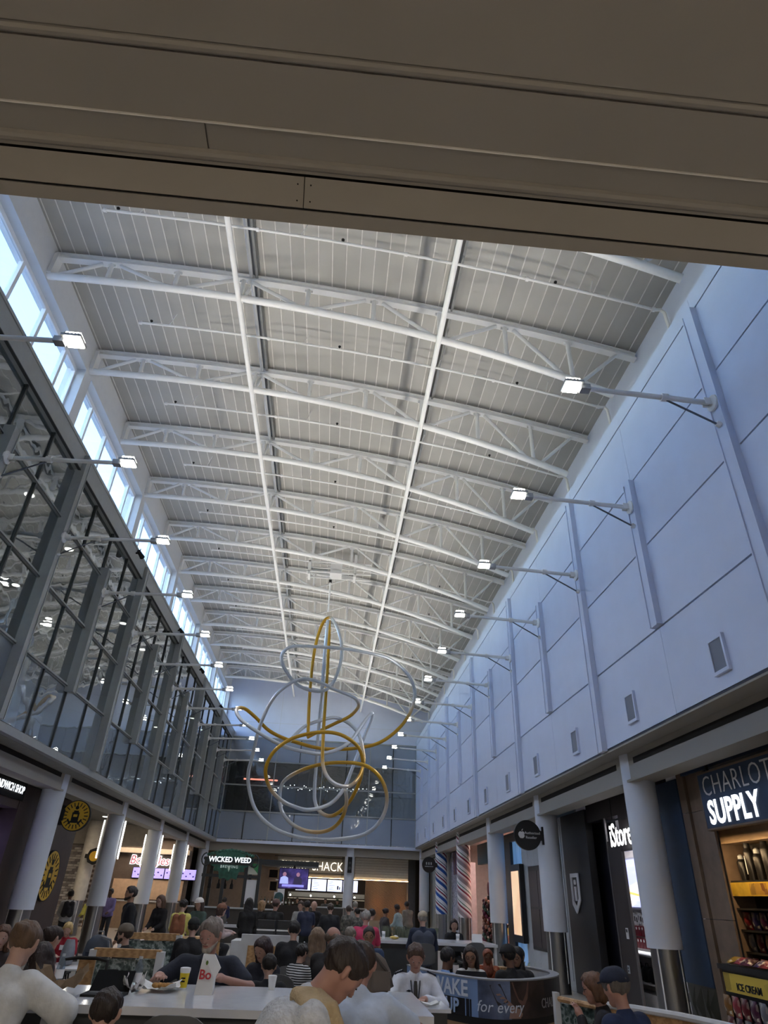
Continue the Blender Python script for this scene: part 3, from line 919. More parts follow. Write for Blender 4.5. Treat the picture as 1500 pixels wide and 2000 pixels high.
# ---- rooms behind the columns
m = MB().box(10.2, 10.4, 1.6, 52, 0, 4.4).box(6.0, 10.4, -1, 52, 4.18, 4.3)
m.box(7.0, 10.2, 12.9, 13.1, 0, 4.2).box(7.0, 10.2, 19.2, 19.4, 0, 4.2).box(6.9, 10.2, 25.3, 25.5, 0, 4.2).box(6.9, 10.2, 37, 37.2, 0, 4.2).box(6.5, 10.2, 6.2, 6.4, 0, 4.2)
tag(m.obj('wall_shops_right', M_CEIL2), 'plain partition walls and ceiling of the right-hand shops', kind='structure')

# ---- snack shop at the right edge
wall_blue = MB().box(6.6, 6.64, 12.55, 13.5, .58, 3.82).obj('wall_blue', M_NAVY)
tag(wall_blue, 'tall slate blue wall beside the nearest right column', kind='structure')
pl = MB().box(6.62, 6.66, 12.55, 13.5, 0, .58).obj('trim_4', mat('dark_green_stone_plinth', (58, 58, 50), .4, var=.2))
tag(pl, 'dark faceted stone plinth under the blue wall', kind='structure')
for i in range(4):
    y = 12.57 + .23 * i
    MB().add([(6.62, y, .02), (6.62, y + .22, .02), (6.62, y + .22, .56), (6.62, y, .56), (6.575, y + (.08 if i % 2 else .2), .3)],
             [(0, 1, 4), (1, 2, 4), (2, 3, 4), (3, 0, 4), (0, 3, 2, 1)]).obj('facet', MATS['dark_green_stone_plinth'], pl)
fr = MB().box(6.68, 6.70, 11.6, 12.55, 0, 4.2).obj('trim_5', M_BLKPANEL)
tag(fr, 'brown stone jamb of the snack shop entrance', kind='structure')
for (ya, yb, x) in ((12.30, 12.54, 6.62), (12.12, 12.27, 6.66), (11.62, 12.09, 6.64)):
    for za, zb2 in ((0, 1.55), (1.56, 3.2), (3.21, 4.15)):
        MB().box(x, 6.69, ya, yb, za, zb2).obj('stone_panel', M_BROWN, fr)
MB().box(6.6, 6.72, 6.4, 12.32, 3.83, 4.18).obj('stone_lintel', M_NAVY, fr)
sign = thing('shop_sign', 'slate blue hanging sign with two lines of white capitals over the snack shop', 'sign', (6.5, 9.6, 3.28), group=None)
MB().box(-.06, .06, -1.85, 1.85, -.42, .42).obj('board', M_NAVY, sign)
MB().box(-.065, .065, -1.87, 1.87, -.45, -.42).box(-.065, .065, -1.87, 1.87, .42, .45).box(-.065, .065, 1.85, 1.88, -.45, .45).obj('edge_trim', M_BROWN, sign)
text('lettering', 'CHARLOTTE', .45, (6.43, 11.34, 3.48), FACE_HALL_R, M_WHITE, sign, align='LEFT', spacing=1.08, bold=-.006, sx=.9)
text('lettering', 'SUPPLY', .50, (6.43, 11.30, 3.07), FACE_HALL_R, M_WHITE_E, sign, align='LEFT', bold=.014, spacing=1.04, sx=.86)
for y in (8.6, 11.2):
    MB().box(-.02, .02, y - 9.6 - .02, y - 9.6 + .02, .45, .9).obj('hanger', M_BLKPANEL, sign)
# back shelves
sh = thing('snack_shelf', 'tall dark shelving full of snacks inside the snack shop', 'shelf', (7.3, 10.7, 0))
MB().box(.5, .56, -2.4, 2.1, 0, 3.0).obj('back_panel', M_DARKWALL, sh)
for z in (.14, .45, .76, 1.10, 1.42, 1.74, 2.16):
    MB().box(.0 if z < 1.0 else .12, .52, -2.4, 2.1, z - .03, z).obj('shelf_board', M_BLKPANEL, sh)
MB().box(.10, .13, -2.4, 2.1, 1.92, 2.13).obj('header_strip', mat('yellow_shelf_header', (206, 172, 52), .5, var=.2, scale=5), sh)
MB().box(.0, .5, 2.08, 2.12, 0, 3.0).obj('side_panel', M_BROWN, sh)
MB().box(.08, .52, -2.4, 2.1, 2.75, 3.0).obj('canopy', mat('warm_canopy_panel', (160, 134, 104), .6), sh)
area_light('shelf_light', sh, (-.25, .3, 2.72), (0, math.radians(-25), 0), .1, 3.6, 20, (255, 214, 160))
for i in range(5):
    a = -2.0 + .75 * i
    MB().box(.098, .101, a, a + .5, 1.94, 2.11).obj('printed_picture', pattern_mat('snack_print', 'voronoi', [(0, (92, 30, 22)), (.5, (190, 150, 60)), (1, (70, 60, 40))], 9), sh)
bag_cols = [(116, 28, 40), (150, 40, 44), (84, 30, 66), (186, 150, 60), (130, 132, 140), (160, 110, 50), (60, 50, 110), (170, 60, 70), (196, 190, 170)]
def pillow_mesh(w, h, d, material):
    m = MB()
    n = 5
    vs, fs = [], []
    for side in (1, -1):
        for i in range(n + 1):
            for j in range(n + 1):
                u, v = i / n, j / n
                b = (math.sin(math.pi * u) * math.sin(math.pi * min(1, max(0, (v - .08) / .84)))) ** .55 if 0 < u < 1 and .08 < v < .92 else 0
                vs.append((side * d / 2 * b, (u - .5) * w * (1 - .06 * math.sin(math.pi * v)), v * h))
    k = (n + 1) ** 2
    for i in range(n):
        for j in range(n):
            a = i * (n + 1) + j
            fs.append((a, a + n + 1, a + n + 2, a + 1))
            fs.append((k + a, k + a + 1, k + a + n + 2, k + a + n + 1))
    m.add(vs, fs)
    return m.mesh('snack_bag', material, True)
bag_m = [pillow_mesh(.2, .26, .1, pattern_mat('bag_print_%d' % i, 'voronoi', [(0, c), (.55, tuple(int(v * .7) for v in c)), (.8, (200, 190, 170)), (1, c)], 14, .3)) for i, c in enumerate(bag_cols)]
cn = ['crimson', 'red', 'plum', 'gold', 'silver', 'amber', 'violet', 'rose', 'cream']
for z, row in ((.14, 'lowest'), (.45, 'second lowest'), (.76, 'middle'), (1.10, 'third from the top'), (1.42, 'second from the top')):
    for i in range(9):
        c = (i * 5 + int(z * 20)) % 9
        y = 12.66 - .235 * i
        o = link('snack_bag', bag_m[c], None, (7.38 if z < 1 else 7.52, y, z + .002))
        o.rotation_euler = (0, rng.uniform(-.1, .05), rng.uniform(-.12, .12))
        tag(o, '%s foil snack bag, %s from the left on the %s shelf' % (cn[c], ORD[i], row), 'snack bag', 'snack bags on the shelves')
# tumblers and bags on the top shelf
for i in range(7):
    y = 12.6 - .26 * i
    h = (.42, .62, .5, .66, .56, .4, .6)[i]
    t = thing('tumbler', 'tall black drink tumbler, %s from the left on the top snack shop shelf' % ORD[i], 'tumbler', (7.6, y, 2.16), group='black tumblers')
    MB().lathe([(.06, 0), (.085, h * .7), (.08, h * .72), (.05, h * .84)], 14).obj('body', mat('matte_black_tumbler', (26, 25, 25), .35, var=.2), t, True)
    MB().lathe([(.055, h * .8), (.05, h * .95), (.02, h)], 14).obj('lid', M_BLKPANEL if i % 2 else M_GREYTILE, t, True)
    if i % 3 == 1:
        MB().box(-.088, -.086, -.012, .012, h * .15, h * .62).obj('stripe', M_WHITE, t)
# ice cream chest
ic = thing('ice_cream_freezer', 'yellow fronted ice cream freezer at the snack shop entrance', 'freezer', (6.42, 11.15, 0))
MB().box(0, .22, -.7, .72, 0, .9).obj('body', M_BLKPANEL, ic)
MB().box(-.02, .0, -.66, .66, .62, .86).obj('front_panel', pattern_mat('yellow_ice_cream_print', 'voronoi', [(0, (206, 178, 70)), (.7, (206, 178, 70)), (.85, (110, 90, 40)), (1, (206, 178, 70))], 5), ic)
MB().box(-.05, .24, -.72, .74, .9, .97).obj('lid_frame', M_BLKPANEL, ic)
MB().box(.0, .2, -.66, .66, .965, .975).obj('glass_lid', M_CLEAR, ic)
text('lettering', 'ICE CREAM', .13, (6.395, 11.15, .70), FACE_HALL_R, M_BLKPANEL, ic, bold=.002)
for i in range(5):
    o = link('snack_bag', bag_m[(3 + 4 * i) % 9], None, (6.36 + .02 * (i % 2), 11.55 - .24 * i, 1.0))
    o.rotation_euler = (0, math.pi / 2 - .25, rng.uniform(-.6, .6))
    tag(o, '%s snack bag lying on the ice cream freezer, %s from the left' % (cn[(3 + 4 * i) % 9], ORD[i]), 'snack bag', 'bags on the freezer')
fb = thing('candy_rack', 'low black candy rack in front of the ice cream freezer', 'rack', (6.28, 11.1, 0))
MB().box(0, .1, -.75, .7, 0, .06).box(.08, .1, -.75, .7, 0, .55).obj('frame', M_BLKPANEL, fb)
for i in range(6):
    for j in range(2):
        c = (i * 2 + j * 5) % 9
        o = link('snack_bag', bag_m[c], None, (6.32, 11.68 - .235 * i, .062 + .264 * j))
        tag(o, '%s candy bag on the low rack, %s row, %s from the left' % (cn[c], ('bottom', 'top')[j], ORD[i]), 'candy bag', 'candy bags on the low rack')

# ---- black phone store
st = MB().box(6.62, 6.8, 17.6, 19.5, 0, 3.82).obj('wall_phone_store', M_BLKPANEL)
tag(st, 'matte black storefront wall with a white door-shaped logo', kind='structure')
MB().box(6.95, 7.05, 16.45, 19.3, 0, 3.82).obj('recess_panel', mat('blue_black_recess', (22, 22, 30), .3), st)
MB().box(6.66, 6.70, 15.62, 16.42, 0, 3.0).obj('door_panel', M_BLKPANEL2, st)
MB().box(6.65, 6.69, 16.40, 16.46, 0, 3.5).box(6.645, 6.69, 15.58, 15.63, 0, 2.75).obj('metal_edge', mat('steel_edge', (120, 118, 120), .3, .8), st)
MB().box(6.68, 6.9, 13.5, 17.6, 3.5, 4.18).obj('lintel', M_BLKPANEL2, st)
MB().box(6.66, 6.72, 13.4, 15.6, 2.75, 3.5).obj('door_head', M_BLKPANEL2, st)
logo = thing('wall_logo', 'white slanted door-shaped logo with an i on the black storefront', 'logo', (6.6, 18.72, 2.0))
def poly_frame(outer, inner, M, depth):
    mb = MB()
    n = len(outer)
    vs = [M @ Vector((x, y, 0)) for x, y in outer] + [M @ Vector((x, y, 0)) for x, y in inner] + [M @ Vector((x, y, depth)) for x, y in outer] + [M @ Vector((x, y, depth)) for x, y in inner]
    fs = []
    for i in range(n):
        j = (i + 1) % n
        fs += [(i, j, n + j, n + i), (2 * n + i, 3 * n + i, 3 * n + j, 2 * n + j), (i, 2 * n + i, 2 * n + j, j), (n + i, n + j, 3 * n + j, 3 * n + i)]
    return mb.add(vs, fs)
Mr = basis((0, 0, 0), *FACE_HALL_R)
poly_frame([(-.3, .4), (.3, .4), (.3, -.22), (-.05, -.5), (-.3, -.5 + .2)], [(-.2, .31), (.2, .31), (.2, -.17), (-.03, -.36), (-.2, -.22)], Mr, .03).obj('outline', M_WHITE, logo)
MB().box(-.03, 0, -.05, .05, -.22, .1).obj('letter_stem', M_WHITE, logo)
MB().cyl((-.03, 0, .2), (0, 0, .2), .06, n=12).obj('letter_dot', M_WHITE, logo)
s2 = thing('store_sign', 'glowing white hanging sign over the black store entrance', 'sign', (6.45, 14.95, 3.0))
text('lettering', 'iStore', .66, (6.43, 15.05, 3.03), FACE_HALL_R, mat('bright_sign_glow', (255, 255, 255), .5, var=0, emit=1.3), s2, extrude=.006, bold=.004, sx=.74)
MB().box(-.02, .0, -.75, .75, .33, .37).box(-.02, 0, -.5, -.46, .37, .8).box(-.02, 0, .46, .5, .37, .8).obj('hanger_bar', M_BLKPANEL, s2)
thm = thing('thermostat', 'small white wall thermostat on the black door panel', 'thermostat', (6.645, 15.92, 1.2))
MB().box(0, .01, -.06, .06, -.1, .1).obj('case', M_WHITE, thm)
MB().box(-.004, 0, -.035, .035, .02, .075).obj('screen', M_BLKPANEL, thm)
for i, y in enumerate((16.75, 16.1)):
    t = thing('wall_socket', 'small grey wall socket low on the black storefront, %s of the two' % ('farther', 'nearer')[i], 'socket', (6.94 if i == 0 else 6.65, y, .55))
    MB().box(-.008, .008, -.045, .045, -.07, .07).obj('plate', M_GREYTILE, t)
    MB().box(-.011, -.008, -.02, .02, -.045, -.01).box(-.011, -.008, -.02, .02, .01, .045).obj('outlet', M_FRAMEDK, t)
# interior of the phone store: bright wall with goods
iw = MB().box(7.6, 7.7, 13.3, 19.15, 0, 4.1).obj('wall_phone_store_back', mat('white_display_wall', (214, 208, 206), .5))
tag(iw, 'white display wall inside the phone store', kind='structure')
area_light('store_light', iw, (7.25, 16.2, 3.7), (0, 0, 0), .3, 3.0, 30, (250, 248, 255))
lb = thing('light_box', 'bright blue and yellow advertising light box in the phone store', 'light box', (7.55, 17.2, 2.2))
MB().box(0, .05, -1.1, 1.1, -.55, .55).obj('frame', M_WHITE, lb)
MB().box(-.01, 0, -1.05, 1.05, -.5, .5).obj('picture', pattern_mat('pale_blue_ad', 'noise', [(0, (150, 160, 235)), (.5, (175, 180, 245)), (.62, (225, 215, 190)), (1, (180, 186, 245))], .8, .5, emit=1.0, stretch=(1, .5, 3)), lb)
MB().add([(-.012, -1.05, -.32), (-.012, 1.05, -.12), (-.012, 1.05, -.16), (-.012, -1.05, -.38)], [(0, 1, 2, 3)]).obj('yellow_band', mat('yellow_ad_band', (232, 200, 110), .5, emit=.8), lb)
for i in range(12):
    y = 17.95 - .11 * i
    z = 1.58 - .02 * (i % 3)
    t = thing('packaged_cable', 'white boxed accessory hanging on the display wall, %s from the left' % ORD[i], 'accessory', (7.58, y, z), group='hanging accessories')
    MB().box(-.03, 0, -.045, .045, -.22, 0).obj('box', M_WHITE, t)
    MB().box(-.034, -.03, -.03, .03, -.15, -.05).obj('picture', M_FRAMEDK if i % 3 else mat('grey_print', (140, 140, 150), .5), t)
    MB().tube([(.02, 0, .02), (-.05, 0, .02), (-.05, 0, .035)], .004, 5).obj('hook', M_STAINLESS, t)
for r, z in ((0, 1.22), (1, .98)):
    for i in range(9):
        t = thing('red_case', 'dark red phone case pack on the display wall, %s row, %s from the left' % (('upper', 'lower')[r], ORD[i]), 'phone case', (7.58, 17.95 - .16 * i, z), group='red phone cases')
        MB().box(-.04, 0, -.07, .07, -.1, .1).obj('pack', mat('dark_red_pack', (122, 24, 40), .4, var=.2, scale=20), t)
        MB().ball((-.045, 0, .05), (.01, .03, .03), 8, 6).obj('product', M_WHITE, t)
ds = thing('display_shelf', 'white shelves with bags below the red cases in the phone store', 'shelf', (7.24, 17.0, 0))
for z in (.28, .80):
    MB().box(0, .35, -1.6, 1.6, z - .03, z).obj('board', M_WHITE, ds)
MB().box(-.01, .0, -1.6, 1.6, .82, .86).obj('edge_light', M_WHITE_E, ds)
MB().box(.0, .35, -1.6, 1.6, 0, .1).obj('plinth', M_WHITE, ds)
for r, z in ((0, .28), (1, .80)):
    pass
for i in range(6):
    t = thing('headphone_case', 'black travel bag on the white display shelf, %s from the left' % ORD[i], 'bag', (7.42, 18.0 - .36 * i, .282), group='black bags on the display shelf')
    m = MB().lathe([(.10, 0), (.13, .03), (.13, .22), (.09, .28)], 12)
    m.obj('body', M_BLKPANEL, t, True)
    MB().tube([(0, -.06, .27), (0, -.05, .34), (0, .05, .34), (0, .06, .27)], .012, 6).obj('handle', M_BLKPANEL, t)

# ---- blue glass shop with the poster
bf = MB().box(6.6, 6.75, 25.2, 26.0, 0, 3.82).box(6.6, 6.75, 23.6, 25.2, 3.55, 3.82).obj('wall_blue_shop', M_BLKPANEL)
tag(bf, 'black frame around the blue lit shop window', kind='structure')
MB().box(6.7, 6.73, 23.75, 25.2, 0, 3.55).obj('lit_glass', pattern_mat('blue_lit_glass', 'noise', [(.3, (92, 140, 196)), (.7, (126, 172, 220))], .6, .15, emit=.22, stretch=(1, 4, .2)), bf)
tw = MB().box(6.62, 6.8, 19.5, 23.75, 0, 3.82).obj('wall_tiled', M_GREYTILE)
tag(tw, 'pale tiled wall with a dark shutter between white columns', kind='structure')
for j in range(6):
    for i in range(6):
        y, z = 19.62 + .69 * i, .02 + .63 * j
        if 20.9 < y + .3 < 23.1 and .4 < z + .3 < 2.7: continue
        MB().box(6.605, 6.62, y, y + .68, z, z + .62).obj('tile', M_GREYTILE, tw)
pc = thing('poster_case', 'black framed glowing cream poster case on the blue glass', 'poster', (6.44, 24.15, 1.65))
MB().box(0, .15, -.62, .62, -1.05, 1.15).obj('case', M_BLKPANEL, pc)
MB().box(-.01, 0, -.46, .46, -.85, .95).obj('poster', pattern_mat('cream_poster', 'noise', [(.3, (236, 206, 170)), (.6, (222, 182, 146)), (.9, (200, 190, 190))], .7, .4, emit=.55), pc)
sd = thing('shutter_door', 'dark brown shutter of four tall panels in the tiled wall', 'shutter', (6.58, 22.0, .5))
MB().box(0, .06, -1.0, 1.0, 0, 2.2).obj('frame', M_BLKPANEL, sd)
for i in range(2):
    for j in range(2):
        MB().box(-.02, 0, -.93 + .95 * i, -.02 + .95 * i, .08 + 1.02 * j, 1.04 + 1.02 * j).obj('panel', mat('dark_bronze_panel', (72, 64, 66), .35, .3), sd)
# round black reseller sign
rs = thing('round_sign', 'round black sign with a white fruit logo and two lines of small text', 'sign', (5.47, 18.95, 3.27))
Mc = basis((0, 0, 0), *FACE_CAM)
MB().cyl((0, -.05, 0), (0, .05, 0), .37, n=40).obj('disc', M_BLKPANEL, rs, True)
MB().box(.34, .46, -.03, .03, -.12, .12).box(.40, .46, -.04, .04, -.22, .22).obj('bracket', M_BLKPANEL, rs)
ap = MB()
outl = []
for i in range(40):
    a = 2 * math.pi * i / 40
    r = .092 * (1 - .10 * math.cos(2 * a) * 0)
    x, y = r * math.cos(a), r * math.sin(a) * 1.02
    if abs(a - math.pi / 2) < .5: y -= .022 * (1 - abs(a - math.pi / 2) / .5)
    if abs(a - 3 * math.pi / 2) < .45: y += .014 * (1 - abs(a - 3 * math.pi / 2) / .45)
    y -= .0
    x *= 1 - .22 * max(0, -y / .092)
    dx, dy = x - .125, y - .012
    if dx * dx + dy * dy < .055 ** 2:
        x = .125 - math.sqrt(max(0, .055 ** 2 - dy * dy))
    outl.append((x, y))
ap.prism(outl, basis((-.17, -.052, .0), *FACE_CAM), .006)
ap.prism([(.0, .10), (.012, .13), (.045, .15), (.04, .12), (.02, .10)], basis((-.17, -.052, 0), *FACE_CAM), .006)
ap.obj('apple_mark', M_WHITE, rs)
text('lettering', 'Authorized', .095, (5.60, 18.895, 3.32), FACE_CAM, M_WHITE, rs)
text('lettering', 'Reseller', .095, (5.565, 18.895, 3.21), FACE_CAM, M_WHITE, rs)

# ---- candy shop
cb = MB().box(8.6, 8.7, 25.5, 37, 0, 4.1).obj('wall_candy', pattern_mat('pink_candy_wallpaper', 'dots', [(0, (96, 40, 44)), (.26, (236, 178, 168)), (1, (236, 178, 168))], 2.6, .6))
tag(cb, 'pink wallpaper with scattered sweets inside the candy shop', kind='structure')
area_light('candy_light', cb, (7.6, 31.5, 3.9), (0, 0, 0), .8, 6, 80, (255, 226, 214))
tf = MB().box(6.7, 6.9, 25.5, 31.2, 3.05, 3.82).obj('trim_6', mat('dark_teal_fascia', (18, 66, 74), .5))
tag(tf, 'dark teal fascia over the candy shop opening', kind='structure')
cs = thing('candy_shelf', 'white candy shop shelves with jars and bright sweets', 'shelf', (8.2, 30.5, 0))
for z in (.5, .9, 1.3, 1.7):
    MB().box(0, .4, -2.5, 4.0, z - .03, z).obj('board', M_WHITE, cs)
MB().box(.05, .4, -2.5, 4.0, 1.75, 2.1).obj('picture_panel', pattern_mat('orange_candy_print', 'voronoi', [(0, (220, 120, 60)), (.5, (240, 190, 90)), (1, (200, 80, 100))], 4, emit=.3), cs)
jar_c = [(190, 60, 40), (220, 150, 50), (130, 40, 60), (230, 200, 120), (90, 50, 40)]
for r, z in enumerate((.5, .9, 1.3)):
    for i in range(11):
        t = thing('candy_jar', 'glass candy jar, %s from the left on the %s candy shelf' % (ORD[i], ('lowest', 'middle', 'top')[r]), 'jar', (8.35, 34.2 - .52 * i, z), group='candy jars')
        MB().lathe([(.11, 0), (.13, .03), (.13, .22), (.09, .26)], 12).obj('sweets', mat('sweets_%d' % ((i + r) % 5), jar_c[(i + r) % 5], .3, var=.4, scale=40), t, True)
        MB().lathe([(.1, .26), (.1, .3), (.03, .32)], 12).obj('lid', M_BLKPANEL, t, True)
ct = thing('lollipop_tree', 'tall display tree covered in dark wrapped sweets by the candy shop', 'display', (6.9, 30.2, 0))
MB().cyl((0, 0, 0), (0, 0, 1.9), .06, n=10).lathe([(.3, 0), (.3, .04), (.06, .06)], 14).obj('pole', M_BLKPANEL, ct)
me_s = [MB().ball((0, 0, 0), (.07, .07, .08), 8, 6).mesh('sweet', mat('wrapped_sweet_%d' % i, c, .25, var=.3, scale=30), True) for i, c in enumerate(((70, 40, 46), (110, 62, 50), (56, 74, 66), (150, 110, 96), (90, 34, 60)))]
for i in range(90):
    a, z = i * 2.4, .25 + 1.55 * i / 90
    link('sweet', me_s[i % 5], ct, (.27 * math.cos(a) * (1 - .25 * i / 90), .27 * math.sin(a) * (1 - .25 * i / 90), z))
MB().ball((0, 0, 2.15), (.05, .16, .26), 14, 10).obj('topper', mat('maroon_lollipop', (92, 34, 40), .3), ct, True)
# ---- patterned wall, poster and plain wall farther on
pw = MB().box(6.62, 6.8, 34.6, 37.3, 0, 3.82).obj('wall_scribble', pattern_mat('grey_scribble_print', 'noise', [(.4, (196, 196, 206)), (.5, (104, 102, 122)), (.58, (190, 188, 200))], 9, .6))
tag(pw, 'wall printed with grey scribbles between the striped columns', kind='structure')
jm = MB().box(6.62, 6.85, 32.4, 34.6, 0, 3.2).obj('wall_jamb', mat('pale_pink_jamb', (206, 190, 190), .6))
tag(jm, 'pale pink jamb beside the pink striped column', kind='structure')
po = thing('striped_banner', 'purple striped banner above the scribble wall', 'banner', (6.58, 35.6, 3.3))
for i, c in enumerate(((96, 70, 84), (150, 90, 80), (60, 60, 110), (180, 150, 130), (110, 50, 80), (70, 64, 104), (140, 110, 96), (84, 50, 90))):
    MB().box(0, .03, -.9 + .225 * i, -.9 + .225 * (i + 1), -.5, .5).obj('stripe', mat('banner_stripe_%d' % i, c, .6), po)
pp = thing('framed_poster', 'dark framed black and white poster beside the pink striped column', 'poster', (6.56, 33.4, 3.25))
MB().box(0, .05, -.7, .7, -.5, .55).obj('frame', M_BLKPANEL, pp)
MB().box(-.006, 0, -.5, .4, -.2, .45).obj('picture', pattern_mat('grey_portrait_print', 'noise', [(.35, (30, 28, 40)), (.6, (150, 146, 160))], 3), pp)
MB().box(-.006, 0, -.5, .5, -.42, -.3).obj('caption_strip', M_WHITE, pp)
gw = MB().box(6.55, 6.8, 37.3, 44.5, 0, 3.82).obj('wall_plain', mat('grey_green_wall', (150, 156, 154), .6))
tag(gw, 'plain grey wall in the far right corner', kind='structure')
r2 = thing('round_sign', 'round black sign with small white figures by the blue striped column', 'sign', (5.42, 37.2, 3.22))
MB().cyl((0, -.05, 0), (0, .05, 0), .36, n=32).obj('disc', M_BLKPANEL, r2, True)
MB().box(.34, .44, -.03, .03, -.1, .1).obj('bracket', M_BLKPANEL, r2)
for i in range(3):
    MB().box(-.16 + .12 * i, -.1 + .12 * i, -.056, -.05, .0, .12).obj('figure', M_GREYTILE, r2)
MB().box(-.22, .22, -.056, -.05, -.09, -.06).obj('line', M_GREYTILE, r2)

# ================================================================ FAR END
m = MB().box(-14, 14, 51.9, 52.1, 0, 4.4).box(-14, 14, FAR + 1.0, 52, 4.05, 4.2)
tag(m.obj('wall_far_lower', M_DARKWALL), 'dark back wall of the far food counters', kind='structure')
bw = MB().box(-7.6, -2.6, 46.2, 46.4, 0, 4.1).obj('wall_bar_back', mat('bar_back_wall', (150, 130, 112), .7))
tag(bw, 'pale brown wall behind the beer kiosk', kind='structure')
sg = MB().box(-2.9, 5.4, 45.45, 45.7, 2.62, 3.78).obj('trim_7', mat('grey_slat_backing', (120, 118, 112), .7))
tag(sg, 'pale slatted fascia above the far burger counter', kind='structure')
for j in range(8):
    MB().box(-2.9, 1.1, 45.40, 45.45, 2.64 + .143 * j, 2.77 + .143 * j).obj('slat', mat('grey_wood_slat', (160, 154, 142), .6, var=.12, stretch=(1, 8, 8)), sg)
    MB().box(1.95, 5.4, 45.40, 45.45, 2.64 + .143 * j, 2.77 + .143 * j).obj('slat', mat('pale_wood_slat', (206, 206, 200), .6, var=.1, stretch=(1, 8, 8)), sg)
MB().box(-2.9, 5.3, 45.34, 45.40, 2.57, 2.60).obj('led_strip', mat('warm_led_strip', (255, 214, 160), .5, var=0, emit=4), sg)
hs = thing('burger_sign', 'glowing warm white capitals on the far slatted fascia', 'sign', (.1, 45.3, 3.2))
text('lettering', 'SHAKE SHACK', .70, (1.20, 45.27, 3.18), FACE_CAM, mat('warm_sign_letters', (255, 244, 225), .5, var=0, emit=1.0), hs, align='RIGHT', sx=.86, bold=-.006)
MB().box(-3.2, 1.25, -.01, 0, -.40, -.36).box(1.22, 1.25, -.01, 0, -.4, .5).box(-3.2, 1.25, -.01, 0, .46, .5).obj('sign_frame', M_FRAMEDK, hs)
for i in range(4):
    t = thing('menu_screen', 'bright pale blue menu screen above the burger counter, %s from the left' % ORD[i], 'screen', (-1.2 + .98 * i, 45.9, 2.2), group='burger menu screens')
    MB().box(-.47, .47, 0, .06, -.33, .33).obj('case', M_BLKPANEL, t)
    MB().box(-.45, .45, -.01, 0, -.31, .31).obj('screen', mat('menu_screen_glow', (196, 208, 240), .4, var=.04, emit=1.0), t)
    for j in range(5):
        MB().box(-.38, -.1 + .06 * (j % 3), -.014, -.01, .2 - .1 * j, .22 - .1 * j).obj('menu_line', mat('menu_text_grey', (120, 126, 150), .5, emit=.3), t)
    if i == 2:
        MB().box(.15, .24, -.014, -.01, -.2, 0).box(.28, .34, -.014, -.01, -.2, -.05).obj('drink_picture', M_DARKWALL, t)
wdw = MB().box(2.7, 5.5, 46.2, 46.4, 0, 2.62).obj('wall_wood', M_WOODP)
tag(wdw, 'warm wooden wall under the far right fascia', kind='structure')
for i, x in enumerate((3.5, 4.9)):
    t = downlight(x, 45.85, 2.6, 'warm downlight washing the wooden wall, %s of the two' % ('left', 'right')[i], None, .06)
    area_light('wash', t, (0, .1, -.05), (math.radians(-25), 0, 0), .1, .1, 14, (255, 190, 130), math.radians(90))
kp = MB().box(5.3, 5.75, 45.3, 46.4, 0, 4.0).obj('wall_pier', mat('charcoal_pier', (74, 76, 80), .6))
tag(kp, 'charcoal pier at the right end of the far counters', kind='structure')
kc = thing('burger_counter', 'long counter of the burger shop under the menu screens', 'counter', (.4, 45.0, 0))
MB().box(-3.1, 2.3, 0, .6, 0, 1.02).obj('front', mat('dark_counter_front', (70, 66, 62), .6), kc)
MB().box(-3.15, 2.35, -.05, .65, 1.02, 1.08).obj('top', M_GREYTILE, kc)
kh = thing('kitchen_hood', 'stainless kitchen hood behind the burger counter', 'hood', (.2, 48.5, 1.55))
MB().box(-2.4, 2.6, 0, .8, 0, .25).obj('hood', M_GREYTILE, kh)
MB().box(-2.4, 2.6, -.05, 0, -.12, -.06).obj('rail', M_STEEL, kh)
for i, x in enumerate((-2.2, -.9, .6, 1.9)):
    t = thing('pendant_light', 'tiny bright pendant light in the burger kitchen, %s from the left' % ORD[i], 'light', (x + .2, 47.4, 1.62))
    MB().ball((0, 0, 0), .05, 10, 8).obj('bulb', M_DL, t)
    MB().cyl((0, 0, .04), (0, 0, 2.4), .008, n=6).obj('cord', M_BLACK, t)
sc_col = thing('loudspeaker', 'black loudspeaker on the middle column of the far wall', 'speaker', (1.55, FAR + .25, 3.3))
MB().box(-.13, .13, -.12, 0, -.42, .42).obj('cabinet', M_BLACK, sc_col)
MB().cyl((0, -.125, .1), (0, -.115, .1), .07, n=14).cyl((0, -.125, -.18), (0, -.115, -.18), .09, n=14).obj('cone', M_FRAMEDK, sc_col)
area_light('kitchen_light', kc, (0, 3.0, 3.9), (0, 0, 0), 5, 2.5, 70, (255, 238, 214))

# ================================================================ BEER KIOSK
M_KIOSK = mat('dark_grey_kiosk_steel', (44, 48, 50), .45)
kk = thing('beer_kiosk', 'dark steel beer kiosk frame with canopy beam', 'kiosk', (-3.0, 34.0, 0))
for x in (-2.45, -1.55, -.55, .05):
    MB().box(x - .07, x + .07, -.07, .07, 0, 2.95).obj('post', M_KIOSK, kk)
for x in (-2.45, -.55):
    MB().box(x - .07, x + .07, 2.0, 2.14, 0, 2.95).obj('post', M_KIOSK, kk)
MB().box(-2.55, .1, -.08, .08, 2.2, 2.32).obj('rail', M_KIOSK, kk)
MB().box(-2.55, .1, -.08, .08, 2.88, 3.0).obj('beam', M_KIOSK, kk)
MB().box(.1, 2.75, -.12, 2.2, 2.78, 2.98).obj('canopy', M_KIOSK, kk)
MB().box(-2.6, .1, .1, 2.2, 2.9, 2.98).obj('canopy', M_KIOSK, kk)
MB().box(-.5, .0, -.03, .03, 1.2, 2.15).obj('white_panel', M_WHITE, kk)
MB().add([(-.5, -.035, 2.36), (0, -.035, 2.36), (0, -.035, 2.8), (-.5, -.035, 2.8)], [(0, 1, 2, 3)]).obj('pale_panel', mat('pale_green_panel', (196, 200, 186), .6), kk)
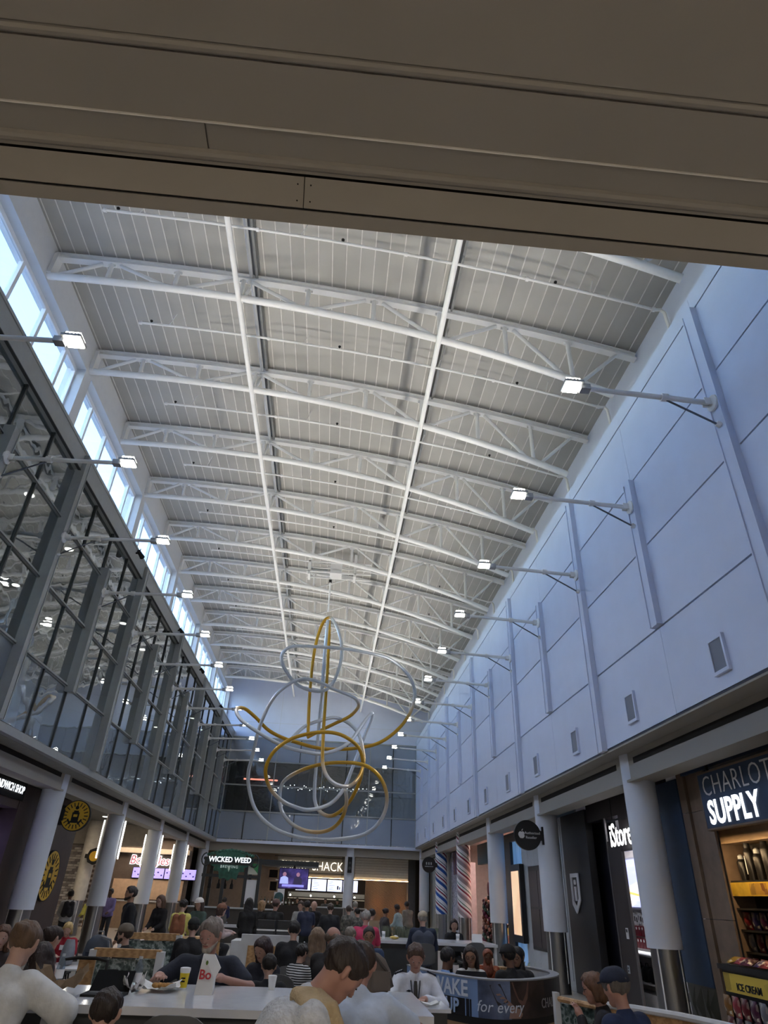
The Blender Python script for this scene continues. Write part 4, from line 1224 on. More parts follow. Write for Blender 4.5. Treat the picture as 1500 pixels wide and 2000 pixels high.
MB().add([(-.45, -.04, 2.8), (0, -.04, 2.8), (0, -.04, 2.38)], [(0, 2, 1)]).obj('green_triangle', mat('kiosk_green', (70, 150, 96), .5), kk)
MB().box(-2.4, -.3, -.12, -.06, 2.7, 2.8).obj('sign_bracket', M_KIOSK, kk)
ks = thing('kiosk_sign', 'dark green leafy crest sign with white capitals on the beer kiosk', 'sign', (-4.35, 33.93, 2.85))
crest = []
for i in range(28):
    a = 2 * math.pi * i / 28
    r = 1 + (.16 if i % 2 else -.05)
    crest.append((.78 * r * math.cos(a), .5 * r * math.sin(a) - (.16 if 18 < i < 24 else 0)))
MB().prism(crest, basis((0, 0, -.05), *FACE_CAM), .04).obj('crest', mat('dark_leaf_green', (44, 92, 78), .5, var=.3, scale=8), ks)
MB().box(-1.08, 1.08, -.06, .0, -.06, .14).obj('name_board', mat('kiosk_sign_board', (40, 52, 54), .5), ks)
for i in range(14):
    a = math.pi * (i + .5) / 14
    x = -1.0 + 2.0 * i / 13
    MB().ball((x, -.02, .22 + .22 * math.sin(a)), (.10, .03, .07), 8, 6).obj('leaf', mat('dark_leaf_green', (0, 0, 0)), ks, True)
MB().add([(-.28, -.07, -.14), (.28, -.07, -.14), (0, -.07, -.66)], [(0, 2, 1)]).obj('crest_point', MATS['dark_leaf_green'], ks)
MB().prism([(0, .1), (.05, .02), (0, -.12), (-.05, .02)], basis((0, -.075, -.32), *FACE_CAM), .01).obj('hop_leaf', mat('pale_hop', (170, 200, 180), .5), ks)
text('lettering', 'WICKED WEED', .30, (-4.35, 33.855, 2.90), FACE_CAM, M_WHITE_E, ks, bold=.006, sx=.93)
text('lettering', 'BREWING', .16, (-4.35, 33.855, 2.62), FACE_CAM, mat('soft_sign_letters', (190, 210, 205), .5, emit=.3), ks, spacing=1.2)
for s in (-1, 1):
    MB().tube([(s * (1.1 + .2 * math.sin(t)), -.03, .05 + .25 * math.cos(t)) for t in np.linspace(0, 5.2, 14)], .03, 6).obj('vine_curl', mat('dark_vine', (52, 60, 62), .5), ks, True)
for i, x in enumerate((-5.15, -4.75, -4.45, -4.15)):
    t = thing('hanging_bottle', 'dark bottle ornament hanging in the kiosk window, %s from the left' % ORD[i], 'ornament', (x, 34.05, 1.75), group='bottles hanging in the kiosk')
    MB().lathe([(.07, 0), (.075, .02), (.07, .16), (.03, .24), (.025, .36)], 10).obj('bottle', M_BLACK, t, True)
    MB().cyl((0, 0, .34), (0, 0, .46), .005, n=5).obj('string', M_BLACK, t)
tv = thing('television', 'large television hanging from the kiosk canopy showing two presenters', 'television', (-1.35, 33.75, 2.27))
MB().box(-.68, .68, 0, .08, -.42, .42).obj('case', M_BLACK, tv)
MB().box(-.04, .04, .03, .08, .42, .52).obj('mount', M_BLACK, tv)
MB().box(-.65, .65, -.008, 0, -.39, .39).obj('screen', pattern_mat('tv_picture', 'noise', [(.35, (26, 22, 52)), (.6, (60, 50, 110)), (.75, (110, 96, 150))], 2.2, .3, emit=.6), tv)
MB().box(-.5, .5, -.014, -.008, -.33, -.24).obj('caption_bar', mat('tv_caption', (120, 120, 190), .4, emit=.8), tv)
for x, c in ((-.42, (150, 160, 210)), (.2, (40, 36, 60))):
    b = MB().prism([(-.2, -.22), (.2, -.22), (.17, .02), (.06, .08), (-.06, .08), (-.17, .02)], basis((x, -.012, 0), *FACE_CAM), .003)
    b.obj('presenter_body', mat('tv_body_%d' % int(x * 100), c, .5, emit=.7), tv)
    MB().cyl((x, -.016, .16), (x, -.012, .16), .085, n=14).obj('presenter_head', mat('tv_skin', (150, 110, 130), .5, emit=.5), tv)
for i, (x, z, w, h) in enumerate(((-2.35, 2.45, .5, .42), (-2.3, 1.95, .42, .46))):
    t = thing('wooden_crate', 'pale wooden wall box in the kiosk, %s of two' % ('upper', 'lower')[i], 'box', (x, 34.6, z))
    Mw = mat('kiosk_box_wood', (186, 156, 126), .6, var=.15)
    MB().box(-w / 2, w / 2, 0, .4, -h / 2, -h / 2 + .05).box(-w / 2, w / 2, 0, .4, h / 2 - .05, h / 2).box(-w / 2, -w / 2 + .05, 0, .4, -h / 2, h / 2).box(w / 2 - .05, w / 2, 0, .4, -h / 2, h / 2).obj('frame', Mw, t)
    MB().box(-w / 2 + .05, w / 2 - .05, .3, .34, -h / 2 + .05, h / 2 - .05).obj('back', M_DARKWALL, t)
bc = thing('bar_counter', 'pale topped bar counter in front of the kiosk', 'counter', (-3.3, 32.6, 0))
MB().box(-2.4, 1.2, 0, .5, 0, 1.02).obj('front', mat('dark_counter_front', (70, 66, 62)), bc)
MB().box(-2.45, 1.25, -.06, .56, 1.02, 1.07).obj('top', M_GREYTILE, bc)
kl = thing('bar_light', 'short bright strip light over the bar', 'light', (-1.9, 35.2, 1.95))
MB().box(-.35, .35, -.05, .05, 0, .06).obj('diffuser', M_DL, kl)
MB().box(-.38, .38, -.06, .06, .06, .1).obj('housing', M_KIOSK, kl)
for i in range(10):
    t = thing('bottle', 'bottle on the kiosk back bar, %s from the left' % ORD[i], 'bottle', (-2.9 + .17 * i, 36.2, 1.2), group='bottles on the back bar')
    MB().lathe([(.035, 0), (.04, .02), (.04, .18), (.014, .24), (.013, .32)], 10).obj('glass', mat('bottle_glass_%d' % (i % 3), ((60, 40, 20), (30, 60, 40), (120, 110, 90))[i % 3], .2), t, True)
    MB().cyl((0, 0, .06), (0, 0, .14), .0415, n=10).obj('label', M_WHITE, t, True)
bb = thing('back_bar', 'dark back bar shelf of the kiosk', 'shelf', (-2.2, 36.2, 0))
MB().box(-1.2, 1.2, -.15, .15, 0, 1.2).obj('cabinet', M_DARKWALL, bb)
kn = thing('oval_sign', 'small teal oval plaque on the white post by the burger counter', 'sign', (-2.55, 44.6, 1.45))
MB().cyl((0, -.03, 0), (0, .0, 0), .28, n=24).obj('plaque', mat('teal_plaque', (60, 96, 104), .5), kn)
MB().box(-.3, .3, .0, .2, -1.45, 1.0).obj('post', M_WHITE, kn)

# ================================================================ LEFT SIDE
M_REDBROWN = mat('red_brown_panel', (64, 50, 46), .6, var=.08)
wl2 = MB().box(-8.3, -7.9, 18.45, 23.1, 0, 3.84).box(-8.3, -7.92, 7.0, 18.45, 3.25, 3.84).box(-9.6, -9.4, 7, 18.4, 0, 3.84).box(-14, -8.3, 22.8, 23.1, 0, 4.2)
ww = wl2.obj('wall_brown', M_REDBROWN)
tag(ww, 'dark red brown wall of the sandwich shop', kind='structure')
ss = thing('shop_sign', 'black fascia sign with white capitals over the sandwich shop', 'sign', (-7.88, 17.0, 3.66))
MB().box(-.03, .0, -1.9, 1.55, -.22, .2).obj('board', M_BLACK, ss)
text('lettering', 'SANDWICH SHOP', .25, (-7.86, 18.42, 3.66), FACE_HALL_L, M_WHITE_E, ss, align='RIGHT', bold=.003, sx=.86)
ms = thing('menu_screen', 'small purple lit menu screen at the left edge', 'screen', (-8.6, 18.0, 2.45))
MB().box(-.03, .03, -1.2, .5, -.4, .4).obj('case', M_BLACK, ms)
MB().box(.03, .036, -1.1, .42, -.34, .34).obj('screen', mat('lilac_screen', (170, 160, 235), .4, emit=1.1), ms)
def turtle_disc(t, r, face_n, M_y):
    """Yellow disc with black rays and a little lantern emblem; disc in the local XZ plane facing -Y."""
    MB().cyl((0, -.05, 0), (0, .05, 0), r, n=40).obj('disc', M_y, t, True)
    MB().lathe([(r, -.055), (r + .02, -.05), (r + .02, .05), (r, .055)], 40, Matrix.Rotation(math.pi / 2, 4, 'X'), caps=False).obj('rim', M_BLACK, t, True)
    me = MB().box(-.011 * r / .35, .011 * r / .35, -.058, -.05, .62 * r, .9 * r).mesh('ray', M_BLACK)
    for i in range(20):
        o = link('ray', me, t)
        o.rotation_euler = (0, 2 * math.pi * i / 20, 0)
    k = r / .35
    MB().box(-.09 * k, .09 * k, -.06, -.05, -.13 * k, .08 * k).box(-.11 * k, .11 * k, -.06, -.05, -.17 * k, -.13 * k).box(-.06 * k, .06 * k, -.06, -.05, .08 * k, .12 * k).obj('emblem', M_BLACK, t)
    MB().cyl((0, -.06, .19 * k), (0, -.05, .19 * k), .045 * k, n=12).obj('emblem_top', M_BLACK, t)
    MB().box(-.05 * k, .05 * k, -.064, -.06, -.03 * k, .03 * k).obj('emblem_window', M_y, t)
    for s in (-1, 1):
        MB().box(-.02 * k, .02 * k, -.06, -.05, 0, .14 * k, Matrix.Translation((s * .1 * k, 0, -.2 * k)) @ Matrix.Rotation(s * .6, 4, 'Y')).obj('emblem_foot', M_BLACK, t)
M_YEL = mat('mustard_yellow_sign', (200, 158, 36), .5, var=.06)
rd = thing('round_sign', 'round mustard yellow sign with black rays on the nearest left column', 'sign', (-6.78, 19.5, 3.24))
turtle_disc(rd, .36, None, M_YEL)
MB().box(-.36, -.3, -.1, .1, -.14, .14).box(-.42, -.36, -.1, .1, -.24, .24).obj('bracket', M_BLACK, rd)
bd = thing('wall_disc', 'large mustard yellow disc sign on the brown wall behind the left column', 'sign', (-7.88, 21.65, 1.85), rz=math.pi / 2)
turtle_disc(bd, .62, None, M_YEL)
# ceiling, brick wall and round pillar of the left food area
m = MB().box(-14.2, -7.6, 1.6, 52, 4.18, 4.3).box(-14.4, -14.2, 1.6, 52, 0, 4.4)
tag(m.obj('ceiling_left', mat('left_food_ceiling', (120, 118, 114), .8)), 'grey ceiling over the left food area', kind='structure')
tag(MB().box(-14, -7.9, 34.3, 34.7, 3.3, 4.2).obj('trim_8', mat('pale_dropped_soffit', (190, 182, 168), .7)), 'pale dropped soffit over the brick wall', kind='structure')
bk = MB().box(-13.9, -10.7, 34.36, 34.6, 0, 3.3).obj('wall_brick', mat('mortar_grey', (120, 112, 104), .9))
tag(bk, 'light rough brick wall in the left food area', kind='structure')
bm = [MB().box(0, .27, -.05, .02, 0, .085).mesh('brick', mat('pale_brick_%d' % i, c, .85, var=.2, scale=9)) for i, c in enumerate(((190, 182, 174), (164, 156, 150), (208, 202, 194), (138, 130, 126)))]
for j in range(33):
    for i in range(7):
        x = -12.6 + .285 * i + (.14 if j % 2 else 0)
        o = link('brick', bm[rng.randrange(4)], bk, (x, 34.36 - rng.uniform(0, .025), .02 + .098 * j))
column(-10.55, 33.2, 'round cream pillar by the brick wall in the left food area', mat('cream_pillar', (206, 200, 188), .5))
dsn = thing('round_sign', 'small dark octagonal sign on the cream pillar', 'sign', (-10.1, 32.6, 2.75))
MB().cyl((0, -.06, 0), (0, .06, 0), .33, n=8).obj('disc', M_BLACK, dsn)
MB().cyl((0, -.066, 0), (0, -.06, 0), .2, n=20).obj('emblem', M_YEL, dsn)
MB().box(-.4, -.3, -.03, .03, -.08, .08).obj('bracket', M_BLACK, dsn)
ex = thing('exit_sign', 'small red exit sign under the left ceiling', 'sign', (-8.75, 25.2, 3.62))
MB().box(-.16, .16, -.03, .03, -.12, .12).obj('box', mat('red_exit_glow', (236, 50, 74), .5, emit=.9), ex)
text('lettering', 'EXIT', .14, (-8.75, 25.165, 3.62), FACE_CAM, mat('pale_red_letters', (255, 160, 160), .5, emit=.9), ex)
# fried chicken counter
bj = MB().box(-14, -7.7, 42.6, 42.8, 0, 4.2).obj('wall_chicken', mat('taupe_counter_wall', (92, 82, 76), .7, var=.08))
tag(bj, 'taupe wall behind the fried chicken counter', kind='structure')
tag(MB().box(-14, -7.8, 42.3, 42.6, 3.35, 3.6).obj('trim_9', MATS['pale_dropped_soffit']), 'pale band above the chicken counter sign', kind='structure')
bs = thing('chicken_sign', 'glowing red and white script sign on the taupe wall', 'sign', (-10.0, 42.5, 3.0))
text('outline', 'Bojangles', .62, (-10.02, 42.52, 3.0), FACE_CAM, mat('white_sign_outline', (255, 252, 250), .5, var=0, emit=1.8), bs, bold=.035, shear=.12, align='CENTER', sx=.95)
text('lettering', 'Bojangles', .62, (-10.02, 42.50, 3.0), FACE_CAM, mat('red_sign_letters', (150, 34, 54), .5, emit=.4), bs, bold=.0, shear=.12, extrude=.02, sx=.95)
for i in range(4):
    t = thing('menu_screen', 'lilac menu screen over the chicken counter, %s from the left' % ORD[i], 'screen', (-10.4 + .9 * i, 42.45, 2.38), group='chicken menu screens')
    MB().box(-.44, .44, 0, .06, -.27, .27).obj('case', M_BLACK, t)
    MB().box(-.42, .42, -.01, 0, -.25, .25).obj('screen', mat('lilac_menu_glow', (150, 138, 226), .4, var=.12, emit=.9), t)
    for j in range(4):
        MB().ball((-.3 + .2 * j, -.01, .05 - .14 * (j % 2)), (.05, .008, .04), 8, 6).obj('dish_picture', mat('dish_print', (70, 60, 120), .5, emit=.2), t)
cc = thing('chicken_counter', 'wooden fronted chicken counter with a pale top', 'counter', (-10.0, 40.6, 0))
MB().box(-2.4, 2.2, 0, .7, 0, 1.0).obj('front', mat('tan_counter_front', (150, 126, 104), .6), cc)
MB().box(-2.45, 2.25, -.05, .75, 1.0, 1.06).obj('top', M_GREYTILE, cc)
area_light('counter_light', cc, (0, 1.0, 4.1), (0, 0, 0), 4, 1, 60, (255, 226, 196))
tag(MB().box(-11.8, -7.9, 42.50, 42.6, 1.1, 2.05).obj('trim_10', mat('warm_lit_backsplash', (206, 178, 150), .6)), 'warm tan backsplash under the lilac screens', kind='structure')
for i, (x, y) in enumerate(((-9.6, 26.5), (-11.5, 29.5), (-9.4, 30.5), (-9.4, 38.5), (-11.0, 37.5))):
    downlight(x, y, 4.17, 'round downlight in the left food area ceiling, %s from the near end' % ORD[i], 'downlights over the left food area', .1, power=22)
vt = thing('ceiling_grille', 'pale louvred grille under the left food area ceiling', 'grille', (-8.6, 36.5, 3.85))
for i in range(3):
    for j in range(4):
        MB().box(-.5 + .3 * i, -.28 + .3 * i, -.6 + .3 * j, -.55 + .3 * j, 0, .2).obj('louvre', M_GREYTILE, vt)
# ---- the floor lies a little lower than the shop fittings were drawn: bring everything that stands on it down to it
FZ = -0.2
bpy.context.view_layer.update()
_done = set()
for o in list(S.objects):
    if o.type != 'MESH' or o.data.name in _done:
        continue
    if o.name == 'floor':
        o.location.z = FZ
        continue
    me = o.data
    if not len(me.vertices):
        continue
    co = np.empty(len(me.vertices) * 3, np.float32)
    me.vertices.foreach_get('co', co)
    co = co.reshape(-1, 3)
    mw = np.array(o.matrix_world)
    wz = co @ mw[2, :3] + mw[2, 3]
    if abs(wz.min()) < 0.004 and abs(mw[2, 2] - 1) < 1e-4:
        sel = wz < 0.005
        co[sel, 2] += FZ
        me.vertices.foreach_set('co', co.ravel())
        me.update()
        _done.add(me.name)

# ================================================================ TABLES, SEATS, BOOTHS
M_QUARTZ = mat('white_quartz_top', (214, 216, 220), .12, var=.03, scale=8)
M_LEGW = mat('white_table_leg', (196, 198, 202), .4)
M_APRON = mat('charcoal_apron', (58, 60, 62), .5)
M_SHELL = mat('grey_plastic_shell', (92, 94, 96), .45, var=.05)
M_CHROME = mat('dark_chair_steel', (60, 60, 62), .35, .7)
M_OAK = pattern_mat('light_oak', 'wood', [(0, (158, 120, 78)), (1, (188, 150, 104))], 3, .5, stretch=(1, 6, 6))
M_LEAF = pattern_mat('leafy_glass_print', 'noise', [(.35, (44, 58, 58)), (.5, (96, 112, 108)), (.6, (168, 180, 178)), (.7, (60, 84, 76))], 14, .25)
M_WHITEP = mat('white_partition', (196, 198, 200), .5)

def rbox(mb, x0, x1, y0, y1, z0, z1, r=.02, n=3):
    """Slab with rounded corners in plan."""
    pts = []
    for cx, cy, a0 in ((x1 - r, y1 - r, 0), (x0 + r, y1 - r, 90), (x0 + r, y0 + r, 180), (x1 - r, y0 + r, 270)):
        for i in range(n + 1):
            a = math.radians(a0 + 90 * i / n)
            pts.append((cx + r * math.cos(a), cy + r * math.sin(a)))
    return mb.prism(pts, Matrix.Translation((0, 0, z0)), z1 - z0)

def long_table(name, label, x0, x1, y0, y1, z):
    t = thing(name, label, 'table', ((x0 + x1) / 2, (y0 + y1) / 2, FZ))
    w, d, h = (x1 - x0) / 2, (y1 - y0) / 2, z - FZ
    rbox(MB(), -w, w, -d, d, h - .055, h, .015).obj('tabletop', M_QUARTZ, t)
    MB().box(-w + .08, w - .08, -d + .12, -d + .16, h - .16, h - .055).box(-w + .08, w - .08, d - .16, d - .12, h - .16, h - .055).obj('apron', M_APRON, t)
    for sx in (-1, 1):
        for sy in (-1, 1):
            x, y = sx * (w - .05), sy * (d - .08)
            MB().box(x - .03, x + .03, y - .03, y + .03, 0, h - .055).obj('leg', M_LEGW, t)
        MB().box(sx * (w - .05) - .02, sx * (w - .05) + .02, -d + .1, d - .1, .15, .2).obj('stretcher', M_LEGW, t)
    return t
long_table('communal_table', 'white high communal table with the paper bag and yellow cup', -1.96, .98, 6.42, 7.92, .85)
long_table('communal_table', 'white bar-height table at the left edge by the woman in the white sweater', -4.9, -2.01, 6.36, 7.6, .85)
long_table('communal_table', 'white bar-height table in the middle of the hall with grey stools', .7, 4.05, 17.0, 18.4, .85)
long_table('counter_table', 'narrow white counter table by the woman in the hat', -3.1, -1.9, 21.4, 22.0, .85)
t = thing('side_table', 'small black box table with a white top in front of the pilot', 'table', (1.22, 8.7, FZ))
MB().box(-.2, .2, -.3, .3, 0, .84).obj('body', M_APRON, t)
rbox(MB(), -.24, .24, -.34, .34, .84, .87, .02).obj('tabletop', M_QUARTZ, t)
t = thing('round_table', 'round white cafe table carrying a grey backpack on the left', 'table', (-3.75, 12.7, FZ))
MB().lathe([(.0, .73), (.53, .73), (.545, .74), (.545, .755), (.53, .765), (0, .765)], 32, caps=False).obj('tabletop', M_QUARTZ, t, True)
MB().cyl((0, 0, .03), (0, 0, .73), .04, n=12).obj('stem', M_CHROME, t)
MB().lathe([(.28, 0), (.28, .02), (.06, .04)], 24).obj('foot', M_CHROME, t)

def shell_mesh(w, d, hb, z, material):
    """One-piece moulded seat and back."""
    prof = [(d * .5, -.03), (d * .42, 0.0), (0, -.015), (-d * .35, .0), (-d * .5, .08), (-d * .56, hb * .5), (-d * .62, hb)]
    n = 8
    vs, fs = [], []
    for k, (y, zz) in enumerate(prof):
        ww = w * (1 if k < 5 else (.98 if k == 5 else .86))
        for j in range(n + 1):
            u = -1 + 2 * j / n
            bow = .045 * u * u
            vs.append((u * ww / 2, y + (bow if k > 4 else 0), z + zz + (bow if k <= 4 else -.05 * u ** 4 * (k == 6))))
    m = len(prof)
    base = len(vs)
    for k, (y, zz) in enumerate(prof):
        ww = w * (1 if k < 5 else (.98 if k == 5 else .86))
        for j in range(n + 1):
            u = -1 + 2 * j / n
            bow = .045 * u * u
            vs.append((u * ww / 2, y + (bow if k > 4 else 0) - (.018 if k > 4 else 0), z + zz + (bow if k <= 4 else -.05 * u ** 4 * (k == 6)) - (.018 if k <= 4 else 0)))
    for k in range(m - 1):
        for j in range(n):
            a = k * (n + 1) + j
            fs.append((a, a + 1, a + n + 2, a + n + 1))
            b = base + a
            fs.append((b, b + n + 1, b + n + 2, b + 1))
    ring = [j for j in range(n + 1)] + [k * (n + 1) + n for k in range(1, m)] + [(m - 1) * (n + 1) + j for j in range(n - 1, -1, -1)] + [k * (n + 1) for k in range(m - 2, 0, -1)]
    for a, b in zip(ring, ring[1:] + ring[:1]):
        fs.append((a, base + a, base + b, b))
    return MB().add(vs, fs).mesh('seat_shell', material, True)
def stool(label, x, y, rz, h=.75, back=.38, group='grey shell seats'):
    """Origin on the floor; the seat faces local +Y."""
    t = thing('bar_stool' if h > .6 else 'cafe_chair', label, 'stool' if h > .6 else 'chair', (x, y, FZ), rz, group)
    link('seat_shell', SHELLS.setdefault((h, back), shell_mesh(.46, .46, back, h, M_SHELL)), t)
    for sx in (-1, 1):
        for sy in (-1, 1):
            MB().cyl((sx * .15, sy * .13, h - .02), (sx * .21, sy * .2, 0), .014, n=8).obj('leg', M_CHROME, t)
    if h > .6:
        q = [(.19, .18, .28), (-.19, .18, .28), (-.19, -.18, .28), (.19, -.18, .28)]
        MB().tube(q, .010, 6, closed=True).obj('foot_ring', M_CHROME, t)
    return t
SHELLS = {}

# screens with leafy glass between the seats on the left
def screen(label, x0, x1, y, z1, skew=0.0):
    t = thing('planter_screen', label, 'screen', (x0, y, FZ))
    w, h = x1 - x0, z1 - FZ
    t.rotation_euler[2] = skew
    MB().box(0, w, -.06, .06, h - .1, h).obj('top_rail', M_OAK, t)
    MB().box(w - .05, w + .05, -.07, .07, 0, h - .02).obj('end_post', M_WHITEP, t)
    MB().box(-.05, .05, -.07, .07, 0, h - .02).obj('end_post', M_WHITEP, t)
    MB().box(.06, w - .06, -.015, .015, .38, h - .12).obj('leafy_glass', M_LEAF, t)
    MB().box(0, w, -.05, .05, 0, .36).obj('base_panel', M_OAK, t)
    return t
screen('leafy glass seat screen with an oak rail beside the older man', -3.15, -2.22, 11.2, .90)
screen('leafy glass seat screen farther back under the backpack wearer', -3.65, -2.62, 14.6, .93, .05)
sb = thing('seat_bench', 'curved oak bench behind the leafy screens', 'bench', (-2.7, 15.7, FZ))
MB().tube([(-.6, -.7, .98), (-.5, -.2, 1.0), (0, 0, 1.0), (.7, .1, 1.02)], .05, 8).obj('back_rail', M_OAK, sb)
MB().box(-.6, .7, -.1, .3, 0, .45).obj('seat_box', M_OAK, sb)
MB().box(-.6, .7, .1, .16, .45, .96).obj('back_panel', M_OAK, sb)
t = thing('white_partition', 'white seat partition with an oak panel in the middle of the crowd', 'partition', (-.9, 13.6, FZ))
MB().box(-.45, .55, -.06, .06, 0, 1.22).obj('panel', M_WHITEP, t)
MB().box(-.62, -.45, -.06, .7, 0, 1.12).obj('return_panel', M_WHITEP, t)
MB().box(-.32, .35, -.075, -.06, .3, 1.06).obj('oak_inset', M_OAK, t)
for i in range(2):
    t = thing('lounge_chair', 'charcoal padded lounge chair back, %s of the pair by the white partition' % ('left', 'right')[i], 'chair', (-1.18 + .44 * i, 17.0, FZ), group='charcoal lounge chairs')
    rbox(MB(), -.2, .2, -.07, .07, .5, 1.22, .03).obj('backrest', mat('charcoal_padding', (64, 66, 68), .6, var=.05), t)
    rbox(MB(), -.21, .21, -.085, .085, 1.20, 1.34, .04).obj('headrest', mat('darker_padding', (44, 44, 46), .6), t)
    rbox(MB(), -.2, .2, .05, .55, .4, .5, .03).obj('seat', MATS['charcoal_padding'], t)
    MB().box(-.2, .2, -.075, .075, 1.14, 1.17).obj('trim_bar', M_STEEL, t)
    for sx in (-1, 1):
        MB().box(sx * .17 - .02, sx * .17 + .02, 0, .05, 0, .5).box(sx * .17 - .02, sx * .17 + .02, .45, .5, 0, .42).obj('leg', M_CHROME, t)
# black tube chair with an oak back slat
t = thing('armchair', 'black tube chair with a flat oak back slat behind the laptop', 'chair', (-2.62, 9.2, FZ), math.pi)
MB().tube([(-.26, .2, 0), (-.26, .2, .95), (-.24, .12, 1.12), (-.1, .1, 1.14), (.1, .1, 1.14), (.24, .12, 1.12), (.26, .2, .95), (.26, .2, 0)], .018, 8).obj('back_tube', M_BLACK, t, True)
MB().box(-.09, .09, .06, .09, .55, 1.14).obj('back_slat', M_OAK, t)
MB().box(-.24, .24, -.25, .22, .7, .74).obj('seat', M_OAK, t)
for sx in (-1, 1):
    MB().cyl((sx * .24, -.23, .7), (sx * .27, -.25, 0), .016, n=8).obj('leg', M_BLACK, t)
# stools and chairs in view
stool('empty grey shell bar stool at the near edge of the main table', -.92, 5.75, 0)
stool('empty grey shell bar stool beside the man in the navy jacket', 3.25, 16.1, .2)

# drum booth with the printed wrap
PATH = [(1.40, 11.9), (1.50, 11.3), (1.72, 10.8), (2.0, 10.38), (2.32, 10.15), (2.7, 10.22), (3.07, 10.5), (3.38, 10.88), (3.58, 11.3), (3.64, 11.75), (3.55, 12.2), (3.4, 12.5)]
bp = [np.array(p) for p in catmull(PATH, 6)]
ln = np.concatenate([[0], np.cumsum([np.linalg.norm(b - a) for a, b in zip(bp[:-1], bp[1:])])])
BP = np.array(bp)
def along(s):
    return np.array([np.interp(s, ln, BP[:, 0]), np.interp(s, ln, BP[:, 1])])
def outward(s):
    d = along(min(s + .02, ln[-1])) - along(max(s - .02, 0))
    d /= np.linalg.norm(d)
    return np.array([d[1], -d[0]])
BO = Vector((2.55, 11.5, FZ))
booth = thing('drum_booth', 'curved seat booth wrapped in a printed advert reading Wake Up for every', 'booth', BO)
def band(name, s0, s1, z0, z1, off, thick, material):
    m = MB()
    n = max(2, int((s1 - s0) / .06))
    vs, fs = [], []
    for i in range(n + 1):
        s = s0 + (s1 - s0) * i / n
        p, o = along(s), outward(s)
        for k, zz in ((off, z0), (off, z1), (off - thick, z1), (off - thick, z0)):
            q = p + o * k
            vs.append((q[0] - BO.x, q[1] - BO.y, zz))
    for i in range(n):
        a, b = i * 4, i * 4 + 4
        for k in range(4):
            fs.append((a + k, b + k, b + (k + 1) % 4, a + (k + 1) % 4))
    fs += [(0, 1, 2, 3), (n * 4 + 3, n * 4 + 2, n * 4 + 1, n * 4)]
    m.add(vs, fs)
    return m.obj(name, material, booth, True)
TOTAL = float(ln[-1])
band('shell', 0, TOTAL, 0, .98, 0, .10, M_WHITEP)
band('top_rim', 0, TOTAL, .98, .995, .012, .13, mat('grey_rim', (140, 142, 146), .4))
band('kick_band', 0, TOTAL, .50, .58, .008, .02, M_BLACK)
band('base_wrap', 0, TOTAL, 0, .50, .004, .02, mat('tan_booth_base', (150, 118, 84), .5))
M_PB = mat('print_pale_blue', (118, 144, 186), .4, var=.1, scale=2)
M_PD = mat('print_near_black', (24, 24, 30), .4)
M_PG = pattern_mat('print_grey_blue_scene', 'noise', [(.3, (40, 46, 62)), (.5, (84, 96, 124)), (.7, (120, 136, 168))], 2.5, .4)
M_PF = pattern_mat('print_dim_portrait', 'noise', [(.35, (20, 18, 20)), (.55, (50, 40, 38)), (.75, (96, 76, 70))], 2.0, .4)
sA, sB, sC, sD = .85, 1.86, 2.2, 3.0
band('print_blue', 0, sA + .62, .74, .98, .006, .01, M_PB)
band('print_black', 0, 1.76, .58, .76, .0065, .01, M_PD)
band('print_blue', sA + .62, sB, .58, .98, .006, .01, M_PB)
band('print_scene', sB, sC + .1, .58, .98, .006, .01, M_PG)
band('print_portrait', sC + .1, sD, .58, .98, .006, .01, M_PF)
band('print_black', sD, TOTAL, .58, .98, .006, .01, M_PD)
def bent_text(s, size, s0, z, material, bold=0.0, shear=0.0, sx=1.0, off=.014):
    me = text_mesh(s, size, .002, bold, shear, 'LEFT', 1.02)
    me.materials.clear()
    me.materials.append(material)
    co = np.empty(len(me.vertices) * 3, np.float32)
    me.vertices.foreach_get('co', co)
    co = co.reshape(-1, 3)
    out = []
    for x, y, e in co:
        ss = s0 + x * sx
        p = along(ss) + outward(ss) * (off + e)
        out.append((p[0] - BO.x, p[1] - BO.y, z + y))
    me.vertices.foreach_set('co', np.array(out, np.float32).ravel())
    me.update()
    return link('lettering', me, booth)
M_PW = mat('print_white', (206, 214, 226), .4)
bent_text('WAKE', .24, 1.02, .86, M_PW, .006)
bent_text('UP', .21, 1.30, .665, mat('print_soft_blue', (160, 184, 218), .4), .006)
bent_text('for every', .17, 1.84, .70, M_PW, shear=.25)
bent_text('CHALLENGE', .15, 2.88, .72, mat('print_grey_letters', (150, 148, 150), .4), sx=.9)
# the printed hand and cheek of the portrait, flat shapes on the wrap
def bent_patch(name, pts, material, off=.010):
    m = MB()
    vs = []
    for s, z in pts:
        p = along(s) + outward(s) * off
        vs.append((p[0] - BO.x, p[1] - BO.y, z))
    m.add(vs, [tuple(range(len(vs)))])
    return m.obj(name, material, booth)
SK = mat('print_skin', (150, 120, 108), .4, var=.12, scale=6)
bent_patch('print_cheek', [(2.32, .97), (2.62, .97), (2.58, .80), (2.50, .70), (2.42, .76), (2.36, .86)], mat('print_dim_skin', (112, 84, 74), .4, var=.15), .009)
for i in range(4):
    a = 2.10 + .045 * i
    bent_patch('print_finger', [(a, .84 - .035 * i), (a + .05, .85 - .03 * i), (a + .24, .70 - .02 * i), (a + .22, .665 - .02 * i)], SK, .011)
bent_patch('print_palm', [(2.30, .72), (2.46, .68), (2.44, .59), (2.26, .59)], SK, .011)
bent_patch('print_phone', [(2.02, .93), (2.16, .95), (2.26, .76), (2.12, .72)], M_PD, .0105)
